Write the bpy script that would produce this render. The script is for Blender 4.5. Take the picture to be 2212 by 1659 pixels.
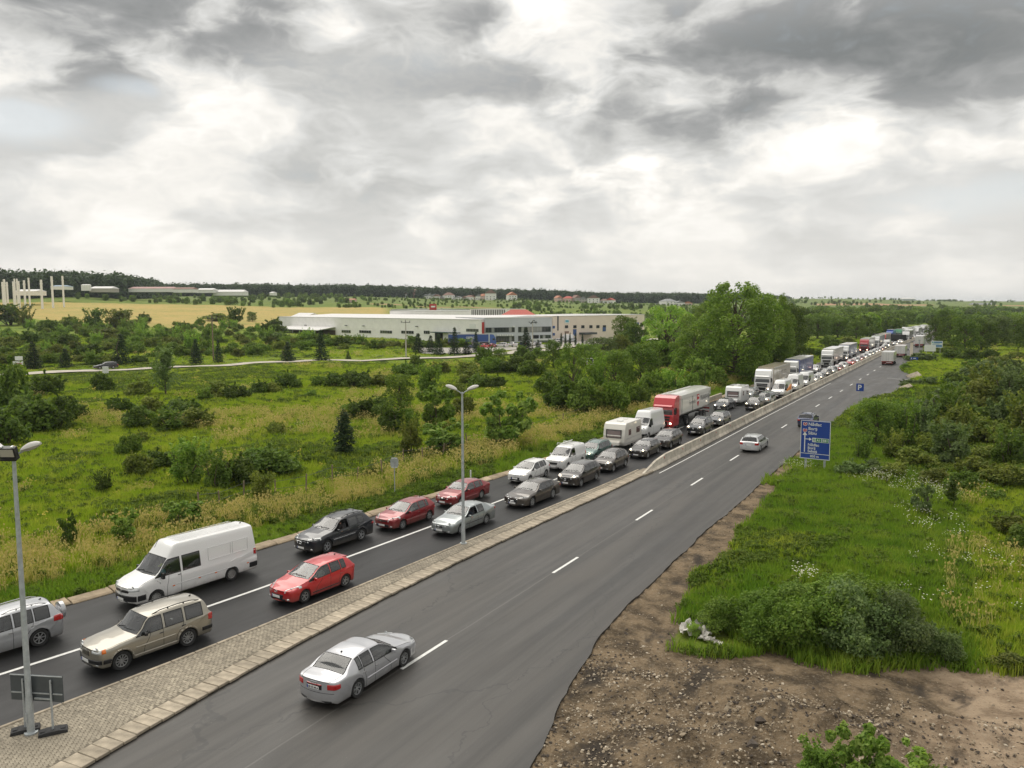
import bpy, bmesh, math, random
import numpy as np
from mathutils import Vector, Matrix
from mathutils.bvhtree import BVHTree
from mathutils.geometry import tessellate_polygon
for o in list(bpy.data.objects):
 bpy.data.objects.remove(o)
SC = bpy.context.scene
COL = SC.collection
R_ = math.radians
PI = math.pi
# ------------------------------------------------------------------ camera
# world frame: X across the road (towards the right verge), Y along it, Z up; the viewer stands on a bridge at the origin
CAM_H, YAW, FOC = 13.7, R_(30.0), 1726.0
PITCH = math.atan((829.5 - 661.0) / FOC)
cam = bpy.data.objects.new('camera', bpy.data.cameras.new('camera'))
COL.objects.link(cam)
cam.location = (0, 0, CAM_H)
cam.rotation_euler = (PI / 2 - PITCH, R_(0.12), YAW)
cam.data.sensor_width = 36
cam.data.lens = 36 * FOC / 2212
cam.data.clip_end = 20000
SC.camera = cam
# ------------------------------------------------------------------ node helper
class NT:
 def __init__(s, tree):
  s.t = tree; s.l = tree.links
 def n(s, kind, ins=None, **props):
  nd = s.t.nodes.new(kind)
  for k, v in props.items():
   setattr(nd, k, v)
  for k, v in (ins or {}).items():
   sk = nd.inputs[k]
   if isinstance(v, bpy.types.NodeSocket):
    s.l.new(v, sk)
   else:
    try:
     sk.default_value = v
    except Exception:
     sk.default_value = (*v, 1.0)
  return nd
 def m(s, op, a, b=0.0, c=0.0, clamp=False):
  nd = s.n('ShaderNodeMath', {0: a, 1: b, 2: c}, operation=op); nd.use_clamp = clamp
  return nd.outputs[0]
 def v(s, op, a, b=(0, 0, 0)):
  nd = s.n('ShaderNodeVectorMath', {0: a, 1: b}, operation=op)
  return nd.outputs['Value'] if op in ('DOT_PRODUCT', 'LENGTH') else nd.outputs[0]
 def sm(s, x, a, b):
  return s.n('ShaderNodeMapRange', {'Value': x, 'From Min': a, 'From Max': b}, interpolation_type='SMOOTHSTEP').outputs[0]
 def lin(s, x, a, b, c, d):
  return s.n('ShaderNodeMapRange', {'Value': x, 'From Min': a, 'From Max': b, 'To Min': c, 'To Max': d}).outputs[0]
 def mix(s, f, a, b, blend='MIX'):
  nd = s.n('ShaderNodeMix', data_type='RGBA', blend_type=blend)
  for sk, val in ((nd.inputs[0], f), (nd.inputs[6], a), (nd.inputs[7], b)):
   if isinstance(val, bpy.types.NodeSocket):
    s.l.new(val, sk)
   else:
    sk.default_value = (*val, 1.0) if isinstance(val, tuple) and len(val) == 3 else val
  return nd.outputs[2]
 def noise(s, vec, scale, detail=4.0, rough=0.55, dist=0.0):
  return s.n('ShaderNodeTexNoise', {'Vector': vec, 'Scale': scale, 'Detail': detail, 'Roughness': rough, 'Distortion': dist})
 def scl(s, vec, xyz):
  return s.v('MULTIPLY', vec, xyz)
# ------------------------------------------------------------------ sky and light
SUN_EL, SUN_AZ = 58.0, 62.0            # azimuth measured left of the road direction
SKY_STRENGTH = 0.09
world = bpy.data.worlds.new('World'); SC.world = world; world.use_nodes = True
W = NT(world.node_tree); world.node_tree.nodes.clear()
dirv = W.n('ShaderNodeTexCoord').outputs['Generated']
nsky = W.n('ShaderNodeTexSky', sky_type='NISHITA', sun_disc=False, sun_elevation=R_(SUN_EL), sun_rotation=R_(-SUN_AZ), air_density=1.0, dust_density=2.5, ozone_density=1.0, altitude=400)
sep = W.n('ShaderNodeSeparateXYZ', {0: dirv})
dz = W.m('MAXIMUM', sep.outputs[2], 0.0)
def pdir(px, py):
 a = (px - 1106) / FOC; b = (829.5 - py) / FOC
 f = Vector((-math.sin(YAW) * math.cos(PITCH), math.cos(YAW) * math.cos(PITCH), -math.sin(PITCH)))
 r = Vector((math.cos(YAW), math.sin(YAW), 0)); u = r.cross(f)
 return (f + r * a + u * b).normalized()
inv = W.m('DIVIDE', 1.0, W.m('ADD', dz, 0.085))
flat = W.n('ShaderNodeCombineXYZ', {0: W.m('MULTIPLY', sep.outputs[0], inv), 1: W.m('MULTIPLY', sep.outputs[1], inv), 2: 3.7}).outputs[0]
warp = W.noise(flat, 1.1, 3.0, 0.5).outputs['Color']
wv = W.v('ADD', flat, W.scl(W.v('SUBTRACT', warp, (0.5, 0.5, 0.5)), (0.22, 0.22, 0.0)))
# heaps seen from the side: noise over the dome of directions, flattened like cumulus rows
dome = W.scl(dirv, (9.5, 9.5, 21.0))
wd = W.noise(dome, 0.9, 2.0, 0.5).outputs['Color']
dome = W.v('ADD', dome, W.scl(W.v('SUBTRACT', wd, (0.5, 0.5, 0.5)), (0.7, 0.7, 0.9)))
med = W.noise(wv, 1.25, 7.0, 0.55).outputs[0]
puff = W.noise(dome, 0.62, 9.0, 0.5).outputs[0]
fin = W.noise(dome, 2.3, 5.0, 0.55).outputs[0]; fin = W.m('SUBTRACT', 1.0, W.m('ABSOLUTE', W.m('MULTIPLY', W.m('SUBTRACT', fin, 0.5), 4.2)))
def blob(px, py, rx, ry, edge=1.0):
 d0 = pdir(px, py); az = math.atan2(d0.x, d0.y)
 east = Vector((math.cos(az), -math.sin(az), 0)); up = east.cross(d0)
 x = W.m('DIVIDE', W.v('DOT_PRODUCT', dirv, tuple(east)), rx / FOC)
 y = W.m('DIVIDE', W.v('DOT_PRODUCT', dirv, tuple(up)), ry / FOC)
 r2 = W.m('ADD', W.m('MULTIPLY', x, x), W.m('MULTIPLY', y, y))
 front = W.m('GREATER_THAN', W.v('DOT_PRODUCT', dirv, tuple(d0)), 0.0)
 return W.m('MULTIPLY', W.m('EXPONENT', W.m('MULTIPLY', r2, -edge)), front)
def acc(lst):
 tot = None
 for b, k in lst:
  t = W.m('MULTIPLY', b, k)
  tot = t if tot is None else W.m('ADD', tot, t)
 return tot
# the big cloud masses of this sky, as directions
dark = acc([(blob(120, 70, 270, 80), 0.72), (blob(520, 5, 260, 75), 0.6), (blob(2000, 120, 430, 115), 0.72), (blob(1580, 255, 120, 48), 0.42),
   (blob(1010, 190, 330, 48), 0.25), (blob(840, 395, 300, 46), 0.20), (blob(1330, 285, 250, 48), 0.22), (blob(1050, 485, 240, 32), 0.24), (blob(1640, 530, 240, 36), 0.12), (blob(1060, 40, 130, 60), 0.40), (blob(1400, 100, 230, 90), 0.28), (blob(600, 455, 260, 36), 0.10), (blob(150, 330, 260, 46), 0.10), (blob(640, 300, 260, 60), 0.18), (blob(100, 160, 120, 30), 0.2), (blob(1700, 60, 300, 120), 0.22)])
lite = acc([(blob(930, 105, 95, 85), 0.42), (blob(1345, 392, 150, 52), 0.46), (blob(1165, 15, 60, 50), 0.3), (blob(1090, 430, 260, 30), 0.16), (blob(420, 170, 300, 90), 0.07), (blob(1800, 320, 130, 46), 0.2), (blob(330, 530, 150, 40), 0.14), (blob(2080, 510, 110, 36), 0.16), (blob(120, 100, 110, 22), 0.16), (blob(250, 465, 90, 24), 0.16), (blob(1250, 210, 300, 30), 0.1)])
gaps = acc([(blob(30, 255, 90, 34), 0.75), (blob(1720, 250, 110, 44), 0.75), (blob(470, 262, 90, 22), 0.6), (blob(1880, 290, 110, 30), 0.5), (blob(2130, 420, 200, 40), 0.45), (blob(300, 185, 90, 22), 0.45), (blob(1480, 60, 90, 16), 0.25), (blob(2000, 470, 90, 30), 0.35)])
n1 = W.m('SUBTRACT', W.sm(puff, 0.395, 0.605), 0.5); n2 = W.m('SUBTRACT', fin, 0.55); n3 = W.m('SUBTRACT', W.sm(med, 0.32, 0.68), 0.5)
tex = W.m('ADD', W.m('ADD', W.m('MULTIPLY', n1, 0.60), W.m('MULTIPLY', n2, 0.16)), W.m('MULTIPLY', n3, 0.15))
lowk = W.m('SUBTRACT', 1.0, W.sm(dz, 0.03, 0.26))
amp = W.m('SUBTRACT', 0.74, W.m('MULTIPLY', lowk, 0.04))
# masses keep ragged rims: the texture decides where a mass begins
mass = W.sm(W.m('ADD', dark, W.m('MULTIPLY', tex, -0.55)), 0.03, 0.66)
glow = W.sm(W.m('ADD', lite, W.m('MULTIPLY', tex, 0.55)), 0.04, 0.60)
lum = W.m('ADD', 0.585, W.m('MULTIPLY', W.m('MULTIPLY', tex, amp), 0.50))
lum = W.m('ADD', lum, W.m('MULTIPLY', glow, W.m('SUBTRACT', 0.27, W.m('MULTIPLY', lowk, 0.06))))
lum = W.m('SUBTRACT', lum, W.m('MULTIPLY', W.m('MULTIPLY', mass, W.m('ADD', 0.10, W.m('MULTIPLY', W.m('MINIMUM', dark, 0.8), 0.42))), W.m('SUBTRACT', 1.0, W.m('MULTIPLY', lowk, 0.25))))
high = W.sm(dz, 0.42, 0.75)
lum = W.m('ADD', W.m('MULTIPLY', lum, W.m('SUBTRACT', 1.0, W.m('MULTIPLY', high, 0.4))), W.m('MULTIPLY', high, 0.29))
ramp = W.n('ShaderNodeValToRGB', {'Fac': lum})
cr = ramp.color_ramp
cr.elements[0].position = 0.06; cr.elements[0].color = (0.15, 0.155, 0.15, 1)
cr.elements[1].position = 1.0; cr.elements[1].color = (0.86, 0.845, 0.81, 1)
for p_, c_ in ((0.26, (0.27, 0.27, 0.262)), (0.42, (0.41, 0.406, 0.388)), (0.58, (0.515, 0.51, 0.49)), (0.72, (0.635, 0.615, 0.575)), (0.86, (0.76, 0.735, 0.695))):
 e_ = cr.elements.new(p_); e_.color = (*c_, 1)
blue = W.mix(0.7, W.scl(nsky.outputs[0], (SKY_STRENGTH * 1.0,) * 3), (0.68, 0.73, 0.735))
gapf = W.sm(W.m('ADD', W.m('MULTIPLY', gaps, 0.8), W.m('MULTIPLY', tex, -0.9)), 0.22, 0.62)
skyc = W.mix(W.m('MULTIPLY', gapf, 0.34), ramp.outputs[0], blue)
hz = W.m('SUBTRACT', 1.0, W.sm(dz, -0.02, 0.17))
skyc = W.mix(W.m('MULTIPLY', hz, 0.62), skyc, (0.60, 0.582, 0.552))
bg1 = W.n('ShaderNodeBackground', {'Color': skyc, 'Strength': 1.0})
bg2 = W.n('ShaderNodeBackground', {'Color': nsky.outputs[0], 'Strength': SKY_STRENGTH * 0.03})
wout = W.n('ShaderNodeOutputWorld', {'Surface': W.n('ShaderNodeAddShader', {0: bg1.outputs[0], 1: bg2.outputs[0]}).outputs[0]})
sun = bpy.data.objects.new('sun', bpy.data.lights.new('sun', 'SUN')); COL.objects.link(sun)
sun.data.energy = 1.5; sun.data.angle = R_(60); sun.data.color = (1.0, 0.95, 0.86)
sd = Vector((-math.sin(R_(SUN_AZ)) * math.cos(R_(SUN_EL)), math.cos(R_(SUN_AZ)) * math.cos(R_(SUN_EL)), math.sin(R_(SUN_EL))))
sun.rotation_euler = sd.to_track_quat('Z', 'Y').to_euler()
SC.view_settings.view_transform = 'Standard'
SC.view_settings.look = 'None'
SC.view_settings.gamma = 1.0
SC.view_settings.use_curve_mapping = False
SC.view_settings.exposure = 0.55
SC.render.engine = 'CYCLES'
SC.cycles.use_adaptive_sampling = True
SC.cycles.use_denoising = True
SC.cycles.max_bounces = 6
SC.cycles.diffuse_bounces = 3
SC.cycles.glossy_bounces = 3
SC.cycles.transmission_bounces = 4
SC.cycles.transparent_max_bounces = 8
# ------------------------------------------------------------------ object helpers
def link(o, parent=None):
 COL.objects.link(o)
 if parent is not None:
  o.parent = parent
 return o
def tag(o, label=None, cat=None, group=None, kind=None):
 if label: o['label'] = label
 if cat: o['category'] = cat
 if group: o['group'] = group
 if kind: o['kind'] = kind
 return o
def empty(name, loc=(0, 0, 0), rz=0.0, parent=None):
 o = bpy.data.objects.new(name, None); o.empty_display_size = 0.3
 o.location = loc; o.rotation_euler = (0, 0, rz)
 return link(o, parent)
def mesh_np(name, V, F, mats=(), smooth=False, midx=None, attrs=None):
 V = np.asarray(V, dtype=np.float32).reshape(-1, 3)
 me = bpy.data.meshes.new(name)
 if isinstance(F, np.ndarray):
  n, k = F.shape
  me.vertices.add(len(V)); me.vertices.foreach_set('co', V.ravel())
  me.loops.add(n * k); me.loops.foreach_set('vertex_index', F.astype(np.int32).ravel())
  me.polygons.add(n); me.polygons.foreach_set('loop_start', np.arange(0, n * k, k, dtype=np.int32))
  try:
   me.polygons.foreach_set('loop_total', np.full(n, k, dtype=np.int32))
  except Exception:
   pass
 else:
  me.from_pydata([tuple(map(float, v)) for v in V], [], F)
 for m in mats:
  me.materials.append(m)
 if midx is not None:
  me.polygons.foreach_set('material_index', np.asarray(midx, dtype=np.int32))
 if len(me.polygons):
  me.polygons.foreach_set('use_smooth', np.full(len(me.polygons), smooth, dtype=bool))
 for an, (typ, dom, data) in (attrs or {}).items():
  a = me.attributes.new(an, typ, dom)
  a.data.foreach_set('color' if 'COLOR' in typ else ('vector' if typ == 'FLOAT_VECTOR' else 'value'), np.asarray(data, dtype=np.float32).ravel())
 me.update(calc_edges=True); me.validate()
 return me
def obj(name, me, parent=None, loc=(0, 0, 0), rot=(0, 0, 0)):
 o = bpy.data.objects.new(name, me); o.location = loc; o.rotation_euler = rot
 return link(o, parent)
class MB:
 def __init__(s): s.V = []; s.F = []; s.M = []
 def add(s, V, F, mi=0):
  b = len(s.V); s.V += [tuple(v) for v in V]
  s.F += [tuple(i + b for i in f) for f in F]; s.M += [mi] * len(F)
  return s
 def box(s, c, d, rz=0.0, mi=0, taper=1.0, bottom=True):
  cx, cy, cz = c; x, y, z = d[0] / 2, d[1] / 2, d[2] / 2
  co, si = math.cos(rz), math.sin(rz); V = []
  for zz, k in ((-z, 1.0), (z, taper)):
   for a, b in ((-x, -y), (x, -y), (x, y), (-x, y)):
    V.append((cx + (a * co - b * si) * k, cy + (a * si + b * co) * k, cz + zz))
  F = [(4, 5, 6, 7), (0, 1, 5, 4), (1, 2, 6, 5), (2, 3, 7, 6), (3, 0, 4, 7)] + ([(3, 2, 1, 0)] if bottom else [])
  return s.add(V, F, mi)
 def tube(s, P, r, n=8, mi=0, caps=True):
  P = [Vector(p) for p in P]; k = len(P)
  rr = list(r) if hasattr(r, '__len__') else [r] * k
  V = []; F = []; ref = None
  for i in range(k):
   d = (P[min(i + 1, k - 1)] - P[max(i - 1, 0)]).normalized()
   if ref is None:
    ref = Vector((0, 0, 1)) if abs(d.z) < 0.9 else Vector((1, 0, 0))
   a = d.cross(ref).normalized(); b = d.cross(a).normalized(); ref = -b if False else ref
   for j in range(n):
    t = 2 * PI * j / n
    V.append(P[i] + (a * math.cos(t) + b * math.sin(t)) * rr[i])
  for i in range(k - 1):
   for j in range(n):
    j2 = (j + 1) % n
    F.append((i * n + j, i * n + j2, (i + 1) * n + j2, (i + 1) * n + j))
  if caps:
   F.append(tuple(range(n - 1, -1, -1))); F.append(tuple((k - 1) * n + j for j in range(n)))
  return s.add(V, F, mi)
 def prism(s, poly, axis, a, b, mi=0):
  n = len(poly)
  def P(u, v, w): return {'x': (w, u, v), 'y': (u, w, v), 'z': (u, v, w)}[axis]
  V = [P(u, v, a) for u, v in poly] + [P(u, v, b) for u, v in poly]
  F = [tuple(range(n - 1, -1, -1)), tuple(range(n, 2 * n))] + [(i, (i + 1) % n, n + (i + 1) % n, n + i) for i in range(n)]
  return s.add(V, F, mi)
 def mesh(s, name, mats, smooth=False, bevel=0.0, segs=2, angle=30):
  me = bpy.data.meshes.new(name); me.from_pydata(s.V, [], s.F)
  for m in (mats if isinstance(mats, (list, tuple)) else [mats]): me.materials.append(m)
  if len(s.F): me.polygons.foreach_set('material_index', np.asarray(s.M, dtype=np.int32))
  bm = bmesh.new(); bm.from_mesh(me)
  bmesh.ops.recalc_face_normals(bm, faces=bm.faces)
  if bevel > 0:
   ed = [e for e in bm.edges if len(e.link_faces) == 2 and e.calc_face_angle(0) > R_(angle)]
   bmesh.ops.bevel(bm, geom=ed, offset=bevel, segments=segs, affect='EDGES', profile=0.6, clamp_overlap=True)
  bm.to_mesh(me); bm.free()
  if smooth:
   me.polygons.foreach_set('use_smooth', np.ones(len(me.polygons), dtype=bool))
   try: me.set_sharp_from_angle(angle=R_(40))
   except Exception: pass
  me.update()
  return me
def text_mesh(name, body, size, mat, align='LEFT', bold=0.0, ext=0.0):
 cu = bpy.data.curves.new(name, 'FONT'); cu.body = body; cu.size = size; cu.align_x = align; cu.extrude = ext; cu.offset = bold
 cu.resolution_u = 3
 o = bpy.data.objects.new(name, cu); COL.objects.link(o)
 dg = bpy.context.evaluated_depsgraph_get(); dg.update()
 me = bpy.data.meshes.new_from_object(o.evaluated_get(dg))
 bpy.data.objects.remove(o); bpy.data.curves.remove(cu)
 me.name = name; me.materials.clear(); me.materials.append(mat)
 return me
# ------------------------------------------------------------------ materials
def material(name, col=(0.5, 0.5, 0.5), rough=0.6, metal=0.0, spec=0.5, coat=0.0, var=0.0, vscale=3.0, bump=0.0, bscale=40.0, objcol=False, emit=None):
 m = bpy.data.materials.new(name); m.use_nodes = True; t = NT(m.node_tree)
 bs = m.node_tree.nodes['Principled BSDF']
 bs.inputs['Roughness'].default_value = rough; bs.inputs['Metallic'].default_value = metal
 bs.inputs['Specular IOR Level'].default_value = spec; bs.inputs['Coat Weight'].default_value = coat; bs.inputs['Coat Roughness'].default_value = 0.04
 c = t.n('ShaderNodeObjectInfo').outputs['Color'] if objcol else None
 co = t.n('ShaderNodeTexCoord').outputs['Object']
 if var > 0:
  nz = t.noise(co, vscale, 5.0, 0.6).outputs[0]
  base = c if objcol else (*col, 1.0)
  f = t.lin(nz, 0.3, 0.7, 1.0 - var, 1.0 + var)
  sc = t.n('ShaderNodeVectorMath', {0: base if objcol else col, 1: t.n('ShaderNodeCombineXYZ', {0: f, 1: f, 2: f}).outputs[0]}, operation='MULTIPLY').outputs[0]
  t.l.new(sc, bs.inputs['Base Color'])
 elif objcol:
  t.l.new(c, bs.inputs['Base Color'])
 else:
  bs.inputs['Base Color'].default_value = (*col, 1)
 if bump > 0:
  bn = t.n('ShaderNodeBump', {'Strength': bump, 'Distance': 0.02, 'Height': t.noise(co, bscale, 5.0, 0.6).outputs[0]})
  t.l.new(bn.outputs[0], bs.inputs['Normal'])
 if emit:
  bs.inputs['Emission Color'].default_value = (*emit[0], 1); bs.inputs['Emission Strength'].default_value = emit[1]
 return m
M = {}
M['galv'] = material('galvanised_steel', (0.42, 0.45, 0.46), 0.5, 0.35, var=0.18, vscale=6)
M['black'] = material('black_plastic', (0.018, 0.018, 0.019), 0.5)
M['white'] = material('white_paint', (0.78, 0.78, 0.76), 0.45, var=0.05)
M['dkgrey'] = material('dark_grey_back', (0.07, 0.08, 0.085), 0.55, var=0.15)
M['rubber'] = material('rubber', (0.03, 0.03, 0.031), 0.85, var=0.25, vscale=8, bump=0.3)
# ------------------------------------------------------------------ plan of the roads and lie of the land
def interp(s, tab):
 return np.interp(s, [a for a, b in tab], [b for a, b in tab])
def smooth_tab(tab, lo=-30, hi=760, step=2.0, w=5):
 s = np.arange(lo, hi, step); y = interp(s, tab); k = np.ones(2 * w + 1) / (2 * w + 1)
 yp = np.pad(y, w, mode='edge')
 yp[:w] = y[0] - (y[1] - y[0]) * np.arange(w, 0, -1); yp[-w:] = y[-1] + (y[-1] - y[-2]) * np.arange(1, w + 1)
 return s, np.convolve(yp, k, 'valid')
def bend(s):
 s = np.asarray(s, dtype=float)
 return 0.005 * np.clip(s - 100, 0, None) + 4.0 * (np.clip(s - 250, 0, None) / 200) ** 2
_T = {'kerb': [(-30, -43.5), (0, -39.2), (10, -37.4), (18, -35.8), (22.5, -35.15), (31, -34.4), (40, -33.5), (52, -32.4), (60, -32.05), (110, -32.0), (760, -32.0)],
  'lane': [(-30, -39), (0, -33.8), (10, -31.9), (15, -31.0), (18, -30.4), (24, -29.75), (27, -29.45), (33, -29.2), (48, -28.4), (60, -28.15), (110, -28.1), (760, -28.1)],
  'medl': [(-30, -33.5), (0, -28.7), (8, -27.5), (13, -26.7), (17.7, -26.1), (22.3, -25.8), (28.8, -25.45), (37.5, -24.95), (50, -24.25), (61, -23.6), (760, -23.4)],
  'medr': [(-30, -18.5), (0, -20.6), (8, -21.7), (13.4, -22.4), (18, -23.0), (21, -23.2), (26.5, -23.45), (35.5, -23.4), (43.5, -23.05), (60, -22.5), (760, -22.3)],
  'dash': [(-30, -18.2), (760, -18.35)],
  'edge': [(-30, -3.0), (8, -7.6), (14, -9.4), (19.9, -10.85), (23.4, -11.8), (26, -12.35), (29.5, -12.9), (33, -13.2), (37, -13.4), (45, -13.6), (60, -13.75), (112, -14.0), (128, -13.2), (136, -10.6), (165, -9.9), (176, -10.6), (187, -13.8), (760, -14.2)]}
CURVE = {k: smooth_tab(v, w=2 if k == 'edge' else 4) for k, v in _T.items()}
def tx(name, s):
 ss, yy = CURVE[name]
 return np.interp(s, ss, yy) + bend(s)
def heading(name, s):
 return float(math.atan2(float(tx(name, s + 1.5) - tx(name, s - 1.5)), 3.0))
_U = np.array([-0.81, -0.583, -0.409, -0.235, 0.0, 0.17, 0.373, 0.64, 0.8])
_D = np.array([0, 200, 300, 400, 500, 600, 700, 900, 1200, 1400, 1600, 2000, 2600, 6500.])
_Z = np.array([
 [0, 0, 2.0, 5.0, 10, 17, 25, 31, 31, 29, 26, 24, 24, 24],
 [0, 0, 1.2, 4.0, 9, 15, 22.5, 29, 30, 28, 26, 24, 24, 24],
 [0, 0, 0.6, 3.0, 7, 12, 16, 22, 31, 32, 31, 28, 26, 26],
 [0, 0, 0.1, 2.0, 6, 10, 13, 20, 30, 31, 30, 28, 26, 26],
 [0, 0, 0.0, 0.4, 2, 4, 7, 16, 23, 24, 24, 24, 24, 24],
 [0, 0, 0, 0.0, 1, 2.5, 4.5, 11.5, 16, 18, 22, 24, 24, 24],
 [0, 0, 0, 0, 0, 0, 0.5, 3, 12, 16, 19, 30.5, 27, 24],
 [0, 0, 0, 0, 0, 0, 0.3, 2, 10, 13.5, 15, 19, 25.5, 24],
 [0, 0, 0, 0, 0, 0, 0.3, 2, 10, 13.5, 15, 19, 25.5, 24]])
def vnoise(x, y, seed=0):
 xi = np.floor(x); yi = np.floor(y); fx = x - xi; fy = y - yi
 fx = fx * fx * (3 - 2 * fx); fy = fy * fy * (3 - 2 * fy)
 def h(a, b):
  v = np.sin(a * 127.1 + b * 311.7 + seed * 74.7) * 43758.5453
  return (v - np.floor(v)) * 2 - 1
 return (h(xi, yi) * (1 - fx) + h(xi + 1, yi) * fx) * (1 - fy) + (h(xi, yi + 1) * (1 - fx) + h(xi + 1, yi + 1) * fx) * fy
def to_cam(X, Y):
 c, s = math.cos(YAW), math.sin(YAW)
 return X * c + Y * s, -X * s + Y * c          # right, forward
def from_cam(a, b):
 c, s = math.cos(YAW), math.sin(YAW)
 return a * c - b * s, a * s + b * c
def land(X, Y, detail=True):
 X = np.asarray(X, dtype=float); Y = np.asarray(Y, dtype=float)
 a, b = to_cam(X, Y)
 r = np.hypot(a, b); az = np.clip(np.arctan2(a, b), -0.69, 0.67)
 u = np.tan(az); D = r * np.cos(az)
 iu = np.clip(np.searchsorted(_U, u) - 1, 0, len(_U) - 2); fu = np.clip((u - _U[iu]) / (_U[iu + 1] - _U[iu]), 0, 1); fu = fu * fu * (3 - 2 * fu)
 idd = np.clip(np.searchsorted(_D, D) - 1, 0, len(_D) - 2); fd = np.clip((D - _D[idd]) / (_D[idd + 1] - _D[idd]), 0, 1)
 z = (_Z[iu, idd] * (1 - fd) + _Z[iu, idd + 1] * fd) * (1 - fu) + (_Z[iu + 1, idd] * (1 - fd) + _Z[iu + 1, idd + 1] * fd) * fu
 if detail:
  dl = np.clip(tx('kerb', Y) - 0.55 - X, 0, None); dr = np.clip(X - tx('edge', Y), 0, None)
  off = dl + dr
  k = np.clip(off / 5.0, 0, 1)
  rough = 0.28 * vnoise(X / 9, Y / 9, 1) + 0.13 * vnoise(X / 3.1, Y / 3.1, 2)
  z = z + rough * k + k * np.clip((D - 250) / 600, 0, 1) * 1.2 * vnoise(X / 55, Y / 55, 3)
  z = np.where(off > 0, z - 0.10 * np.clip(dr / 0.25, 0, 1) * (dr > 0) + 0.07 * (dl > 0), -0.12)
  # spoil heap beside the right edge, close to the bridge
  q = np.clip((dr - 1.0) / 5.0, 0, 1) * np.clip((31.5 - Y) / 6.0, 0, 1)
  z = z + q * (0.55 + 0.45 * vnoise(X / 2.3, Y / 2.3, 5) + 0.24 * vnoise(X / 0.8, Y / 0.8, 6) + 0.10 * vnoise(X / .33, Y / .33, 7))
 return z
def site(px, py, dz=0.0):
 d = pdir(px, py); z = 0.0
 for _ in range(14):
  t = (z + dz - CAM_H) / d.z if d.z < -1e-4 else 4000.0
  t = min(max(t, 1.0), 4000.0)
  z = 0.5 * z + 0.5 * float(land(d.x * t, d.y * t))
 return Vector((d.x * t, d.y * t, z))
def at_dist(px, D):
 a = (px - 1106) / FOC * D
 x, y = from_cam(a, D)
 return Vector((x, y, float(land(x, y))))
def inpoly(X, Y, poly):
 X = np.asarray(X); Y = np.asarray(Y); r = np.zeros(X.shape, dtype=bool); n = len(poly)
 for i in range(n):
  x1, y1 = poly[i]; x2, y2 = poly[(i + 1) % n]
  c = ((y1 > Y) != (y2 > Y)) & (X < (x2 - x1) * (Y - y1) / (y2 - y1 + 1e-12) + x1)
  r ^= c
 return r
def polydist(X, Y, poly, closed=True):
 X = np.asarray(X, dtype=float); Y = np.asarray(Y, dtype=float); d = np.full(X.shape, 1e9)
 n = len(poly)
 for i in range(n if closed else n - 1):
  x1, y1 = poly[i]; x2, y2 = poly[(i + 1) % n]
  vx, vy = x2 - x1, y2 - y1; L = vx * vx + vy * vy + 1e-9
  t = np.clip(((X - x1) * vx + (Y - y1) * vy) / L, 0, 1)
  d = np.minimum(d, np.hypot(X - x1 - t * vx, Y - y1 - t * vy))
 return d
# outlines on the ground
LANE_PX = [(-900, 850), (-300, 825), (0, 810), (94, 805), (200, 800), (305, 797), (396, 792.6), (510, 787.5), (620, 781.7), (723, 779), (876, 775.5), (945, 774), (983, 773), (1093, 765), (1192, 756.3), (1217, 752), (1280, 745), (1343, 739.5), (1409, 734.5), (1480, 731)]
LANE = [tuple(site(*p)[:2]) for p in LANE_PX]
YARD = [tuple(site(*p)[:2]) for p in [(905, 765), (1010, 764), (1090, 758), (1150, 754), (1226, 752), (1260, 748), (1290, 742), (1310, 735), (1200, 730), (1180, 745), (1045, 752), (900, 752)]]
DIRT_PX = [(1130, 1720), (1154, 1656), (1200, 1530), (1246, 1452), (1295, 1377), (1344, 1315), (1410, 1252), (1505, 1164), (1620, 1070), (1727, 969), (1765, 930), (1795, 905), (1812, 900), (1800, 930), (1770, 968), (1735, 1000), (1700, 1030), (1662, 1080), (1600, 1160), (1570, 1215), (1500, 1280), (1475, 1345), (1462, 1400), (1560, 1412), (1650, 1408), (1720, 1424), (1800, 1440), (1880, 1425), (1990, 1432), (2080, 1440), (2230, 1440), (2400, 1470), (2700, 1500), (3000, 1800), (1900, 2100), (1150, 2000)]
DIRT = [tuple(site(*p)[:2]) for p in DIRT_PX]
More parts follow.
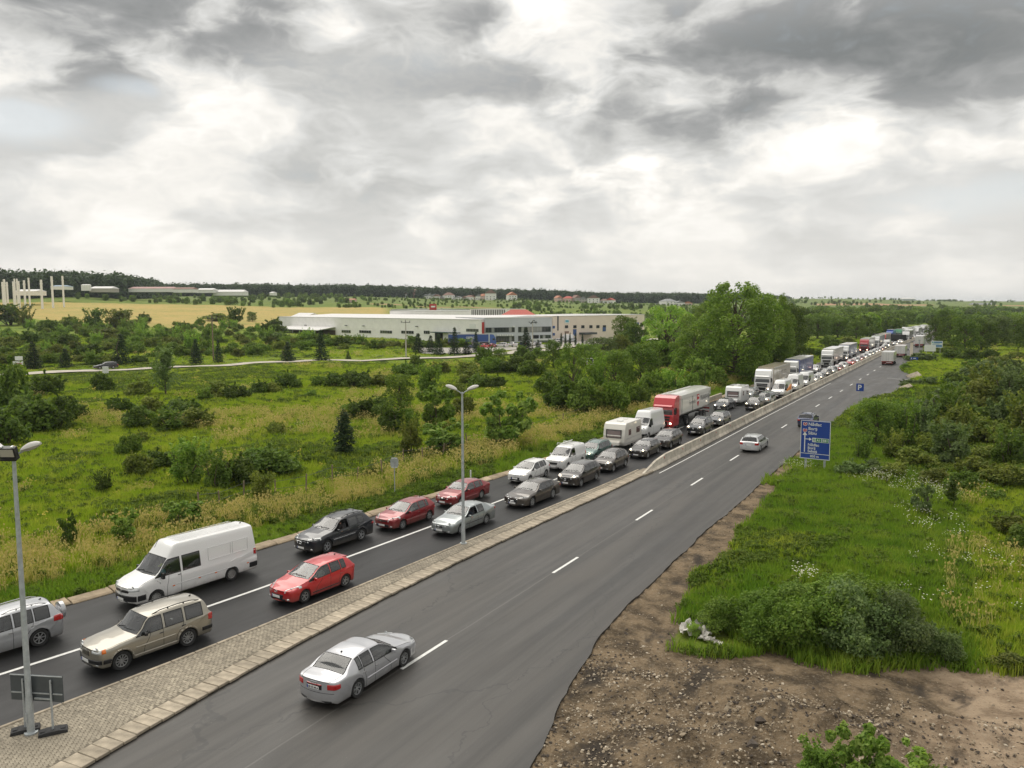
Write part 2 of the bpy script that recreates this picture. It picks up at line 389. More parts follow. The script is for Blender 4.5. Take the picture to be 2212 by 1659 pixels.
# ------------------------------------------------------------------ land sheet
def build_land():
 az = np.concatenate([np.arange(-180, -44, 4.0), np.arange(-44, 42, 0.3), np.arange(42, 180, 4.0)])
 rad = [3.0]
 while rad[-1] < 6200: rad.append(rad[-1] * (1.022 if rad[-1] < 900 else 1.05))
 rad = np.array(rad); na, nr = len(az), len(rad)
 A, Rr = np.meshgrid(np.radians(az), rad)
 X, Y = from_cam(Rr * np.sin(A), Rr * np.cos(A))
 X = X.ravel(); Y = Y.ravel(); Z = land(X, Y)
 V = np.stack([X, Y, Z], 1)
 i = np.arange(nr - 1)[:, None] * na; j = np.arange(na)[None, :]; j2 = (j + 1) % na
 F = np.stack([i + j, i + j2, i + na + j2, i + na + j], -1).reshape(-1, 4)
 V = np.vstack([V, [[0, 0, -0.1]]]); c = len(V) - 1
 a, b = to_cam(X, Y); D = np.hypot(a, b); u = a / np.maximum(b, 1)
 sd = polydist(X, Y, DIRT); ins = inpoly(X, Y, DIRT)
 n1 = vnoise(X / 2.2, Y / 2.2, 8) * 0.6 + vnoise(X / 0.9, Y / 0.9, 9) * 0.4
 dirt = np.clip(0.5 + np.where(ins, sd, -sd) * 0.55 + n1 * 0.35, 0, 1) * (D < 190)
 dr_ = X - tx('edge', Y); dirt = np.maximum(dirt, ((dr_ > -.6) & (dr_ < 1.3) & (Y < 72)) * 1.0)
 off = tx('kerb', Y) - X
 dry = np.clip(1 - np.abs(off - 6.0 - 1.2 * vnoise(X / 6, Y / 6, 11)) / 4.5, 0, 1) * (Y < 240) * (off > 0)
 # straw-coloured fields on the slopes
 zf = np.zeros_like(D)
 up = 0.5 + 0.5 * vnoise(X / 40, Y / 25, 12)
 f1 = np.clip((D - (430 - 60 * (u + 0.6))) / 25, 0, 1) * np.clip(((770 + 40 * vnoise(X / 70, Y / 70, 4)) - D) / 40, 0, 1) * np.clip((-0.13 - u) / 0.04, 0, 1) * np.clip((u + 0.95) / 0.1, 0, 1)
 dry = np.maximum(dry, f1 * (0.75 + 0.25 * up))
 # bare soil bench on the far right
 soil = np.clip(1 - np.abs(b - 1345 - 60 * u) / 130, 0, 1) * np.clip((u - 0.36) / 0.03, 0, 1) * np.clip((0.535 - u) / 0.02, 0, 1)
 soil = np.maximum(soil, np.clip(1 - np.abs(b - 1330) / 60, 0, 1) * np.clip((u - 0.545) / 0.02, 0, 1) * 0.75)
 soil = np.maximum(soil, np.clip(1 - np.abs(b - 800 - 40 * vnoise(X / 60, Y / 60, 15)) / 40, 0, 1) * np.clip((u + 0.2) / 0.03, 0, 1) * np.clip((0.02 - u) / 0.03, 0, 1) * 0.6)
 far = np.clip((D - 520) / 500, 0, 1)
 wild = 0.5 + 0.5 * (0.6 * vnoise(X / 14, Y / 14, 13) + 0.4 * vnoise(X / 5, Y / 5, 14))
 ca = np.zeros((len(V), 4), dtype=np.float32)
 ca[:-1, 0] = dirt; ca[:-1, 1] = dry * np.where(Y < 260, .2, 1); ca[:-1, 2] = soil; ca[:-1, 3] = far; ca[-1, 0] = 1
 # the centre
 me = bpy.data.meshes.new('ground')
 tri = [(c, k, (k + 1) % na) for k in range(na)]
 Fl = [tuple(map(int, f[::-1])) for f in F] + [(t[0], t[2], t[1]) for t in tri]
 me.from_pydata(V.tolist(), [], Fl)
 at = me.attributes.new('zone', 'FLOAT_COLOR', 'POINT'); at.data.foreach_set('color', ca.ravel())
 me.polygons.foreach_set('use_smooth', np.ones(len(me.polygons), dtype=bool))
 me.materials.append(ground_mat())
 me.update()
 o = obj('ground', me); tag(o, kind='structure')
 return o
def ground_mat():
 m = bpy.data.materials.new('meadow_ground'); m.use_nodes = True; t = NT(m.node_tree); bs = m.node_tree.nodes['Principled BSDF']
 pos = t.n('ShaderNodeNewGeometry').outputs['Position']
 zn = t.n('ShaderNodeAttribute', attribute_name='zone'); zs = t.n('ShaderNodeSeparateColor', {0: zn.outputs['Color']})
 a = t.noise(pos, 0.045, 5, 0.6).outputs[0]; b = t.noise(pos, 0.35, 6, 0.65).outputs[0]; c = t.noise(pos, 2.6, 6, 0.7).outputs[0]
 green = t.mix(t.sm(a, 0.38, 0.62), (0.105, 0.18, 0.018), (0.19, 0.245, 0.028))
 green = t.mix(t.m('MULTIPLY', t.sm(b, 0.42, 0.68), 0.6), green, (0.25, 0.265, 0.045))
 green = t.mix(t.m('MULTIPLY', t.sm(c, 0.5, 0.75), 0.55), green, (0.08, 0.125, 0.02))
 far = t.mix(t.sm(b, 0.35, 0.65), (0.11, 0.17, 0.045), (0.18, 0.21, 0.06))
 green = t.mix(zn.outputs['Alpha'], green, far)
 straw = t.mix(t.sm(t.m('ADD', b, t.m('MULTIPLY', t.m('SUBTRACT', a, 0.5), 0.8)), 0.35, 0.7), (0.46, 0.34, 0.12), (0.33, 0.30, 0.09))
 col = t.mix(t.sm(t.m('ADD', zs.outputs[1], t.m('MULTIPLY', t.m('SUBTRACT', b, 0.5), 0.7)), 0.35, 0.75), green, straw)
 soil = t.mix(t.sm(b, 0.35, 0.7), (0.46, 0.29, 0.17), (0.34, 0.19, 0.11))
 col = t.mix(t.sm(t.m('ADD', zs.outputs[2], t.m('MULTIPLY', t.m('SUBTRACT', b, 0.5), 0.5)), 0.3, 0.55), col, soil)
 d1 = t.noise(pos, 0.8, 6, 0.65).outputs[0]; d2 = t.noise(pos, 9.0, 6, 0.75).outputs[0]; d3 = t.noise(pos, 0.28, 4, 0.5).outputs[0]
 px = t.n('ShaderNodeSeparateXYZ', {0: pos}).outputs[0]
 tan = t.sm(t.m('ADD', px, t.m('MULTIPLY', d3, 6.0)), 0.2, 4.5)
 g1 = t.mix(t.sm(d1, 0.36, 0.64), (0.085, 0.063, 0.040), (0.27, 0.20, 0.125))
 g2 = t.mix(t.sm(d1, 0.33, 0.6), (0.23, 0.165, 0.108), (0.47, 0.355, 0.245))
 dirt = t.mix(tan, g1, g2)
 dirt = t.mix(t.m('MULTIPLY', t.sm(d2, 0.5, 0.72), 0.75), dirt, (0.36, 0.31, 0.24))
 dirt = t.mix(t.m('MULTIPLY', t.sm(d2, 0.46, 0.3), 0.7), dirt, (0.045, 0.036, 0.027))
 oil = t.sm(t.noise(t.scl(pos, (.55, .3, 1)), 1.0, 5, 0.6, 0.4).outputs[0], 0.55, 0.66)
 dirt = t.mix(t.m('MULTIPLY', oil, 0.75), dirt, (0.04, 0.036, 0.033))
 col = t.mix(t.sm(t.m('ADD', zs.outputs[0], t.m('MULTIPLY', t.m('SUBTRACT', c, 0.5), 0.5)), 0.4, 0.6), col, dirt)
 t.l.new(col, bs.inputs['Base Color']); bs.inputs['Roughness'].default_value = 0.95; bs.inputs['Specular IOR Level'].default_value = 0.15
 hh = t.m('ADD', t.m('MULTIPLY', d2, 0.6), d1)
 bn = t.n('ShaderNodeBump', {'Strength': 1.0, 'Distance': 0.2, 'Height': hh}); t.l.new(bn.outputs[0], bs.inputs['Normal'])
 return m
build_land()
# ------------------------------------------------------------------ carriageways
def asphalt(name, dark, lite, track, spec=.6):
 m = bpy.data.materials.new(name); m.use_nodes = True; t = NT(m.node_tree); bs = m.node_tree.nodes['Principled BSDF']
 uv = t.n('ShaderNodeAttribute', attribute_name='st').outputs['Vector']
 pos = t.n('ShaderNodeNewGeometry').outputs['Position']
 s1 = t.noise(t.scl(uv, (1.1, 0.03, 1.0)), 1.0, 5, 0.6).outputs[0]
 s2 = t.noise(t.scl(uv, (0.5, 0.12, 1.0)), 1.0, 5, 0.6).outputs[0]
 fine = t.noise(pos, 28.0, 4, 0.75).outputs[0]
 spk = t.noise(pos, 11.0, 2, 0.5).outputs[0]
 col = t.mix(t.sm(s1, 0.35, 0.65), dark, lite)
 col = t.mix(t.m('MULTIPLY', t.sm(s2, 0.5, 0.72), track), col, tuple(x * 1.55 for x in lite))
 # lanes polished by tyres: two bands per lane along the carriageway
 ux = t.n('ShaderNodeSeparateXYZ', {0: uv}).outputs[0]
 w = t.m('ABSOLUTE', t.m('SINE', t.m('MULTIPLY', ux, PI / 1.85)))
 col = t.mix(t.m('MULTIPLY', t.m('MULTIPLY', t.sm(w, 0.55, 0.95), 0.5), t.sm(s1, 0.25, 0.7)), col, tuple(x * 1.35 for x in lite))
 seam = t.m('MULTIPLY', t.sm(t.m('ABSOLUTE', t.m('ADD', t.m('ADD', ux, 18.25), t.m('MULTIPLY', t.m('SUBTRACT', s2, .5), .3))), 0.05, 0.02), 0.5)
 col = t.mix(seam, col, (0.11, 0.105, 0.095))
 crk = t.n('ShaderNodeTexVoronoi', {'Vector': t.v('ADD', t.scl(uv, (0.16, 0.05, 1)), t.scl(t.noise(pos, 0.7, 4).outputs['Color'], (.35, .12, 0))), 'Scale': 1.0}, feature='DISTANCE_TO_EDGE').outputs[0]
 col = t.mix(t.m('MULTIPLY', t.sm(crk, 0.006, 0.002), 0.55), col, (0.009, 0.009, 0.009))
 f = t.lin(fine, 0.25, 0.75, 0.62, 1.38)
 col = t.scl(col, t.n('ShaderNodeCombineXYZ', {0: f, 1: f, 2: f}).outputs[0])
 col = t.mix(t.m('MULTIPLY', t.sm(spk, 0.735, 0.77), 0.5), col, (0.2, 0.19, 0.17))
 t.l.new(col, bs.inputs['Base Color'])
 t.l.new(t.lin(s2, 0.3, 0.7, 0.42, 0.62), bs.inputs['Roughness']); bs.inputs['Specular IOR Level'].default_value = spec
 bn = t.n('ShaderNodeBump', {'Strength': 0.35, 'Distance': 0.006, 'Height': fine}); t.l.new(bn.outputs[0], bs.inputs['Normal'])
 return m
def strip(name, left, right, s0, s1, z, mat, ds=1.0, nx=6, skirt=0.0):
 S = np.arange(s0, s1 + 0.01, ds); n = len(S)
 l = left(S); r = right(S)
 fx = np.linspace(0, 1, nx)
 X = l[:, None] * (1 - fx) + r[:, None] * fx; Y = np.repeat(S[:, None], nx, 1)
 Z = np.full_like(X, z)
 st = np.stack([X - bend(Y), Y, np.zeros_like(X)], -1)
 if skirt:
  X = np.concatenate([X[:, :1], X, X[:, -1:]], 1); Y = np.concatenate([Y[:, :1], Y, Y[:, -1:]], 1)
  Z = np.concatenate([Z[:, :1] - skirt, Z, Z[:, -1:] - skirt], 1); st = np.concatenate([st[:, :1], st, st[:, -1:]], 1); nx += 2
 V = np.stack([X, Y, Z], -1).reshape(-1, 3)
 i = np.arange(n - 1)[:, None] * nx; j = np.arange(nx - 1)[None, :]
 F = np.stack([i + j, i + j + 1, i + nx + j + 1, i + nx + j], -1).reshape(-1, 4)
 return mesh_np(name, V, F, [mat], attrs={'st': ('FLOAT_VECTOR', 'POINT', st)})
A1 = asphalt('new_asphalt', (0.0125, 0.0125, 0.0135), (0.019, 0.019, 0.020), 0.2, .32)
A2 = asphalt('worn_asphalt', (0.020, 0.018, 0.0158), (0.050, 0.0455, 0.040), 0.6)
ro = obj('left_road', strip('left_road', lambda s: tx('kerb', s) - 0.1, lambda s: tx('medl', s) + 0.12, -28, 720, 0.0, A1)); tag(ro, kind='structure')
wob = lambda s: 0.10 * vnoise(s / 2.7, s * 0 + 3, 21) + 0.05 * vnoise(s / 0.7, s * 0 + 1, 22)
ro = obj('right_road', strip('right_road', lambda s: tx('medr', s) - 0.15, lambda s: tx('edge', s) + wob(s), -28, 720, 0.0, A2, ds=0.5, nx=8, skirt=0.11)); tag(ro, kind='structure')
MK = material('road_marking_paint', (0.72, 0.72, 0.69), 0.6, var=0.16, vscale=5)
me = strip('lane_line', lambda s: tx('lane', s) - 0.09, lambda s: tx('lane', s) + 0.09, -20, 64, 0.006, MK, nx=2)
tag(obj('lane_line', me), kind='structure')
me = strip('edge_line', lambda s: tx('medr', s) + 0.64, lambda s: tx('medr', s) + 0.74, 62, 150, 0.006, MK, nx=2)
tag(obj('edge_line', me), kind='structure')
dm = MB().box((0, 0, 0.003), (0.15, 3.0, 0.006)).mesh('lane_dash', MK)
dash_s = [24.6, 37.2, 48.9, 60.4, 71.7, 82.6, 93.5, 104.4, 115.3, 126.2, 137.2, 148.8, 160.5, 172.2, 183.8, 195.4] + [195.4 + 12 * k for k in range(1, 22)]
for s in dash_s:
 o = obj('lane_dash', dm, loc=(float(tx('dash', s)), s, 0.004), rot=(0, 0, -heading('dash', s)))
 tag(o, kind='structure')
for s in np.arange(74.5, 330, 12.0):
 o = obj('lane_dash', dm, loc=(float(tx('lane', s)), s, 0.004), rot=(0, 0, -heading('lane', s))); o.scale = (0.9, 0.8, 1); tag(o, kind='structure')
# lay-by marking
o = obj('edge_line', MB().box((0, 0, 0.003), (4.4, 0.16, 0.006)).mesh('edge_line', MK), loc=(-11.9, 164.5, 0.004), rot=(0, 0, R_(-28))); tag(o, kind='structure')
# ------------------------------------------------------------------ paved median
CONC = material('pale_concrete', (0.30, 0.257, 0.195), 0.9, var=0.32, vscale=2.2, bump=0.35, bscale=25)
PAV = material('concrete_paver', (0.30, 0.262, 0.20), 0.92, var=0.3, vscale=9, bump=0.3)
def vary(m, lo, hi, nscale=0.35):
 t = NT(m.node_tree); bs = m.node_tree.nodes['Principled BSDF']; src = bs.inputs['Base Color'].links[0].from_socket
 pos = t.n('ShaderNodeNewGeometry'); nz = t.noise(pos.outputs['Position'], nscale, 5, 0.6).outputs[0]
 f = t.m('MULTIPLY', t.lin(t.n('ShaderNodeObjectInfo').outputs['Random'], 0, 1, lo, hi), t.lin(nz, 0.3, 0.7, 0.72, 1.25))
 f2 = t.m('MULTIPLY', f, t.lin(pos.outputs['Random Per Island'], 0, 1, 0.8, 1.2))
 t.l.new(t.scl(src, t.n('ShaderNodeCombineXYZ', {0: f2, 1: f2, 2: f2}).outputs[0]), bs.inputs['Base Color'])
vary(CONC, 0.85, 1.15); vary(PAV, 0.9, 1.1)
GROUT = material('median_bed', (0.175, 0.152, 0.115), 0.95, var=0.3, vscale=4)
MED_END = 61.5
def medright(s): return tx('medr', s)
SLABW = 0.82
med = obj('median_strip', strip('median_strip', lambda s: tx('medl', s), lambda s: medright(s) - 0.06, -26, MED_END, 0.115, GROUT, nx=4, skirt=0.15)); tag(med, kind='structure')
rng = random.Random(4)
kerbm = MB().box((0, 0, 0), (0.13, 0.98, 0.17)).mesh('kerb_stone', CONC, bevel=0.015, segs=1)
for s in np.arange(-4.0, MED_END, 1.0):
 o = obj('kerb_stone', kerbm, med, (float(tx('medl', s + 0.5)) + 0.02, s + 0.5, 0.065), (0, 0, -heading('medl', s + 0.5)))
slabm = [MB().box((0, 0, 0), (SLABW, 0.475, 0.10)).mesh('slab', CONC, bevel=0.012, segs=1), MB().box((0, 0, 0), (SLABW * 0.97, 0.46, 0.10)).mesh('slab', CONC, bevel=0.03, segs=1)]
for s in np.arange(0.0, MED_END - 0.4, 0.5):
 w = float(medright(s + .25) - tx('medl', s + .25))
 if w < SLABW + 0.25: continue
 o = obj('slab', slabm[rng.random() < 0.3], med, (float(medright(s + .25)) - SLABW / 2 + rng.uniform(-.02, .03), s + 0.25, 0.088 + rng.uniform(-.010, .008)), (rng.uniform(-.012, .012), rng.uniform(0.0, .03), -heading('medr', s + .25) + rng.uniform(-.02, .02)))
pavm = MB().box((0, 0, 0), (0.19, 0.094, 0.05), bottom=False).mesh('paver', PAV)
pv = []
for s in np.arange(2.0, MED_END, 0.10):
 a = float(tx('medl', s)) + 0.1; b = float(medright(s)) - SLABW - 0.015
 row = int(round(s / 0.10)); x = a + (0.1 if row % 2 else 0.2)
 h = -heading('medl', s)
 while x < b - 0.08:
  pv.append((x, s, 0.100 + rng.uniform(-.006, .004), h + rng.uniform(-.03, .03))); x += 0.2
pv.sort(key=lambda p: p[0] ** 2 + p[1] ** 2 + (1e6 if p[1] < 11.8 else 0))
for x, s, z, h in pv[:290]:
 obj('paver', pavm, med, (x, s, z), (rng.uniform(-.03, .03), rng.uniform(-.03, .03), h))
mb = MB()
for x, s, z, h in pv[290:]:
 mb.box((x, s, z), (0.19, 0.094, 0.05), h, bottom=False)
tag(obj('paver', mb.mesh('paver', PAV), med), kind='stuff')
# median end apron
o = obj('apron', MB().prism([(-23.55, 60.6), (-22.45, 60.3), (-22.35, 62.0), (-22.9, 62.9), (-23.5, 62.6)], 'z', 0.0, 0.145).mesh('apron', CONC, bevel=0.02), med)
# ------------------------------------------------------------------ left kerb channel
KC = material('kerb_concrete', (0.36, 0.285, 0.195), 0.92, var=0.25, vscale=2.5, bump=0.4, bscale=18); vary(KC, 0.8, 1.15)
kerb = obj('kerb', strip('kerb', lambda s: tx('kerb', s) - 0.62, lambda s: tx('kerb', s) - 0.02, -26, 330, 0.05, GROUT, nx=2, skirt=0.12)); tag(kerb, kind='structure')
prof = [(-0.62, 0.0), (0.0, 0.0), (0.0, 0.06), (-0.10, 0.13), (-0.60, 0.21), (-0.62, 0.19)]
ksm = MB().prism([(u, v) for u, v in prof], 'y', -0.93, 0.93).mesh('kerb_slab', KC, bevel=0.02, segs=1)
for s in np.arange(-2, 150, 1.9):
 o = obj('kerb_slab', ksm, kerb, (float(tx('kerb', s + .95)) + rng.uniform(-.04, .03), s + .95, rng.uniform(-.02, .015)), (0, rng.uniform(-.05, .05), -heading('kerb', s + .95) + rng.uniform(-.012, .012)))
# ------------------------------------------------------------------ barrier of concrete units
BC = material('barrier_concrete', (0.50, 0.455, 0.375), 0.88, var=0.2, vscale=1.6, bump=0.3, bscale=20); vary(BC, 0.88, 1.1, 0.6)
REFL = material('red_reflector', (0.45, 0.03, 0.02), 0.3, coat=0.5)
bp = [(-0.34, 0.0), (0.34, 0.0), (0.34, 0.09), (0.19, 0.32), (0.11, 0.92), (-0.11, 0.92), (-0.19, 0.32), (-0.34, 0.09)]
barm = MB().prism(bp, 'y', -2.69, 2.69).mesh('barrier_unit', BC, bevel=0.025, segs=2)
mb = MB()
ends = [(2.69, 1.0), (-2.69, 0.12)]
V = []; F = []
for yy, k in ((2.69, 1.0), (0.5, 0.8), (-2.4, 0.14), (-2.69, 0.1)):
 V += [(u * (1 if k > 0.5 else 0.75), yy, min(v, v if v < 0.1 else v * k)) for u, v in bp]
n = len(bp)
for q in range(3):
 F += [(q * n + i, q * n + (i + 1) % n, (q + 1) * n + (i + 1) % n, (q + 1) * n + i) for i in range(n)]
F += [tuple(range(n)), tuple(3 * n + i for i in range(n - 1, -1, -1))]
barend = mb.add(V, F).mesh('barrier_unit', BC, bevel=0.02, segs=1)
refm = MB().box((0, 0, 0), (0.03, 0.11, 0.17)).mesh('reflector', REFL, bevel=0.008, segs=1)
def barx(s): return float(np.interp(s, [60, 90, 150], [-22.75, -22.7, -22.75]) + bend(s))
ordn = ['first', 'second', 'third', 'fourth', 'fifth', 'sixth', 'seventh', 'eighth', 'ninth', 'tenth', 'eleventh', 'twelfth', 'thirteenth', 'fourteenth', 'fifteenth', 'sixteenth', 'seventeenth', 'eighteenth', 'nineteenth', 'twentieth']
def ordinal(i):
 if i < 20: return ordn[i]
 tens = ['', '', 'twenty', 'thirty', 'forty', 'fifty', 'sixty', 'seventy', 'eighty', 'ninety']
 k = i + 1
 if k % 10 == 0: return tens[k // 10][:-1] + 'ieth' if k < 100 else str(k) + 'th'
 return tens[k // 10] + '-' + ordn[k % 10 - 1] if k < 100 else str(k) + 'th'
s = 63.0
for i in range(78):
 o = obj('barrier_unit', barend if i == 0 else barm, loc=(barx(s), s, 0.0), rot=(rng.uniform(-.004, .004), 0, -math.atan2(barx(s + 1) - barx(s - 1), 2.0) + rng.uniform(-.006, .006)))
 if i == 0: lb = 'sloping end piece of the concrete barrier at the tip of the paved median'
 else: lb = '%s full concrete barrier block counted from the sloping end piece by the median' % ordinal(i - 1)
 tag(o, lb, 'road barrier', 'concrete barrier blocks between the carriageways')
 if i < 60:
  r = obj('reflector', refm, o, (0.152, 1.9 if i else 2.3, 0.68 if i else 0.7), (0, R_(-8), 0));
  r2 = obj('reflector', refm, o, (-0.152, 1.9, 0.68 if i else 0.5), (0, R_(8), 0))
 s += 5.42
# parapet along the far left edge
PAR = material('parapet_concrete', (0.42, 0.37, 0.29), 0.9, var=0.2, bump=0.3)
pm_ = MB().box((0, 0, 0.3), (0.3, 3.95, 0.6)).mesh('parapet_block', PAR, bevel=0.03, segs=1)
for i in range(6):
 s = 96 + 4.05 * i
 o = obj('parapet_block', pm_, loc=(float(tx('kerb', s)) - 0.35, s, 0.12), rot=(0, 0, -heading('kerb', s)))
 tag(o, '%s low concrete parapet block beside the kerb, counted away from the red lorry' % ordinal(i), 'parapet', 'low concrete parapet blocks along the left kerb')
# ------------------------------------------------------------------ lane on the left and the yard
LG = material('pale_gravel', (0.46, 0.42, 0.35), 0.95, var=0.2, vscale=0.5, bump=0.4, bscale=6)
def ribbon(name, pts, w, z, mat):
 P = [Vector((x, y)) for x, y in pts]; Q = []
 for i in range(len(P) - 1):
  n = max(2, int((P[i + 1] - P[i]).length / 3))
  Q += [P[i].lerp(P[i + 1], k / n) for k in range(n)]
 Q.append(P[-1])
 for _ in range(6): Q = [Q[0]] + [(Q[i - 1] + Q[i] * 2 + Q[i + 1]) / 4 for i in range(1, len(Q) - 1)] + [Q[-1]]
 V = []; F = []
 for i, p in enumerate(Q):
  d = (Q[min(i + 1, len(Q) - 1)] - Q[max(i - 1, 0)]).normalized(); nn = Vector((-d.y, d.x))
  for k in (-1, -0.34, 0.34, 1):
   q = p + nn * (w / 2 * k); V.append((q.x, q.y, max(float(land(q.x, q.y)), float(land(p.x, p.y))) + z))
 for i in range(len(Q) - 1):
  for k in range(3): F.append((i * 4 + k, i * 4 + k + 1, i * 4 + 5 + k, i * 4 + 4 + k))
 return mesh_np(name, V, F, [mat])
tag(obj('country_lane', ribbon('country_lane', LANE, 5.4, 0.22, LG)), kind='structure')
yd = [(x, y, float(land(x, y)) + 0.2) for x, y in YARD]
me = bpy.data.meshes.new('yard'); me.from_pydata(yd, [], [tuple(range(len(yd)))]); me.materials.append(material('yard_paving', (0.36, 0.34, 0.30), 0.95, var=0.2, vscale=0.3)); me.update()
bm = bmesh.new(); bm.from_mesh(me); bmesh.ops.recalc_face_normals(bm, faces=bm.faces); bmesh.ops.triangulate(bm, faces=bm.faces); bm.to_mesh(me); bm.free()
tag(obj('yard', me), kind='structure')
# ------------------------------------------------------------------ vehicle materials
def paint_mat():
 m = material('car_paint', objcol=True, rough=0.32, coat=0.85, spec=0.5)
 t = NT(m.node_tree); bs = m.node_tree.nodes['Principled BSDF']
 oi = t.n('ShaderNodeObjectInfo'); t.l.new(oi.outputs['Alpha'], bs.inputs['Metallic'])
 co = t.n('ShaderNodeTexCoord').outputs['Object']; z = t.n('ShaderNodeSeparateXYZ', {0: co}).outputs[2]
 nz = t.noise(co, 2.2, 5, 0.65).outputs[0]
 # road dirt thrown up on the sills and bumpers
 d = t.m('MULTIPLY', t.m('SUBTRACT', 1.0, t.sm(t.m('ADD', z, t.m('MULTIPLY', nz, 0.5)), 0.42, 0.95)), 0.5)
 t.l.new(t.mix(d, oi.outputs['Color'], (0.13, 0.115, 0.09)), bs.inputs['Base Color'])
 t.l.new(t.lin(d, 0, 0.5, 0.28, 0.6), bs.inputs['Roughness'])
 return m
M['paint'] = paint_mat()
def glass_mat(name, tint, opac, refl=0.03):
 m = bpy.data.materials.new(name); m.use_nodes = True; t = NT(m.node_tree); nt = m.node_tree
 out = nt.nodes['Material Output']; nt.nodes.remove(nt.nodes['Principled BSDF'])
 tr = t.n('ShaderNodeBsdfTransparent', {'Color': tint}); df = t.n('ShaderNodeBsdfDiffuse', {'Color': (0.012, 0.014, 0.014)})
 gl = t.n('ShaderNodeBsdfGlossy', {'Color': (1, 1, 1), 'Roughness': 0.06})
 a = t.n('ShaderNodeMixShader', {0: opac, 1: tr.outputs[0], 2: df.outputs[0]})
 lw = t.n('ShaderNodeFresnel', {'IOR': 1.65})
 b = t.n('ShaderNodeMixShader', {0: t.m('ADD', lw.outputs[0], refl), 1: a.outputs[0], 2: gl.outputs[0]})
 t.l.new(b.outputs[0], out.inputs[0])
 return m
M['glass'] = glass_mat('clear_car_glass', (0.66, 0.72, 0.70), 0.10)
M['tint'] = glass_mat('tinted_car_glass', (0.30, 0.33, 0.33), 0.45)
M['screen'] = glass_mat('windscreen_glass', (0.72, 0.77, 0.76), 0.05, 0.06)
M['trim'] = material('black_trim', (0.014, 0.014, 0.015), 0.38)
M['gap'] = material('panel_gap', (0.01, 0.01, 0.01), 0.8)
M['chrome'] = material('chrome', (0.72, 0.73, 0.74), 0.12, 1.0)
M['alloy'] = material('alloy_wheel', (0.50, 0.51, 0.52), 0.3, 0.75, var=0.1)
M['steelrim'] = material('steel_rim', (0.32, 0.32, 0.31), 0.45, 0.5, var=0.2)
M['tyre'] = material('tyre_rubber', (0.022, 0.022, 0.022), 0.85, var=0.3, vscale=6)
M['hub'] = material('wheel_well', (0.012, 0.012, 0.012), 0.9)
M['cabin'] = material('cabin_lining', (0.055, 0.055, 0.058), 0.9)
M['seatc'] = material('seat_cloth', (0.09, 0.09, 0.095), 0.9)
M['lamp'] = material('headlamp_lens', (0.62, 0.64, 0.64), 0.08, 0.35, coat=1.0)
M['lit'] = material('lit_headlamp', (0.9, 0.85, 0.7), 0.2, emit=((1.0, 0.80, 0.52), 9.0))
M['tail'] = material('red_tail_lens', (0.42, 0.012, 0.012), 0.12, coat=1.0)
M['amber'] = material('amber_lens', (0.75, 0.17, 0.01), 0.2, coat=0.8)
M['plate'] = material('plate_white', (0.78, 0.78, 0.76), 0.4)
M['blue'] = material('plate_blue', (0.02, 0.05, 0.35), 0.4)
M['ink'] = material('plate_ink', (0.02, 0.02, 0.02), 0.5)
M['alu'] = material('aluminium', (0.5, 0.5, 0.5), 0.4, 0.7)
# ------------------------------------------------------------------ lofted car bodies
def pchip(x, Y, xq):
 x = np.asarray(x, float); Y = np.asarray(Y, float); h = np.diff(x); dl = np.diff(Y, axis=0) / h[:, None]
 d = np.zeros_like(Y)
 a, b = dl[:-1], dl[1:]; w1 = (2 * h[1:] + h[:-1])[:, None]; w2 = (h[1:] + 2 * h[:-1])[:, None]
 ok = (a * b) > 0
 with np.errstate(divide='ignore', invalid='ignore'):
  hm = (w1 + w2) / (w1 / np.where(ok, a, 1) + w2 / np.where(ok, b, 1))
 d[1:-1] = np.where(ok, hm, 0.0); d[0] = dl[0]; d[-1] = dl[-1]
 i = np.clip(np.searchsorted(x, xq, side='right') - 1, 0, len(x) - 2)
 t = ((xq - x[i]) / h[i])[:, None]; hh = h[i][:, None]
 return (Y[i] * (1 + 2 * t) * (1 - t) ** 2 + d[i] * hh * t * (1 - t) ** 2 + Y[i + 1] * t * t * (3 - 2 * t) + d[i + 1] * hh * t * t * (t - 1))
DEF = dict(L=4.4, W=1.78, H=1.48, wb=2.6, fo=0.88, R=0.32, gc=0.17, nose=0.66, cowl=(1.35, 0.98), head=(2.05, 1.42), bp=(2.62, 2.72), cp=(3.35, 3.45), q=3.8,
   rr=(3.85, 1.40), bl=(4.25, 1.0), tailz=0.9, belt=(0.88, 0.98), gtop=1.36, tumble=0.66, ns=3, nr=3, bulge=0.16, tbulge=0.10, nosey=0.78, taily=0.86,
   glass=('f', 'r', 'q'), rearglass=True, rh=None, spokes=5, twin=True, rim='alloy', rails=None, wide=0.86, tint_rear=True)
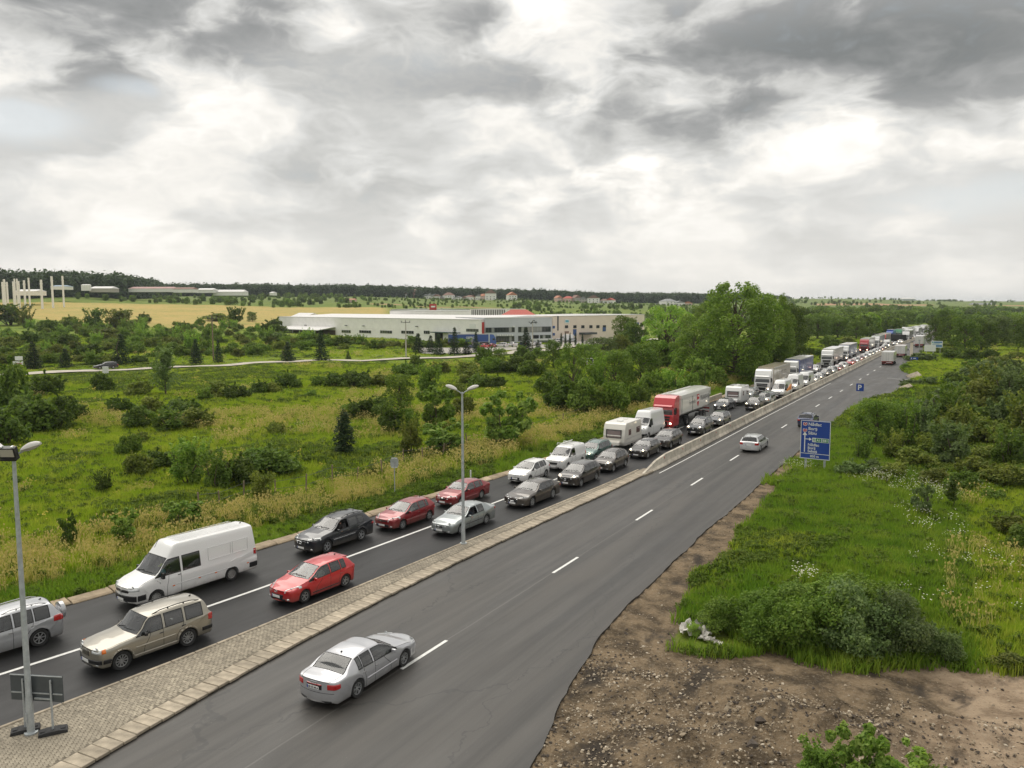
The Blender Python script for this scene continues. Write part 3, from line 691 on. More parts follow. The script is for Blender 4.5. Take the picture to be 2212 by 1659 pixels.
def car_shape(sp):
 P = dict(DEF); P.update(sp)
 L, Wd, H, R = P['L'], P['W'] / 2, P['H'], P['R']
 fa = P['fo']; ra = P['fo'] + P['wb']; Ra = R + 0.055; gc = P['gc']
 cx, cz = P['cowl']; hx, hz = P['head']; rx, rz = P['rr']; bx, bz = P['bl']
 off = [-1.04, -0.96, -0.7, 0, 0.7, 0.96, 1.04]
 low = [0.0, 0.13] + [fa + o * Ra for o in off] + [max(hx * 0.5 + cx * 0.5, fa + 1.04 * Ra + 0.12)] + [P['bp'][0], P['bp'][1]]
 low += [min(P['cp'][0], ra - 1.04 * Ra - 0.06)] + [ra + o * Ra for o in off] + [L - 0.13, L]
 low = np.array(low)
 hood = np.linspace(0.0, cx, 9)
 up = list(hood) + [hx, P['bp'][0], P['bp'][1], P['cp'][0], P['cp'][1], P['q'], rx, (rx + bx) / 2, bx]
 rest = np.linspace(bx, L, 5)[1:]
 up = np.array(up + list(rest))
 n = len(low); assert n == len(up) == 22
 arch = np.zeros(n)
 for c0 in (2, 13):
  for k, o in enumerate(off): arch[c0 + k] = R + math.sqrt(max(0.0, 1 - min(1, abs(o)) ** 2)) * Ra if abs(o) < 1 else 0
 G = np.zeros((n, 9, 3))
 belt = np.interp(up, [0, cx, bx, L], [P['nose'], P['belt'][0], P['belt'][1], P['tailz']])
 belt[9:18] = np.interp(up[9:18], [cx, bx], P['belt'])
 wid = np.ones(n)
 wid[0], wid[1], wid[2] = P['nosey'], (P['nosey'] + 1) / 2 + 0.04, 0.985
 wid[-1], wid[-2], wid[-3] = P['taily'], (P['taily'] + 1) / 2 + 0.03, 0.99
 hz_ = np.interp(up[:9], [0, cx * 0.5, cx], [P['nose'], P['nose'] * 0.36 + cz * 0.64, cz])
 rh = P['rh'] or H
 for i in range(n):
  w = Wd * wid[i]; xl, xu = low[i], up[i]; a = arch[i]
  zb = gc + (0.03 if 0 < i < n - 1 else 0.08)
  z1 = max(zb, a); z2 = max(0.46 * (P['belt'][0] / 0.9), a + 0.035); zB = belt[i]
  z3 = max(0.5 * z2 + 0.5 * zB, a + 0.075); z3 = min(z3, zB - 0.05)
  ins = 0.72 if a > 0 else 0.80
  G[i, 0] = (xl, w * ins, zb if a == 0 else a); G[i, 1] = (xl, w * (0.955 if a == 0 else 0.985), z1)
  G[i, 2] = (xl, w * 0.99, z2); G[i, 3] = ((xl + xu) / 2 if abs(xl - xu) < .5 else xl, w * 1.0, z3); G[i, 4] = (xu, w * 0.955, zB)
  crown = 0.035
  if i <= 8:
   z = hz_[i]
   if i == 8:
    G[i, 5] = (xu + 0.10, w * 0.925, max(z, zB) + 0.02); G[i, 6] = (xu + 0.06, w * 0.80, z + 0.012)
   else:
    G[i, 5] = (xu, w * 0.90, max(zB + 0.01, z - 0.02)); G[i, 6] = (xu, w * 0.74, z)
   G[i, 7] = (xu, w * 0.38, z + crown * 0.8); G[i, 8] = (xu, 0, z + crown)
   if i == 8: G[i, 7, 0] = xu; G[i, 8, 0] = xu - 0.05
  elif i <= 15:
   zr = np.interp(xu, [hx, hx + 0.5, (hx + rx) / 2, rx - 0.45, rx], [hz, 0.45 * hz + 0.55 * rh if rh > hz else hz, rh, 0.3 * rz + 0.7 * rh, rz])
   if P.get('flat'): zr = np.interp(xu, [hx, P['bp'][0] , rx], [hz, rh, rz])
   gt = min(P['gtop'], zr - 0.05); tw = Wd * np.interp(gt, [P['belt'][0], H], [0.955, P['tumble']]) if not P.get('boxy') else Wd * np.interp(gt, [P['belt'][0], H], [0.955, P['tumble']])
   rw = Wd * np.interp(zr, [P['belt'][0], H], [0.955, P['tumble']])
   G[i, 5] = (xu, tw, gt); G[i, 6] = (xu, rw * 0.93, zr - 0.022); G[i, 7] = (xu, rw * 0.5, zr + 0.012); G[i, 8] = (xu, 0, zr + 0.025)
   if i == 9: G[i, 7, 0] -= 0.05; G[i, 8, 0] -= 0.07; G[i, 5, 0] += 0.04
   if i == 15: G[i, 7, 0] += 0.03; G[i, 8, 0] += 0.05
  elif i == 16:
   pass
  else:
   z = np.interp(xu, [bx, L - 0.05, L], [bz, P['tailz'] + 0.02, P['tailz']])
   G[i, 5] = (xu, w * 0.90, max(zB, z - 0.01)); G[i, 6] = (xu, w * 0.76, z); G[i, 7] = (xu, w * 0.4, z + 0.02); G[i, 8] = (xu, 0, z + 0.03)
 for k in (5, 6, 7, 8): G[16, k] = 0.5 * (G[15, k] + G[17, k]) + np.array([0.02, 0.01 * (k < 7), 0.015])
 if not P.get('slant', True):
  pass
 # curved nose and tail in plan
 for i, bl, s_ in ((0, P['bulge'], -1), (1, P['bulge'] * .8, -1), (21, P['tbulge'], 1), (20, P['tbulge'] * .6, 1)):
  y4 = G[i, 4, 1]
  for k in range(4, 9): G[i, k, 0] += s_ * bl * (1 - (min(G[i, k, 1] / y4, 1)) ** 2)
 ns, nr = P['ns'], P['nr']
 u = np.concatenate([[0], np.cumsum(np.maximum(np.linalg.norm(np.diff(G, axis=0), axis=2).mean(1), 0.02))])
 uq = np.concatenate([np.linspace(u[i], u[i + 1], ns, endpoint=False) for i in range(n - 1)] + [[u[-1]]])
 S = pchip(u, G.reshape(n, -1), uq).reshape(len(uq), 9, 3)
 vpar = np.concatenate([[0], np.cumsum(np.maximum(np.linalg.norm(np.diff(G, axis=1), axis=2).mean(0), 0.02))])
 # mirror ghosts keep the crown level at the centre line
 vg = np.concatenate([vpar, [2 * vpar[8] - vpar[7]]])
 gh = S[:, 7:8].copy(); gh[:, :, 1] *= -1
 Sg = np.concatenate([S, gh], 1)
 vq = np.concatenate([np.linspace(vpar[k], vpar[k + 1], nr, endpoint=False) for k in range(8)] + [[vpar[8]]])
 T = pchip(vg, Sg.transpose(1, 0, 2).reshape(10, -1), vq).reshape(len(vq), len(uq), 3).transpose(1, 0, 2)
 T[:, -1, 1] = 0
 return P, T, G, low, up
def car_parts(sp):
 P, T, G, low, up = car_shape(sp)
 ns, nr = P['ns'], P['nr']; nu, nv = T.shape[:2]
 L, yc = P['L'], P['fo'] + P['wb'] / 2
 full = np.concatenate([T, T[:, -2::-1] * np.array([1, -1, 1])], 1); nf = full.shape[1]
 V = full.reshape(-1, 3).copy(); faces = []; part = []
 gl = P['glass']
 def which(i, k):
  if i == 8 and k in (6, 7): return 'windscreen'
  if k == 4 and i in (8, 9) and 'f' in gl: return 'front_window'
  if k == 4 and i == 11 and 'r' in gl: return 'rear_window_side'
  if k == 4 and i == 13 and 'q' in gl: return 'quarter_window'
  if i in (15, 16) and k in (6, 7) and P['rearglass']: return 'rear_screen'
  if i <= 7 and k in (5, 6, 7): return 'bonnet'
  if i == 9 and k in (1, 2, 3): return 'front_door'
  if i in (10, 11) and k in (1, 2, 3) and P.get('doors', 4) == 4: return 'rear_door'
  if i >= 17 and k in (6, 7) and P.get('boot'): return 'boot_lid'
  return 'body'
 for i in range(nu - 1):
  for j in range(nf - 1):
   k = min(j // nr, 7) if j < nv - 1 else min((nf - 2 - j) // nr, 7)
   a, b, c, d = i * nf + j, i * nf + j + 1, (i + 1) * nf + j + 1, (i + 1) * nf + j
   faces.append((a, b, c, d)); part.append(which(i // ns, k) + ('|L' if j < nv - 1 else '|R'))
 V = list(map(tuple, V))
 # fascia at both ends
 for end in (0, nu - 1):
  r4 = 4 * nr; edge = full[end, r4:nf - r4]; m = edge[:, 1] / edge[0, 1]; nm = len(m)
  base = []
  for r in range(r4 + 1):
   if r == r4: base.append([end * nf + r4 + q for q in range(nm)]); continue
   row = []
   y0, z0, x0 = T[end, r, 1], T[end, r, 2], T[end, r, 0]; f = r / r4
   for q in range(nm):
    if q == 0: row.append(end * nf + r); continue
    if q == nm - 1: row.append(end * nf + nf - 1 - r); continue
    bl = (edge[q, 0] - edge[0, 0])
    V.append((x0 + bl * (1.15 - 0.15 * f if r else 0.6), y0 * m[q], z0 + (edge[q, 2] - edge[0, 2]) * f)); row.append(len(V) - 1)
   base.append(row)
  for r in range(r4):
   for q in range(nm - 1):
    f4 = (base[r][q], base[r + 1][q], base[r + 1][q + 1], base[r][q + 1])
    faces.append(f4 if end else f4[::-1]); part.append('body|' + ('L' if q < nm // 2 else 'R'))
 V = np.array(V)
 W = np.stack([-V[:, 1], yc - V[:, 0], V[:, 2]], 1)        # nose to +Y, left side to -X
 # orient outward
 F = [tuple(f) for f in faces]
 tri0 = W[list(F[len(F) // 3])]
 bm = bmesh.new(); vs = [bm.verts.new(w) for w in W]; bm.verts.ensure_lookup_table()
 lay = bm.faces.layers.int.new('p'); names = sorted(set(part)); ix = {p: i for i, p in enumerate(names)}
 for f, p in zip(F, part):
  try:
   q = bm.faces.new([vs[i] for i in f]); q[lay] = ix[p]
  except ValueError: pass
 bmesh.ops.remove_doubles(bm, verts=bm.verts, dist=1e-5)
 bmesh.ops.recalc_face_normals(bm, faces=bm.faces)
 if sum((f.normal.z > 0) for f in bm.faces if f.calc_center_median().z > P['H'] * 0.8) < 5:
  bmesh.ops.reverse_faces(bm, faces=bm.faces)
 bm.verts.index_update()
 out = {}
 split = {}
 for f in bm.faces:
  p, sd = names[f[lay]].split('|')
  key = p if p in ('body', 'windscreen', 'rear_screen', 'bonnet', 'boot_lid') else p + '|' + sd
  split.setdefault(key, []).append(f)
 allV = [tuple(v.co) for v in bm.verts]; allN = [v.normal.copy() for v in bm.verts]
 bvh = BVHTree.FromBMesh(bm)
 seams = {'seal': [], 'gap': []}
 for key, fs in split.items():
  idx = {}; VV = []; FF = []
  for f in fs:
   r = []
   for v in f.verts:
    if v.index not in idx: idx[v.index] = len(VV); VV.append(allV[v.index])
    r.append(idx[v.index])
   FF.append(tuple(r))
  out[key] = (VV, FF)
  if key != 'body':
   st = set(fs)
   for f in fs:
    for e in f.edges:
     if any(g not in st for g in e.link_faces) or len(e.link_faces) == 1:
      a, b = e.verts
      kind = 'seal' if ('window' in key or 'screen' in key) else 'gap'
      seams[kind].append((a.co.copy(), b.co.copy(), (a.normal + b.normal).normalized()))
 bm.free()
 return P, out, seams, bvh, yc
def ribbon_edges(lst, r, lift):
 V = []; F = []
 seen = set()
 for a, b, nrm in lst:
  key = tuple(sorted([tuple(round(x, 4) for x in a), tuple(round(x, 4) for x in b)]))
  if key in seen: continue
  seen.add(key)
  d = (b - a)
  if d.length < 1e-5: continue
  d.normalize(); s = d.cross(nrm).normalized() * r; up = nrm * lift
  k = len(V)
  a2, b2 = a - d * r * 0.5, b + d * r * 0.5
  V += [a2 + s, a2 + up, a2 - s, b2 + s, b2 + up, b2 - s]
  F += [(k, k + 3, k + 4, k + 1), (k + 1, k + 4, k + 5, k + 2)]
 return V, F
class Skin:
 def __init__(s, bvh): s.b = bvh
 def near(s, p, lift):
  q = s.b.find_nearest(Vector(p)); return q[0] + q[1] * lift, q[1]
 def quad(s, mb, c, lift=0.008, n=5, m=4, mi=0):
  c = [Vector(p) for p in c]; lift += 0.008
  lu = max((c[1] - c[0]).length, (c[2] - c[3]).length); lv = max((c[3] - c[0]).length, (c[2] - c[1]).length)
  n = max(2, min(30, int(lu / 0.035) + 2)); m = max(2, min(12, int(lv / 0.035) + 2)); k = len(mb.V); V = []; F = []
  for i in range(n + 1):
   for j in range(m + 1):
    u, v = i / n, j / m
    p = (c[0] * (1 - u) + c[1] * u) * (1 - v) + (c[3] * (1 - u) + c[2] * u) * v
    edge = i in (0, n) or j in (0, m)
    if edge:      # skirt tucked just under the paint
     uu = min(max(u, 0.25 / n), 1 - 0.25 / n); vv_ = min(max(v, 0.25 / m), 1 - 0.25 / m)
    q, nn = s.near(p, -0.004 if edge else lift); V.append(q)
  for i in range(n):
   for j in range(m):
    a = i * (m + 1) + j; F.append((a, a + 1, a + m + 2, a + m + 1))
  # make sure it faces outwards
  nn = (V[F[0][1]] - V[F[0][0]]).cross(V[F[0][2]] - V[F[0][0]])
  if nn.dot(s.near(V[(n // 2) * (m + 1) + m // 2], 0)[1]) < 0: F = [f[::-1] for f in F]
  mb.add(V, F, mi)
def lathe(profile, n, axis='x'):
 V = []; F = []; k = len(profile)
 for i in range(n):
  t = 2 * PI * i / n
  for r, w in profile: V.append((w, r * math.cos(t), r * math.sin(t)))
 for i in range(n):
  i2 = (i + 1) % n
  for j in range(k - 1): F.append((i * k + j, i * k + j + 1, i2 * k + j + 1, i2 * k + j))
 return V, F
WHEELS = {}
def wheel_mesh(R, w, spokes, kind):
 key = (R, w, spokes, kind)
 if key in WHEELS: return WHEELS[key]
 rr = R * (0.66 if kind != 'truck' else 0.56)
 V, F = lathe([(rr, -w * .42), (R * .93, -w / 2), (R * .985, -w * .42), (R, -w * .2), (R, w * .2), (R * .985, w * .42), (R * .93, w / 2), (rr * 1.02, w * .42), (rr * 0.98, w * .30)], 24)
 tyre = MB().add(V, F).mesh('tyre', M['tyre'], smooth=True)
 mb = MB(); V, F = lathe([(0.0, w * .10), (rr * 0.99, w * .10), (rr * 0.985, w * .40), (rr * 0.90, w * .37), (rr * 0.87, w * .16)], 24); mb.add(V, F, 1)
 V, F = lathe([(rr * 0.87, w * .28), (rr * 0.90, w * .385), (rr * 0.99, w * .40), (rr * 1.0, w * .34)], 24); mb.add(V, F, 0)
 V, F = lathe([(0.0, w * .34), (rr * 0.2, w * .33), (rr * 0.27, w * .26), (rr * 0.27, w * .12)], 12); mb.add(V, F, 0)
 if kind == 'truck':
  V, F = lathe([(0, w * .30), (rr * .3, w * .30), (rr * .38, w * .1), (rr * .8, w * .0), (rr * .95, w * .3)], 20); mb.add(V, F, 0)
 elif kind == 'steel':
  V, F = lathe([(rr * .25, w * .30), (rr * .6, w * .33), (rr * .68, w * .22), (rr * .9, w * .26)], 20); mb.add(V, F, 0)
  for i in range(10):
   t = 2 * PI * i / 10; mb.box((w * .235, rr * .72 * math.cos(t), rr * .72 * math.sin(t)), (.01, rr * .14, rr * .1), 0, 1)
 else:
  for i in range(spokes):
   for dd in ((-.11, .11) if spokes <= 6 else (0,)):
    t = 2 * PI * i / spokes; t2 = t + dd * 1.7; hw = rr * (0.055 if spokes <= 6 else 0.075)
    a = Vector((w * .31, math.cos(t + dd * .4) * rr * .15, math.sin(t + dd * .4) * rr * .15)); b = Vector((w * .36, math.cos(t2) * rr * .92, math.sin(t2) * rr * .92))
    d = (b - a).normalized(); s_ = Vector((1, 0, 0)).cross(d) * hw; dn = Vector((-w * .12, 0, 0))
    mb.add([a - s_, a + s_, b + s_ * 1.25, b - s_ * 1.25, a - s_ + dn, a + s_ + dn, b + s_ * 1.25 + dn, b - s_ * 1.25 + dn],
      [(0, 1, 2, 3), (0, 4, 5, 1), (1, 5, 6, 2), (3, 2, 6, 7), (0, 3, 7, 4)])
 rim = mb.mesh('rim', [M['steelrim'] if kind in ('steel', 'truck') else M['alloy'], M['hub']])
 WHEELS[key] = (tyre, rim); return WHEELS[key]
def plate_obj(parent, loc, txt, back=False, tilt=0.0):
 if 'plate' not in M2:
  M2['plate'] = MB().box((0, 0, 0), (0.52, 0.012, 0.112)).mesh('number_plate', M['plate'], bevel=0.003, segs=1)
  M2['band'] = MB().box((0, 0, 0), (0.045, 0.004, 0.104)).mesh('blue_band', M['blue'])
 o = obj('number_plate', M2['plate'], parent, loc, (tilt, 0, PI if back else 0))
 obj('blue_band', M2['band'], o, (0.235, 0.0075, 0))
 if txt:
  if txt not in M2: M2[txt] = text_mesh('plate_text', txt, 0.098, M['ink'], 'CENTER', 0.0025)
  obj('plate_text', M2[txt], o, (-0.022, 0.0085, -0.035), (PI / 2, 0, PI))
 return o
M2 = {}
def part_mesh(name, vf, mat, smooth=True):
 return mesh_np(name, np.array(vf[0]), [tuple(f) for f in vf[1]], [mat], smooth)
def build_car(name, sp):
 P, parts, seams, bvh, yc = car_parts(sp)
 sk = Skin(bvh); rec = []
 def add(nm, me, par=-1, loc=(0, 0, 0), rot=(0, 0, 0), painted=False, fine=False, label=None):
  rec.append(dict(n=nm, me=me, p=par, loc=loc, rot=rot, c=painted, fine=fine, label=label)); return len(rec) - 1
 L, Wd, H, R = P['L'], P['W'] / 2, P['H'], P['R']
 yf, yr = yc, yc - L                                    # nose and tail
 rename = {'front_window': 'window', 'rear_window_side': 'window', 'quarter_window': 'quarter_window', 'rear_screen': 'rear_window', 'front_door': 'door', 'rear_door': 'door'}
 for key in sorted(parts):
  base, _, side = key.partition('|')
  if base == 'front_window' and side == P.get('open', ''): continue
  if 'window' in base or 'screen' in base:
   mt = M['screen'] if base == 'windscreen' else (M['tint'] if (base != 'front_window' and P['tint_rear']) else M['glass'])
   add(rename.get(base, base), part_mesh(base, parts[key], mt))
  else:
   add(rename.get(base, base), part_mesh(base, parts[key], M['paint']), painted=True)
 V, F = ribbon_edges(seams['seal'], 0.020, 0.008); add('window_seal', mesh_np('window_seal', np.array([tuple(v) for v in V]), F, [M['trim']]))
 V, F = ribbon_edges(seams['gap'], 0.009, 0.003); add('panel_gap', mesh_np('panel_gap', np.array([tuple(v) for v in V]), F, [M['gap']]), fine=True)
 # floor, wheel wells and cabin
 mb = MB(); mb.box((0, yc - L / 2, P['gc'] + 0.17), (P['W'] * 0.70, L * 0.93, 0.30));
 mb.box((0, (yf + yc - P['cowl'][0]) / 2 - 0.1, 0.52), (P['W'] * 0.62, P['cowl'][0] - 0.35, 0.3))
 add('underbody', mb.mesh('underbody', M['hub']))
 mb = MB(); zc = P['belt'][0]
 mb.box((0, yc - P['cowl'][0] - 0.22, zc - 0.13), (P['W'] * 0.80, 0.5, 0.16)); mb.box((0, yc - (P['cowl'][0] + L) / 2, P['gc'] + 0.3), (P['W'] * .8, L - P['cowl'][0] - .5, 0.06))
 mb.box((0, yc - min(P['bl'][0], L) + 0.35, P['belt'][1] - 0.1), (P['W'] * .74, 0.6, 0.05))
 add('dashboard', mb.mesh('dashboard', M['cabin'], bevel=0.03, segs=1))
 xs = P['head'][0] + P.get('seatoff', 0.15)
 sm = M2.get('seat')
 if sm is None:
  mb = MB(); mb.box((0, 0, 0.06), (0.5, 0.5, 0.14)); mb.add([(-.25, -.2, .1), (.25, -.2, .1), (.25, -.32, .1), (-.25, -.32, .1), (-.2, -.36, .66), (.2, -.36, .66), (.2, -.46, .66), (-.2, -.46, .66)], [(0, 1, 5, 4), (1, 2, 6, 5), (2, 3, 7, 6), (3, 0, 4, 7), (4, 5, 6, 7)])
  mb.box((0, -0.43, 0.76), (0.27, 0.09, 0.17)); sm = M2['seat'] = mb.mesh('seat', M['seatc'], bevel=0.03, segs=1)
 zs = P.get('seatz', P['belt'][0] - 0.50)
 for x in (-.37, .37): add('seat', sm, loc=(x * P['W'] / 1.75, yc - xs, zs))
 if P['L'] < 5.2 and P.get('rearseats', True):
  for x in (-.37, .37): add('seat', sm, loc=(x * P['W'] / 1.75, yc - xs - 0.85, zs))
 # wheels
 tw = P.get('tw', 0.205); ty, rm = wheel_mesh(R, tw, P['spokes'], P['rim'])
 for x in (-1, 1):
  for y in (P['wb'] / 2, -P['wb'] / 2):
   i = add('wheel', ty, loc=(x * (Wd - tw / 2 - 0.025), y, R), rot=(0, 0, 0 if x > 0 else PI)); rec[i]['n'] = 'wheel'
   add('rim', rm, i)
 # front
 fz = P['nose']; lz = P.get('lampz', fz - 0.02); lh = 1.3 * P.get('lamph', 0.15); ly = P.get('lampy', (0.46, 0.93)); sw = P.get('sweep', 0.42); rise = P.get('rise', 0.10)
 for x in (-1, 1):
  mb = MB(); a, b = ly[0] * Wd * x, ly[1] * Wd * x
  sk.quad(mb, [(a, yf + 0.05, lz - lh * .45), (b, yf - sw, lz - lh * .45 + rise), (b, yf - sw, lz + lh * .5 + rise), (a, yf + 0.03, lz + lh * .35)], 0.012, 6, 4)
  if P.get('orange'):
   c = b * 1.02; sk.quad(mb, [(b, yf - sw, lz - lh * .42 + rise), (c, yf - sw - .16, lz - lh * .35 + rise), (c, yf - sw - .16, lz + lh * .45 + rise), (b, yf - sw, lz + lh * .5 + rise)], 0.013, 3, 3, 1)
  hd = add('headlight', mb.mesh('headlight', [M['lamp'], M['amber']], smooth=True))
  rec[hd]['lit'] = True
  q, nn = sk.near(((a * .55 + b * .45), yf - sw * .3, lz + rise * .4), 0.02)
  mb = MB(); V, F = lathe([(0, .012), (lh * .30, .008), (lh * .34, -.02)], 12); V = [(v[1], v[0], v[2]) for v in V]; mb.add(V, F)
  add('bulb', mb.mesh('bulb', [M['lamp']], smooth=True), hd, tuple(q), fine=True); rec[-1]['bulb'] = True
 g = P.get('grille', (0.40, 0.10, 0.02)); gw, gh, gd = g
 mb = MB(); gz = fz - 0.03 - gd
 sk.quad(mb, [(-gw * Wd * .86, yf + .1, gz - gh), (gw * Wd * .86, yf + .1, gz - gh), (gw * Wd, yf + .1, gz), (-gw * Wd, yf + .1, gz)], 0.012, 10, 4, 0)
 bars = P.get('bars', 3)
 add('grille', mb.mesh('grille', [M['trim'], M['chrome']]))
 gi = len(rec) - 1
 mb = MB()
 if P.get('slots'):
  for k in range(7):
   x0 = (-gw + 2 * gw * (k + .5) / 7) * Wd;
   sk.quad(mb, [(x0 - .022 - .03, yf + .1, gz - gh), (x0 + .022 - .03, yf + .1, gz - gh), (x0 + .022 - .03, yf + .1, gz), (x0 - .022 - .03, yf + .1, gz)], 0.018, 1, 2)
  add('grille_bar', mb.mesh('grille_bar', M['paint']), gi, painted=True)
 elif bars:
  for k in range(bars):
   z0 = gz - gh * (k + .5) / bars; sk.quad(mb, [(-gw * Wd * .9, yf + .1, z0 - .008), (gw * Wd * .9, yf + .1, z0 - .008), (gw * Wd * .9, yf + .1, z0 + .008), (-gw * Wd * .9, yf + .1, z0 + .008)], 0.02, 8, 1)
  if P.get('grillering'):
   for (x0, z0, x1, z1) in ((-gw, gz, gw, gz), (-gw * .86, gz - gh, gw * .86, gz - gh), (-gw * .86, gz - gh, -gw, gz), (gw * .86, gz - gh, gw, gz)):
    d = .015
    sk.quad(mb, [(x0 * Wd - (d if z0 != z1 else 0), yf + .1, z0 - (d if z0 == z1 else 0)), (x1 * Wd - (d if z0 != z1 else 0), yf + .1, z1 - (d if z0 == z1 else 0)), (x1 * Wd + (d if z0 != z1 else 0), yf + .1, z1 + (d if z0 == z1 else 0)), (x0 * Wd + (d if z0 != z1 else 0), yf + .1, z0 + (d if z0 == z1 else 0))], 0.022, 6, 1)
  add('grille_bar', mb.mesh('grille_bar', M['chrome']), gi, fine=True)
 mb = MB(); iw, iz0, iz1 = P.get('intake', (0.62, P['gc'] + .08, P['gc'] + .19))
 sk.quad(mb, [(-iw * Wd, yf + .1, iz0), (iw * Wd, yf + .1, iz0), (iw * Wd * .9, yf + .1, iz1), (-iw * Wd * .9, yf + .1, iz1)], 0.010, 10, 3)
 add('air_intake', mb.mesh('air_intake', M['trim']))
 if P.get('darkbumper'):
  mb = MB(); z0, z1 = P['darkbumper']
  for x in (-1, 1):
   sk.quad(mb, [(0, yf + .1, z0), (x * Wd, yf - .02, z0), (x * Wd, yf - .02, z1), (0, yf + .1, z1)], 0.02, 8, 3)
   sk.quad(mb, [(x * (Wd + .1), yf - .02, z0), (x * (Wd + .1), yf - .5, z0), (x * (Wd + .1), yf - .5, z1), (x * (Wd + .1), yf - .02, z1)], 0.02, 4, 3)
   sk.quad(mb, [(0, yr - .1, z0), (x * Wd, yr + .05, z0), (x * Wd, yr + .05, z1), (0, yr - .1, z1)], 0.02, 8, 3)
   sk.quad(mb, [(x * (Wd + .1), yr + .03, z0), (x * (Wd + .1), yr + .5, z0), (x * (Wd + .1), yr + .5, z1), (x * (Wd + .1), yr + .03, z1)], 0.02, 4, 3)
  add('bumper', mb.mesh('bumper', M['trim']))
 for x in (-1, 1):
  mb = MB(); c = (x * .68 * Wd, yf - .04, P['gc'] + .16)
  sk.quad(mb, [(c[0] - .07, c[1], c[2] - .035), (c[0] + .07, c[1], c[2] - .035), (c[0] + .07, c[1], c[2] + .035), (c[0] - .07, c[1], c[2] + .035)], 0.016, 2, 2)
  add('fog_light', mb.mesh('fog_light', M['lamp']), fine=True); rec[-1]['fog'] = True
 # badge
 bz = P.get('badgez', gz - gh * .5); q, nn = sk.near((0, yf + .2, bz), 0.03)
 bd = P.get('badge')
 if bd:
  mb = MB(); r = P.get('badger', 0.062)
  def ring(cx, rr, th=.012):
   V = []; F = []
   for i in range(16):
    t = 2 * PI * i / 16
    for dr, dy in ((-th, 0), (0, .012), (th, 0)): V.append((cx + (rr + dr) * math.cos(t), dy, (rr + dr) * math.sin(t)))
   for i in range(16):
    for k in range(2): F.append((i * 3 + k, i * 3 + k + 1, ((i + 1) % 16) * 3 + k + 1, ((i + 1) % 16) * 3 + k))
   mb.add(V, F)
  if bd == 'rings':
   for k in range(4): ring((k - 1.5) * r * 1.1, r * .72, .010)
  elif bd == 'star':
   ring(0, r); [mb.add([(0, .008, 0), (.012 * math.cos(t + 1.57), .004, .012 * math.sin(t + 1.57)), (r * math.cos(t), .006, r * math.sin(t)), (.012 * math.cos(t - 1.57), .004, .012 * math.sin(t - 1.57))], [(0, 1, 2, 3)]) for t in (PI / 2, PI / 2 + 2.094, PI / 2 - 2.094)]
  elif bd == 'diamond':
   o_ = [(0, r * 1.4), (r * .9, 0), (0, -r * 1.4), (-r * .9, 0)]; i_ = [(a * .5, b * .5) for a, b in o_]
   mb.add([(a, .01, b) for a, b in o_] + [(a, .016, b) for a, b in i_], [(k, (k + 1) % 4, 4 + (k + 1) % 4, 4 + k) for k in range(4)])
  elif bd == 'oval':
   V = [];
   ring(0, r); mb.V = [(v[0] * 1.35, v[1], v[2] * .85) for v in mb.V]; mb.box((-.022, .01, 0), (.014, .01, r * .9)); mb.box((.022, .01, 0), (.014, .01, r * .9)); mb.box((0, .01, 0), (.05, .01, .012))
  elif bd == 'disc':
   ring(0, r); mb.box((-.025, .012, .005), (.012, .008, r * 1.1), 0); mb.box((.025, .012, .005), (.012, .008, r * 1.1)); mb.box((0, .012, -.01), (.012, .008, r * .8))
  elif bd == 'shield':
   mb.prism([(-r, r * .7), (r, r * .7), (0, -r * .9)], 'y', 0, .014)
  add('badge', mb.mesh('badge', M['chrome']), loc=tuple(q), fine=True)
 pz = P.get('platez', P['gc'] + 0.24); q, nn = sk.near((0, yf + .2, pz), 0.02); rec.append(dict(plate=True, loc=(0, q.y + .012, pz), back=False))
 q, nn = sk.near((0, yr - .2, P.get('rplatez', P['tailz'] - .22)), 0.02); rec.append(dict(plate=True, loc=(0, q.y - .012, P.get('rplatez', P['tailz'] - .22)), back=True))
 # tail lamps
 tz0, tz1 = P.get('tailh', (P['tailz'] - .22, P['tailz'] - .06)); ty0 = P.get('taily0', 0.60); tw2 = P.get('twrap', 0.22)
 for x in (-1, 1):
  mb = MB()
  sk.quad(mb, [(x * ty0 * Wd, yr - .02, tz0), (x * Wd * .90, yr + .03, tz0), (x * Wd * .90, yr + .03, tz1), (x * ty0 * Wd, yr - .02, tz1)], 0.014, 4, 4)
  sk.quad(mb, [(x * Wd * .88, yr + .02, tz0), (x * (Wd + .05), yr + tw2, tz0 + .03), (x * (Wd + .05), yr + tw2, tz1), (x * Wd * .88, yr + .02, tz1)], 0.014, 4, 4)
  add('tail_light', mb.mesh('tail_light', M['tail'], smooth=True))
 if P.get('boot'):          # lid line, plate recess and bumper ledge across the tail
  mb = MB(); tz = P['tailz']; rz_ = P.get('rplatez', tz - .22)
  sk.quad(mb, [(-.34, yr - .1, rz_ - .09), (.34, yr - .1, rz_ - .09), (.34, yr - .1, rz_ + .10), (-.34, yr - .1, rz_ + .10)], 0.002, 6, 3)
  sk.quad(mb, [(-Wd * .93, yr - .1, rz_ - .19), (Wd * .93, yr - .1, rz_ - .19), (Wd * .93, yr - .1, rz_ - .165), (-Wd * .93, yr - .1, rz_ - .165)], 0.004, 6, 2)
  sk.quad(mb, [(-Wd * .8, yr - .1, P['gc'] + .06), (Wd * .8, yr - .1, P['gc'] + .06), (Wd * .8, yr - .1, P['gc'] + .15), (-Wd * .8, yr - .1, P['gc'] + .15)], 0.004, 6, 2)
  add('rear_trim', mb.mesh('rear_trim', M['trim']))
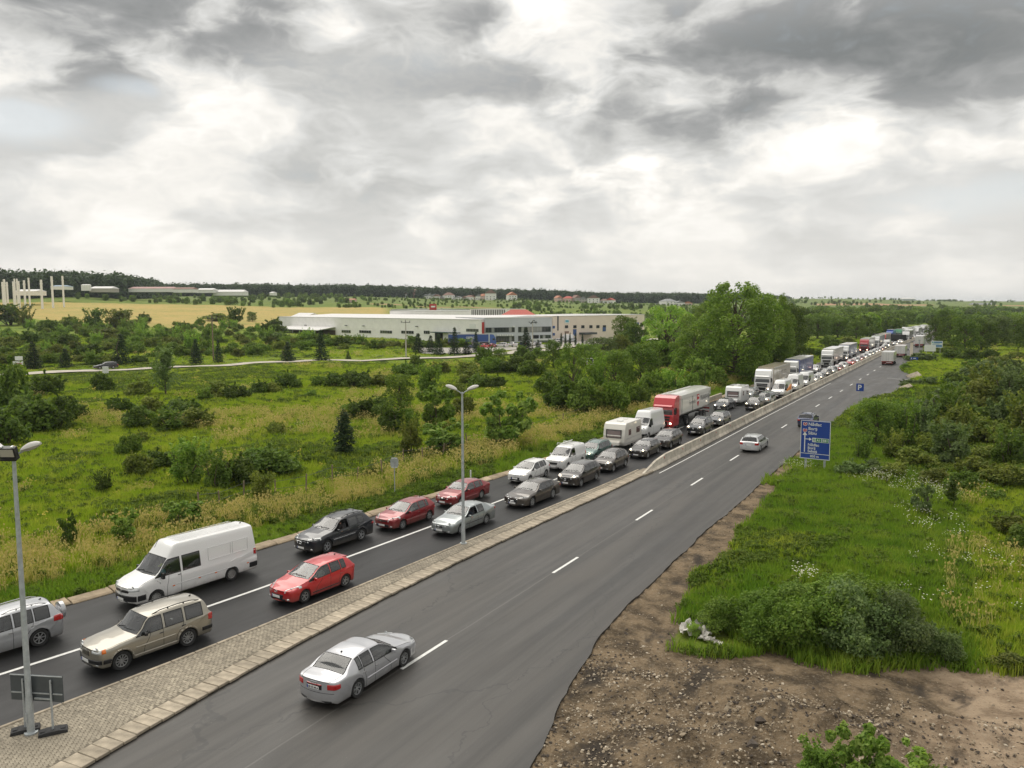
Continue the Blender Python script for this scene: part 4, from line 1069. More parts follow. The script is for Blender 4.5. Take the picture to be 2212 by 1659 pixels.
  mb = MB(); sk.quad(mb, [(-.33, yr - .1, rz_ + .07), (.33, yr - .1, rz_ + .07), (.33, yr - .1, rz_ + .12), (-.33, yr - .1, rz_ + .12)], 0.012, 6, 2); add('light_strip', mb.mesh('light_strip', M['tail']))
  mb = MB()
  for k in (-.62, -.54): mb.tube([(k * Wd, yr - .03, P['gc'] + .05), (k * Wd, yr + .2, P['gc'] + .05)], .03, 8)
  add('exhaust', mb.mesh('exhaust', M['alu']), fine=True)
  if bd == 'rings':
   q, nn = sk.near((0, yr - .1, tz - .05), .012); mb = MB()
   for k in range(4):
    V = []; F = []
    for i in range(12):
     t = 2 * PI * i / 12; V += [((k - 1.5) * .068 + rr * math.cos(t), -dy, rr * math.sin(t)) for rr, dy in ((.034, 0), (.042, .008), (.05, 0))]
    for i in range(12): F += [(i * 3 + j, (i + 1) % 12 * 3 + j, (i + 1) % 12 * 3 + j + 1, i * 3 + j + 1) for j in (0, 1)]
    mb.add(V, F)
   add('badge', mb.mesh('badge', M['chrome']), loc=tuple(q), fine=True)
 # mirrors
 for x in (-1, 1):
  y0 = yc - P['cowl'][0] - 0.32; z0 = P['belt'][0] + .06; ms = P.get('mirror', (0.19, 0.10, 0.14))
  mb = MB(); mb.box((x * (Wd + .07), y0, z0), ms);
  mi = add('mirror', mb.mesh('mirror', M['trim'] if P.get('blackmirror') else M['paint'], smooth=True, bevel=0.04, segs=2), painted=not P.get('blackmirror'))
  mb = MB(); mb.box((x * (Wd - .02), y0 - .0, z0 - .05), (.12, .05, .03)); add('mirror_arm', mb.mesh('mirror_arm', M['trim']), mi, fine=True)
 # handles
 for x in (-1, 1):
  for yh in ([P['bp'][0] - .08] + ([P['cp'][0] - .02] if P.get('doors', 4) == 4 else [])):
   q, nn = sk.near((x * (Wd + .1), yc - yh, P['belt'][0] - .10), 0.012)
   mb = MB(); mb.box((0, 0, 0), (.03, .17, .035))
   add('door_handle', mb.mesh('door_handle', M['trim'] if P.get('blackhandle') else M['paint'], bevel=.008, segs=1), loc=tuple(q), painted=not P.get('blackhandle'), fine=True)
 # side strip
 if P.get('strip'):
  zc, hh, mt = P['strip']
  mb = MB()
  for x in (-1, 1): sk.quad(mb, [(x * (Wd + .1), yc - P['fo'] - R - .14, zc - hh), (x * (Wd + .1), -P['wb'] / 2 + R + .14, zc - hh), (x * (Wd + .1), -P['wb'] / 2 + R + .14, zc + hh), (x * (Wd + .1), yc - P['fo'] - R - .14, zc + hh)], 0.016, 10, 2)
  add('side_strip', mb.mesh('side_strip', M[mt]), painted=(mt == 'paint'))
 if P.get('cladding'):
  mb = MB(); z0, z1 = P['gc'] + .02, P['gc'] + .17
  for x in (-1, 1):
   sk.quad(mb, [(x * (Wd + .1), P['wb'] / 2 - R - .08, z0), (x * (Wd + .1), -P['wb'] / 2 + R + .08, z0), (x * (Wd + .1), -P['wb'] / 2 + R + .08, z1), (x * (Wd + .1), P['wb'] / 2 - R - .08, z1)], 0.018, 10, 2)
   for yy in (P['wb'] / 2, -P['wb'] / 2):
    for k in range(8):
     t0, t1 = PI * k / 8, PI * (k + 1) / 8; r0, r1 = R + .055, R + .125
     sk.quad(mb, [(x * (Wd + .1), yy + r0 * math.cos(t0), R + r0 * math.sin(t0)), (x * (Wd + .1), yy + r0 * math.cos(t1), R + r0 * math.sin(t1)), (x * (Wd + .1), yy + r1 * math.cos(t1), R + r1 * math.sin(t1)), (x * (Wd + .1), yy + r1 * math.cos(t0), R + r1 * math.sin(t0))], 0.02, 1, 1)
  add('wheel_arch_trim', mb.mesh('wheel_arch_trim', M['trim'] if P['cladding'] == 1 else M['paint']), painted=P['cladding'] != 1)
 # roof rails, aerial, wipers
 if P['rails']:
  mt = M[P['rails']]
  for x in (-1, 1):
   mb = MB(); pts = []
   y0, y1 = yc - P['head'][0] - .22, yc - P['rr'][0] + .12
   for k in range(7):
    f = k / 6; y = y0 + (y1 - y0) * f; xx = x * Wd * P['tumble'] * .88
    q = sk.b.ray_cast(Vector((xx, y, H + 1)), Vector((0, 0, -1)))[0]; pts.append((xx, y, (q.z if q else H) + (0.055 if 0 < k < 6 else 0.0)))
   mb.tube(pts, 0.02, 6)
   for k in (2, 4): mb.box((pts[k][0], pts[k][1], pts[k][2] - .03), (.03, .05, .06))
   add('roof_rail', mb.mesh('roof_rail', mt, smooth=True))
 q = sk.b.ray_cast(Vector((0, yc - P['rr'][0] + .18, H + 1)), Vector((0, 0, -1)))[0]
 if q and P.get('aerial', True):
  mb = MB(); mb.prism([(0.07, 0), (-.05, 0), (-.06, .05), (-.03, .055)], 'x', -.016, .016); me_ = mb.mesh('aerial', M['trim'])
  add('aerial', me_, loc=(0, q.y, q.z - .005), fine=True)
 mb = MB()
 for x0, x1 in ((-.10, .48), (-.62, -.08)):
  pts = []
  for k in range(5):
   f = k / 4; xx = -(x0 + (x1 - x0) * f) * Wd / .88;
   q, nn = sk.near((xx, yc - P['cowl'][0] - .06 - .05 * f, P['cowl'][1] + .06 + .04 * f), 0.025); pts.append(q)
  mb.tube(pts, 0.011, 5)
 add('wiper', mb.mesh('wiper', M['trim']), fine=True)
 if P.get('spoiler'):
  mb = MB(); y = yc - P['rr'][0] - .02; hw = Wd * P['tumble'] * .9
  mb.add([(-hw, y + .1, P['rr'][1] - .02), (hw, y + .1, P['rr'][1] - .02), (hw * .95, y - .17, P['rr'][1] - .035), (-hw * .95, y - .17, P['rr'][1] - .035), (-hw, y + .1, P['rr'][1] + .028), (hw, y + .1, P['rr'][1] + .028), (hw * .95, y - .17, P['rr'][1] - .005), (-hw * .95, y - .17, P['rr'][1] - .005)], [(0, 1, 2, 3), (4, 5, 6, 7), (0, 1, 5, 4), (1, 2, 6, 5), (2, 3, 7, 6), (3, 0, 4, 7)])
  add('spoiler', mb.mesh('spoiler', M['paint'], bevel=.01, segs=1), painted=True)
 extra = P.get('extra')
 if extra: extra(add, sk, P, yc)
 return dict(rec=rec, P=P, name=name)
ALPHA = 0.0
def put_car(model, s, t, col, label, cat='car', group=None, rz=None, metal=0.0, plate=None, lit=0, fine=True, name=None, z=0.0, along='lane', facing=-1):
 if rz is None:
  rz = -heading(along, s) + (PI if facing < 0 else 0)
 r = empty(name or model['name'], (t, s, z), rz); tag(r, label, cat, group)
 made = []
 for e in model['rec']:
  if e.get('plate'):
   made.append(plate_obj(r, e['loc'], plate if fine else None, e['back']))
   continue
  if e.get('fine') and not fine and not (e.get('bulb') and lit):
   made.append(None); continue
  par = r if e['p'] < 0 else made[e['p']]
  o = bpy.data.objects.new(e['n'], e['me']); o.location = e['loc']; o.rotation_euler = e['rot']; link(o, par)
  if e['c']: o.color = (*col, metal)
  if e.get('bulb') and lit:
   o.material_slots[0].link = 'OBJECT'; o.material_slots[0].material = M['lit']
  if e.get('label'): o['label'] = e['label']
  made.append(o)
 return r
# ------------------------------------------------------------------ the kinds of car
SPEC = {
 'saloon_rings': dict(L=4.80, W=1.81, H=1.45, wb=2.76, fo=0.92, R=0.325, nose=0.68, cowl=(1.40, 0.97), head=(2.18, 1.375), bp=(2.72, 2.82), cp=(3.34, 3.40), q=3.60, rr=(3.66, 1.37), bl=(4.24, 1.03), tailz=0.97, belt=(0.90, 0.99), gtop=1.345, tumble=0.66, boot=True, badge='rings', spokes=6, glass=('f', 'r', 'q'), strip=(0.50, 0.03, 'paint'), tint_rear=False, bulge=0.2, tbulge=0.16, tailh=(0.70, 0.90), taily0=0.56, rplatez=0.76),
 'big_liftback': dict(L=4.97, W=1.91, H=1.42, wb=2.91, fo=0.92, R=0.36, nose=0.70, cowl=(1.50, 0.95), head=(2.35, 1.355), bp=(2.92, 3.0), cp=(3.55, 3.62), q=3.95, rr=(3.85 + .15, 1.33), bl=(4.72, 1.03), tailz=0.98, belt=(0.91, 0.99), gtop=1.32, tumble=0.64, boot=True, badge='rings', spokes=9, grille=(0.36, 0.26, 0.02), bars=4, grillering=True, sweep=.5, lampz=.69, lamph=.15, bulge=.22),
 'saloon_silver': dict(L=4.70, W=1.75, H=1.46, wb=2.70, fo=0.93, R=0.315, nose=0.70, cowl=(1.38, 0.97), head=(2.10, 1.38), bp=(2.66, 2.76), cp=(3.34, 3.42), q=3.50, rr=(3.60, 1.37), bl=(4.18, 1.02), tailz=1.0, belt=(0.90, 0.98), gtop=1.35, tumble=0.67, boot=True, badge='disc', badger=.06, spokes=9, glass=('f', 'r'), grille=(0.30, 0.13, 0.01), bars=5, grillering=True, lampy=(.40, .93), lamph=.19, strip=(0.50, 0.025, 'trim'), open='L'),
 'liftback_red': dict(L=4.51, W=1.73, H=1.43, wb=2.51, fo=0.90, R=0.305, nose=0.70, cowl=(1.34, 0.96), head=(2.02, 1.35), bp=(2.55, 2.65), cp=(3.22, 3.30), q=3.55, rr=(3.64, 1.33), bl=(4.24, 1.02), tailz=0.99, belt=(0.90, 0.98), gtop=1.32, tumble=0.67, boot=True, spokes=8, rim='steel', grille=(0.27, 0.14, 0.0), bars=1, grillering=True, lampy=(.36, .93), lamph=.17, rise=.05, strip=(.5, .03, 'paint'), glass=('f', 'r', 'q')),
 'hatch_sharp': dict(L=4.03, W=1.74, H=1.47, wb=2.57, fo=0.80, R=0.305, nose=0.70, cowl=(1.06, 0.98), head=(1.92, 1.40), bp=(2.38, 2.47), cp=(3.06, 3.13), q=3.40, rr=(3.62, 1.40), bl=(3.92, 1.03), tailz=0.92, belt=(0.90, 1.03), gtop=1.375, tumble=0.68, spokes=5, badge='oval', badgez=.69, sweep=.62, lampy=(.50, .96), lamph=.12, rise=.13, grille=(0.46, 0.30, 0.12), bars=0, platez=.46, spoiler=True, strip=(.33, .03, 'trim'), tailh=(.8, .98)),
 'hatch_round': dict(L=4.06, W=1.73, H=1.45, wb=2.59, fo=0.85, R=0.31, nose=0.71, cowl=(1.10, 0.97), head=(1.95, 1.385), bp=(2.42, 2.50), cp=(3.06, 3.14), q=3.36, rr=(3.62, 1.38), bl=(3.93, 1.04), tailz=0.92, belt=(0.90, 1.05), gtop=1.36, tumble=0.66, spokes=6, badge='diamond', badgez=.68, badger=.075, sweep=.62, lampy=(.46, .96), lamph=.16, rise=.12, grille=(0.42, 0.07, 0.0), bars=1, intake=(.6, .27, .45), spoiler=True),
 'suv_black': dict(L=4.74, W=1.85, H=1.69, wb=2.72, fo=0.95, R=0.36, gc=0.2, nose=0.84, cowl=(1.38, 1.10), head=(2.15, 1.58), bp=(2.66, 2.76), cp=(3.38, 3.46), q=3.90, rr=(4.05, 1.61), bl=(4.52, 1.14), tailz=1.02, belt=(1.04, 1.12), gtop=1.55, tumble=0.66, spokes=5, badge='oval', badger=.07, grille=(0.34, 0.17, 0.02), bars=3, grillering=True, rails='black', lampy=(.42, .95), lamph=.19, rise=.10, sweep=.5, spoiler=True, open='L', strip=(.62, .02, 'chrome')),
 'suv_boxy': dict(L=4.61, W=1.84, H=1.76, wb=2.69, fo=0.80, R=0.365, tw=0.25, gc=0.25, nose=0.95, cowl=(1.38, 1.13), head=(1.95, 1.67), bp=(2.45, 2.57), cp=(3.32, 3.44), q=4.16, rr=(4.28, 1.68), bl=(4.48, 1.16), tailz=1.06, belt=(1.08, 1.13), gtop=1.62, tumble=0.74, spokes=10, slots=True, grille=(0.34, 0.22, 0.0), orange=True, lampy=(.42, .86), lamph=.2, sweep=.10, rise=0.0, rails='black', darkbumper=(.42, .60), blackmirror=True, blackhandle=True, cladding=2, tailh=(.82, 1.12), taily0=.78, bulge=.12, strip=(.70, .035, 'paint'), platez=.52, intake=(.5, .3, .4)),
 'suv_spare': dict(L=4.4, W=1.815, H=1.69, wb=2.56, fo=0.90, R=0.355, gc=0.2, nose=0.84, cowl=(1.30, 1.08), head=(2.0, 1.60), bp=(2.5, 2.6), cp=(3.26, 3.34), q=3.88, rr=(4.02, 1.60), bl=(4.26, 1.12), tailz=1.02, belt=(1.02, 1.12), gtop=1.56, tumble=0.68, spokes=7, rails='alu', tailh=(.86, 1.14), taily0=.72, twrap=.4, badge='oval'),
 'mpv_dark': dict(L=4.36, W=1.79, H=1.56, wb=2.70, fo=0.86, R=0.32, nose=0.80, cowl=(1.02, 1.04), head=(1.90, 1.49), bp=(2.45, 2.54), cp=(3.22, 3.3), q=3.72, rr=(3.92, 1.48), bl=(4.22, 1.08), tailz=.98, belt=(.98, 1.10), gtop=1.45, tumble=.67, spokes=5, badge='star', badger=.085, grille=(.36, .17, .02), bars=2, grillering=True, lampy=(.42, .95), lamph=.17, spoiler=True, cladding=None),
 'hatch_high': dict(L=4.08, W=1.75, H=1.55, wb=2.59, fo=0.83, R=0.325, gc=.2, nose=0.78, cowl=(1.14, 1.02), head=(1.86, 1.47), bp=(2.36, 2.45), cp=(3.05, 3.13), q=3.45, rr=(3.66, 1.47), bl=(3.94, 1.05), tailz=.95, belt=(.96, 1.05), gtop=1.44, tumble=.68, spokes=6, badge='shield', grille=(.42, .15, .02), bars=2, lampy=(.5, .95), lamph=.17, cladding=1, rails='black'),
 'hatch_dark': dict(L=4.23, W=1.75, H=1.43, wb=2.66, fo=0.78, R=0.32, nose=0.72, cowl=(1.34, .97), head=(2.02, 1.36), bp=(2.52, 2.62), cp=(3.2, 3.28), q=3.55, rr=(3.78, 1.36), bl=(4.08, 1.02), tailz=.94, belt=(.91, 1.0), gtop=1.33, tumble=.68, spokes=7, badge='disc', badger=.04, badgez=.73, grille=(.22, .11, .0), bars=1, lampy=(.42, .94), lamph=.15, rise=.06),
 'crossover': dict(L=4.35, W=1.80, H=1.61, wb=2.63, fo=0.86, R=0.345, gc=.2, nose=0.84, cowl=(1.26, 1.07), head=(1.98, 1.53), bp=(2.48, 2.57), cp=(3.2, 3.28), q=3.72, rr=(3.9, 1.52), bl=(4.2, 1.12), tailz=1.0, belt=(1.02, 1.13), gtop=1.5, tumble=.67, spokes=5, badge='disc', grille=(.40, .17, .02), bars=2, lampy=(.46, .95), lamph=.17, cladding=1),
 'suv_wide': dict(L=4.43, W=1.81, H=1.68, wb=2.60, fo=0.88, R=0.35, gc=.2, nose=0.86, cowl=(1.28, 1.08), head=(1.98, 1.58), bp=(2.5, 2.6), cp=(3.26, 3.34), q=3.86, rr=(4.06, 1.58), bl=(4.28, 1.12), tailz=1.0, belt=(1.03, 1.11), gtop=1.55, tumble=.70, spokes=5, badge='disc', grille=(.42, .12, .0), bars=2, lampy=(.44, .95), lamph=.16, rise=.03, rails='alu', cladding=1),
 'wagon': dict(L=4.70, W=1.78, H=1.49, wb=2.71, fo=0.92, R=0.315, nose=0.70, cowl=(1.40, .97), head=(2.08, 1.40), bp=(2.62, 2.72), cp=(3.36, 3.44), q=4.18, rr=(4.30, 1.41), bl=(4.56, 1.02), tailz=.95, belt=(.90, .97), gtop=1.38, tumble=.68, spokes=6, badge='disc', grille=(.32, .11, .01), bars=2, grillering=True, lampy=(.42, .94), lamph=.15, rails='alu', strip=(.5, .025, 'trim'), tailh=(.72, .96)),
 'van_small': dict(L=4.42, W=1.84, H=1.84, wb=2.66, fo=0.90, R=0.32, nose=0.86, cowl=(1.02, 1.10), head=(1.72, 1.70), bp=(2.30, 2.40), cp=(3.3, 3.4), q=4.2, rr=(4.32, 1.80), bl=(4.38, 1.12), tailz=.8, belt=(1.08, 1.12), gtop=1.66, tumble=.80, spokes=6, rim='steel', glass=('f',), badge='oval', badgez=.86, badger=.06, grille=(.42, .20, .08), bars=2, lampy=(.52, .95), lamph=.22, rise=.14, sweep=.5, rearglass=False, doors=2, tailh=(.8, 1.15), taily0=.86, rearseats=False, flat=True, rh=1.84),
 'van_round': dict(L=6.55, W=1.93, H=2.58, wb=4.02, fo=1.0, R=0.345, tw=.215, gc=.25, nose=0.98, cowl=(0.98, 1.32), head=(1.66, 2.02), bp=(2.26, 2.40), cp=(3.32, 3.42), q=6.1, rr=(6.42, 2.50), bl=(6.50, 1.3), tailz=.75, belt=(1.26, 1.26), gtop=1.95, tumble=.74, spokes=6, rim='steel', glass=('f', 'r'), badge='star', badger=.12, badgez=.86, grille=(.60, .14, .04), bars=0, lampy=(.46, .94), lamph=.2, rise=.02, sweep=.22, rearglass=False, rh=2.58, flat=True, doors=2, darkbumper=(.38, .66), blackmirror=True, blackhandle=True, mirror=(.22, .12, .30), tailh=(1.0, 1.34), taily0=.9, rearseats=False, seatoff=-.15, seatz=.78, platez=.48, intake=(.5, .3, .4), ns=4, nr=4, taily=.96, tbulge=.02),
 'van_tall': dict(L=5.98, W=2.0, H=2.76, wb=3.75, fo=1.02, R=0.345, tw=.215, gc=.25, nose=1.08, cowl=(0.92, 1.34), head=(1.72, 2.05), bp=(2.3, 2.42), cp=(3.32, 3.42), q=5.5, rr=(5.86, 2.68), bl=(5.93, 1.3), tailz=.75, belt=(1.30, 1.30), gtop=1.98, tumble=.76, spokes=6, rim='steel', glass=('f',), badge='oval', badgez=1.0, badger=.09, grille=(.48, .34, .02), bars=3, lampy=(.56, .95), lamph=.26, rise=.18, sweep=.4, rearglass=False, rh=2.76, flat=True, doors=2, darkbumper=(.36, .62), mirror=(.2, .12, .34), blackmirror=True, rearseats=False, seatoff=-.15, seatz=.80, platez=.48, taily=.96, tbulge=.02, ns=4, nr=4),
}
MODEL = {}
def model(k):
 if k not in MODEL: MODEL[k] = build_car({'saloon_rings': 'saloon_car', 'van_round': 'panel_van', 'van_tall': 'panel_van', 'van_small': 'delivery_van'}.get(k, 'estate_car' if k == 'wagon' else 'saloon_car' if 'saloon' in k else 'suv' if 'suv' in k else 'hatchback_car'), SPEC[k])
 return MODEL[k]
QG = 'vehicles queuing in the two left lanes'
def mid(k, s_front):        # along-road place of a queuing vehicle's middle, from its front axle
 return s_front + SPEC[k]['wb'] / 2
C = dict(red=(0.50, 0.012, 0.016), dred=(0.27, 0.012, 0.018), silver=(0.46, 0.47, 0.49), white=(0.76, 0.76, 0.75), black=(0.012, 0.014, 0.02), beige=(0.34, 0.315, 0.26), brown=(0.085, 0.072, 0.062), green=(0.085, 0.17, 0.145), grey=(0.10, 0.105, 0.11), bgrey=(0.31, 0.34, 0.345), dbrown=(0.038, 0.032, 0.03), navy=(0.02, 0.035, 0.10))
def q_car(k, s, t, col, label, cat='car', metal=0.0, plate=None, lit=0, fine=True, name=None):
 half = SPEC[k]['W'] / 2 - 0.1
 return put_car(model(k), mid(k, s), t - half + float(tx('lane', mid(k, s)) - tx('lane', s)), C[col] if isinstance(col, str) else col, label, cat, QG, metal=metal, plate=plate, lit=lit, fine=fine, name=name)
# near the bridge: front-left wheel places
near = [
 ('suv_boxy', 17.9, -27.4, 'beige', 'muddy beige boxy off-road estate with slotted grille in the inner queue', 0.55, None, 0, 'suv'),
 ('hatch_sharp', 26.4, -26.4, 'red', 'bright red hatchback with black hexagonal grille beside the paved median', 0.1, None, 0, 'car'),
 ('saloon_silver', 39.3, -26.3, 'bgrey', 'pale grey-green saloon behind the median lamp post, driver window open', 0.55, None, 0, 'car'),
 ('big_liftback', 47.2, -25.7, 'brown', 'long grey-brown liftback with large grille and bright alloy wheels', 0.6, None, 0, 'car'),
 ('mpv_dark', 54.4, -25.4, 'dbrown', 'near-black tall hatchback with star badge and lit headlamps', 0.4, None, 1, 'car'),
 ('hatch_high', 60.7, -25.4, 'brown', 'brown raised hatchback with lit headlamps just before the barrier tip', 0.5, None, 1, 'car'),
 ('hatch_dark', 67.7, -25.0, 'dbrown', 'dark brown hatchback with lit headlamps beside the sloping barrier end', 0.4, None, 1, 'car'),
 ('crossover', 73.4, -24.8, 'dbrown', 'dark crossover with unlit lamps beside the tall white van', 0.3, None, 0, 'car'),
 ('suv_wide', 82.9, -24.4, 'black', 'black wide off-road car with roof rails beside the red lorry cab', 0.2, None, 1, 'suv'),
 ('hatch_high', 90.0, -24.3, 'grey', 'dark grey raised hatchback beside the rear wheels of the red lorry', 0.4, None, 1, 'car'),
 ('suv_wide', 106.3, -24.0, 'dbrown', 'dark off-road car beside the second white caravan', 0.3, None, 1, 'suv'),
 ('suv_boxy', 111.6, -23.8, 'bgrey', 'silver-grey boxy off-road car right ahead of the orange-striped van', 0.5, None, 1, 'suv'),
 ('suv_spare', 15.05, -32.65, 'silver', 'silver off-road car cut off by the left picture edge, spare wheel on its back', 0.5, None, 0, 'suv'),
 ('van_round', 22.8, -32.15, 'white', 'long white high-roofed panel van with one side window, nearest the bridge', 0.0, None, 0, 'van'),
 ('suv_black', 32.6, -30.8, 'black', 'black off-road car with roof rails, driver arm out of the open window', 0.2, None, 0, 'suv'),
 ('hatch_round', 38.4, -30.0, 'dred', 'dark red hatchback with diamond badge behind the black off-road car', 0.3, None, 0, 'car'),
 ('liftback_red', 45.0, -30.1, 'dred', 'dark red older liftback with small chrome grille beyond the lamp post', 0.3, None, 0, 'car'),
 ('hatch_sharp', 53.6, -29.4, 'white', 'white hatchback in the outer queue ahead of the small white van', 0.0, None, 1, 'car'),
 ('van_small', 59.5, -29.0, 'white', 'small white delivery van carrying roof bars', 0.0, None, 1, 'van'),
 ('wagon', 64.2, -28.6, 'green', 'metallic green estate car towing the first caravan', 0.5, None, 1, 'car'),
 ('van_tall', 77.8, -28.7, 'white', 'tall white panel van between the first caravan and the red lorry', 0.0, None, 0, 'van'),
 ('saloon_rings', 104.0, -27.5, 'black', 'black saloon with lit headlamps towing the second caravan', 0.3, None, 1, 'car'),
 ('wagon', 119.2, -27.8, 'bgrey', 'pale grey estate between the second caravan and the beige lorry', 0.4, None, 1, 'car'),
]
for k, s, t, c, lb, mt, pl, lit, cat in near:
 q_car(k, s, t, c, lb, cat, mt, pl, lit)
# road going away: silver saloon nearest, then an estate and a dark blue MPV
put_car(model('saloon_rings'), 21.95, -19.08, (0.50, 0.505, 0.53), 'silver saloon driving away alone on the near right carriageway', 'car', metal=0.45, plate='SB 69 MLA', facing=1, along='dash', rz=-R_(-1.5))
put_car(model('wagon'), 77.4, -17.75, (0.68, 0.69, 0.70), 'silver estate driving away beyond the middle of the right carriageway', 'car', metal=0.3, facing=1, along='dash')
put_car(model('hatch_high'), 95.6, -16.0, C['navy'], 'dark blue tall estate driving away, half hidden by the blue road sign', 'car', metal=0.3, facing=1, along='dash')
# ------------------------------------------------------------------ lorries and caravans
def patch_text(parent, txt, size, mat, loc, rot, align='LEFT', bold=0.0, name='lettering'):
 if (txt, size) not in M2: M2[(txt, size)] = text_mesh(name, txt, size, mat, align, bold)
 return obj(name, M2[(txt, size)], parent, loc, rot)
TR = {}
def tr_mesh(key, fn):
 if key not in TR: TR[key] = fn()
 return TR[key]
LORRYP = M['paint']
def lorry(s_front, t, cab, side, label, roof=(0.70, 0.69, 0.66), trailer='box', lit=1, text=None, tl=13.6, name='articulated_lorry', cat='lorry', facing=-1, along='lane', group=QG, dz=0.0, low=False, fine=True):
 s0 = s_front; rz = -heading(along, s_front + 8 * (1 if facing < 0 else -1)) + (PI if facing < 0 else 0)
 r = empty(name, (t, s0, dz), rz); tag(r, label, cat, group)
 def P(nm, key, fn, col=None, par=None, loc=(0, 0, 0), rot=(0, 0, 0), metal=0.0):
  o = obj(nm, tr_mesh(key, fn), par or r, loc, rot)
  if col: o.color = (*col, metal)
  return o
 H = 3.75 if not low else 3.3
 def cabm():
  pr = [(0.0, 0.42), (0.02, 1.0), (-0.02, 1.55), (-0.10, 1.75), (-0.26, 2.62), (-0.42, 2.95), (-0.72, H - .25), (-1.25, H - .03), (-2.02, H), (-2.10, H - .1), (-2.10, 1.05), (-1.98, 0.95), (-1.98, .55), (-1.92, .42)]
  return MB().prism(pr, 'x', -1.22, 1.22).mesh('cab', LORRYP, bevel=0.09, segs=3, angle=40)
 c = P('cab', ('cab', low), cabm, cab)
 P('windscreen', 'lws', lambda: MB().add([(-1.06, -.075, 1.74), (1.06, -.075, 1.74), (1.02, -.262, 2.56), (-1.02, -.262, 2.56), (-1.17, -.16, 1.76), (1.17, -.16, 1.76), (1.13, -.34, 2.54), (-1.13, -.34, 2.54)], [(0, 1, 2, 3), (4, 0, 3, 7), (1, 5, 6, 2)]).mesh('windscreen', M['tintt']), par=c)
 P('sun_visor', 'lvis', lambda: MB().prism([(-.16, 2.60), (-.02, 2.56), (-.0, 2.66), (-.24, 2.80)], 'x', -1.05, 1.05).mesh('sun_visor', LORRYP, bevel=.02), cab, c)
 P('roof_recess', 'lrec', lambda: MB().add([(-.5, -.585, 3.16), (.5, -.585, 3.16), (.44, -.665, 3.30), (-.44, -.665, 3.30)], [(0, 1, 2, 3)]).mesh('roof_recess', M['trim']), par=c) if not low else None
 for x in (-1, 1):
  P('window', ('lwin', x), lambda: MB().add([(x * 1.228, -.35, 1.78), (x * 1.228, -1.15, 1.78), (x * 1.228, -1.15, 2.45), (x * 1.228, -.50, 2.45)], [(0, 1, 2, 3)]).mesh('window', M['tintt']), par=c)
  P('door_seam', ('lds', x), lambda: MB().box((x * 1.222, -1.28, 1.75), (.012, .02, 1.7)).mesh('door_seam', M['gap']), par=c) if fine else None
  m = P('mirror', ('lmir', x), lambda: MB().box((x * 1.42, -.02, 2.12), (.2, .14, .62)).box((x * 1.3, -.12, 2.45), (.24, .05, .05)).mesh('mirror', M['trim'], bevel=.03), par=c)
  h = P('headlight', ('lhl', x), lambda: MB().add([(x * .62, .012, .66), (x * 1.10, .0, .66), (x * 1.18, -.08, .70), (x * 1.18, -.08, .94), (x * 1.10, .012, .96), (x * .66, .022, .92)], [(0, 1, 4, 5), (1, 2, 3, 4)]).mesh('headlight', M['lamp']), par=c)
  bl = P('bulb', ('lbl', x), lambda: MB().box((x * .92, .03, .80), (.17, .04, .15)).mesh('bulb', M['lamp'], bevel=.015), par=h)
  if lit: bl.material_slots[0].link = 'OBJECT'; bl.material_slots[0].material = M['lit']
 g = P('grille', 'lgr', lambda: MB().add([(-.78, .022, 1.08), (.78, .022, 1.08), (.86, -.010, 1.58), (-.86, -.010, 1.58)], [(0, 1, 2, 3)]).add([(-.50, .014, .50), (.50, .014, .50), (.56, .026, .98), (-.56, .026, .98)], [(0, 1, 2, 3)]).mesh('grille', M['trim']), par=c)
 P('grille_bar', 'lgb', lambda: MB().box((0, .03, 1.03), (1.7, .05, .07)).box((0, .012, 1.34), (1.6, .05, .04)).box((0, -.0, 1.60), (1.8, .05, .05)).mesh('grille_bar', LORRYP, bevel=.01), cab, g)
 o = plate_obj(r, (0, .035, .46), None)
 P('step', 'lst', lambda: MB().box((0, -1.0, .50), (2.40, 1.9, .3)).mesh('step', M['trim'], bevel=.04), par=c)
 # chassis
 L = tl
 P('chassis', ('lch', L, trailer), lambda: MB().box((0, -3.2, .80), (.9, 4.6, .3)).box((0, -(2.6 + L * .5), 1.06), (1.0, L, .22)).box((0, -(2.4 + L - .1), .62), (2.3, .12, .12)).box((-.75, -3.0, .66), (.5, 1.2, .5)).box((.75, -3.0, .66), (.5, 1.2, .5)).mesh('chassis', M['hub']))
 ty, rm = wheel_mesh(0.5, .32, 6, 'truck')
 ax = [1.42, 5.1] + [2.6 + L - 4.6 + 1.31 * k for k in range(3)]
 for y in ax:
  for x in (-1, 1):
   w = obj('wheel', ty, r, (x * 1.06, -y, .5), (0, 0, 0 if x > 0 else PI)); obj('rim', rm, w)
  if fine and y > 1.5: P('mudguard', 'lmg', lambda: MB().prism([(.62, .45), (.58, .85), (.3, 1.08), (-.3, 1.08), (-.58, .85), (-.62, .45), (-.58, .45), (-.54, .82), (-.28, 1.04), (.28, 1.04), (.54, .82), (.58, .45)], 'x', -1.2, -.85).prism([(.62, .45), (.58, .85), (.3, 1.08), (-.3, 1.08), (-.58, .85), (-.62, .45), (-.58, .45), (-.54, .82), (-.28, 1.04), (.28, 1.04), (.54, .82), (.58, .45)], 'x', .85, 1.2).mesh('mudguard', M['trim']), loc=(0, -y, 0)) if y < 6 else None
 y0 = -2.55; y1 = y0 - L
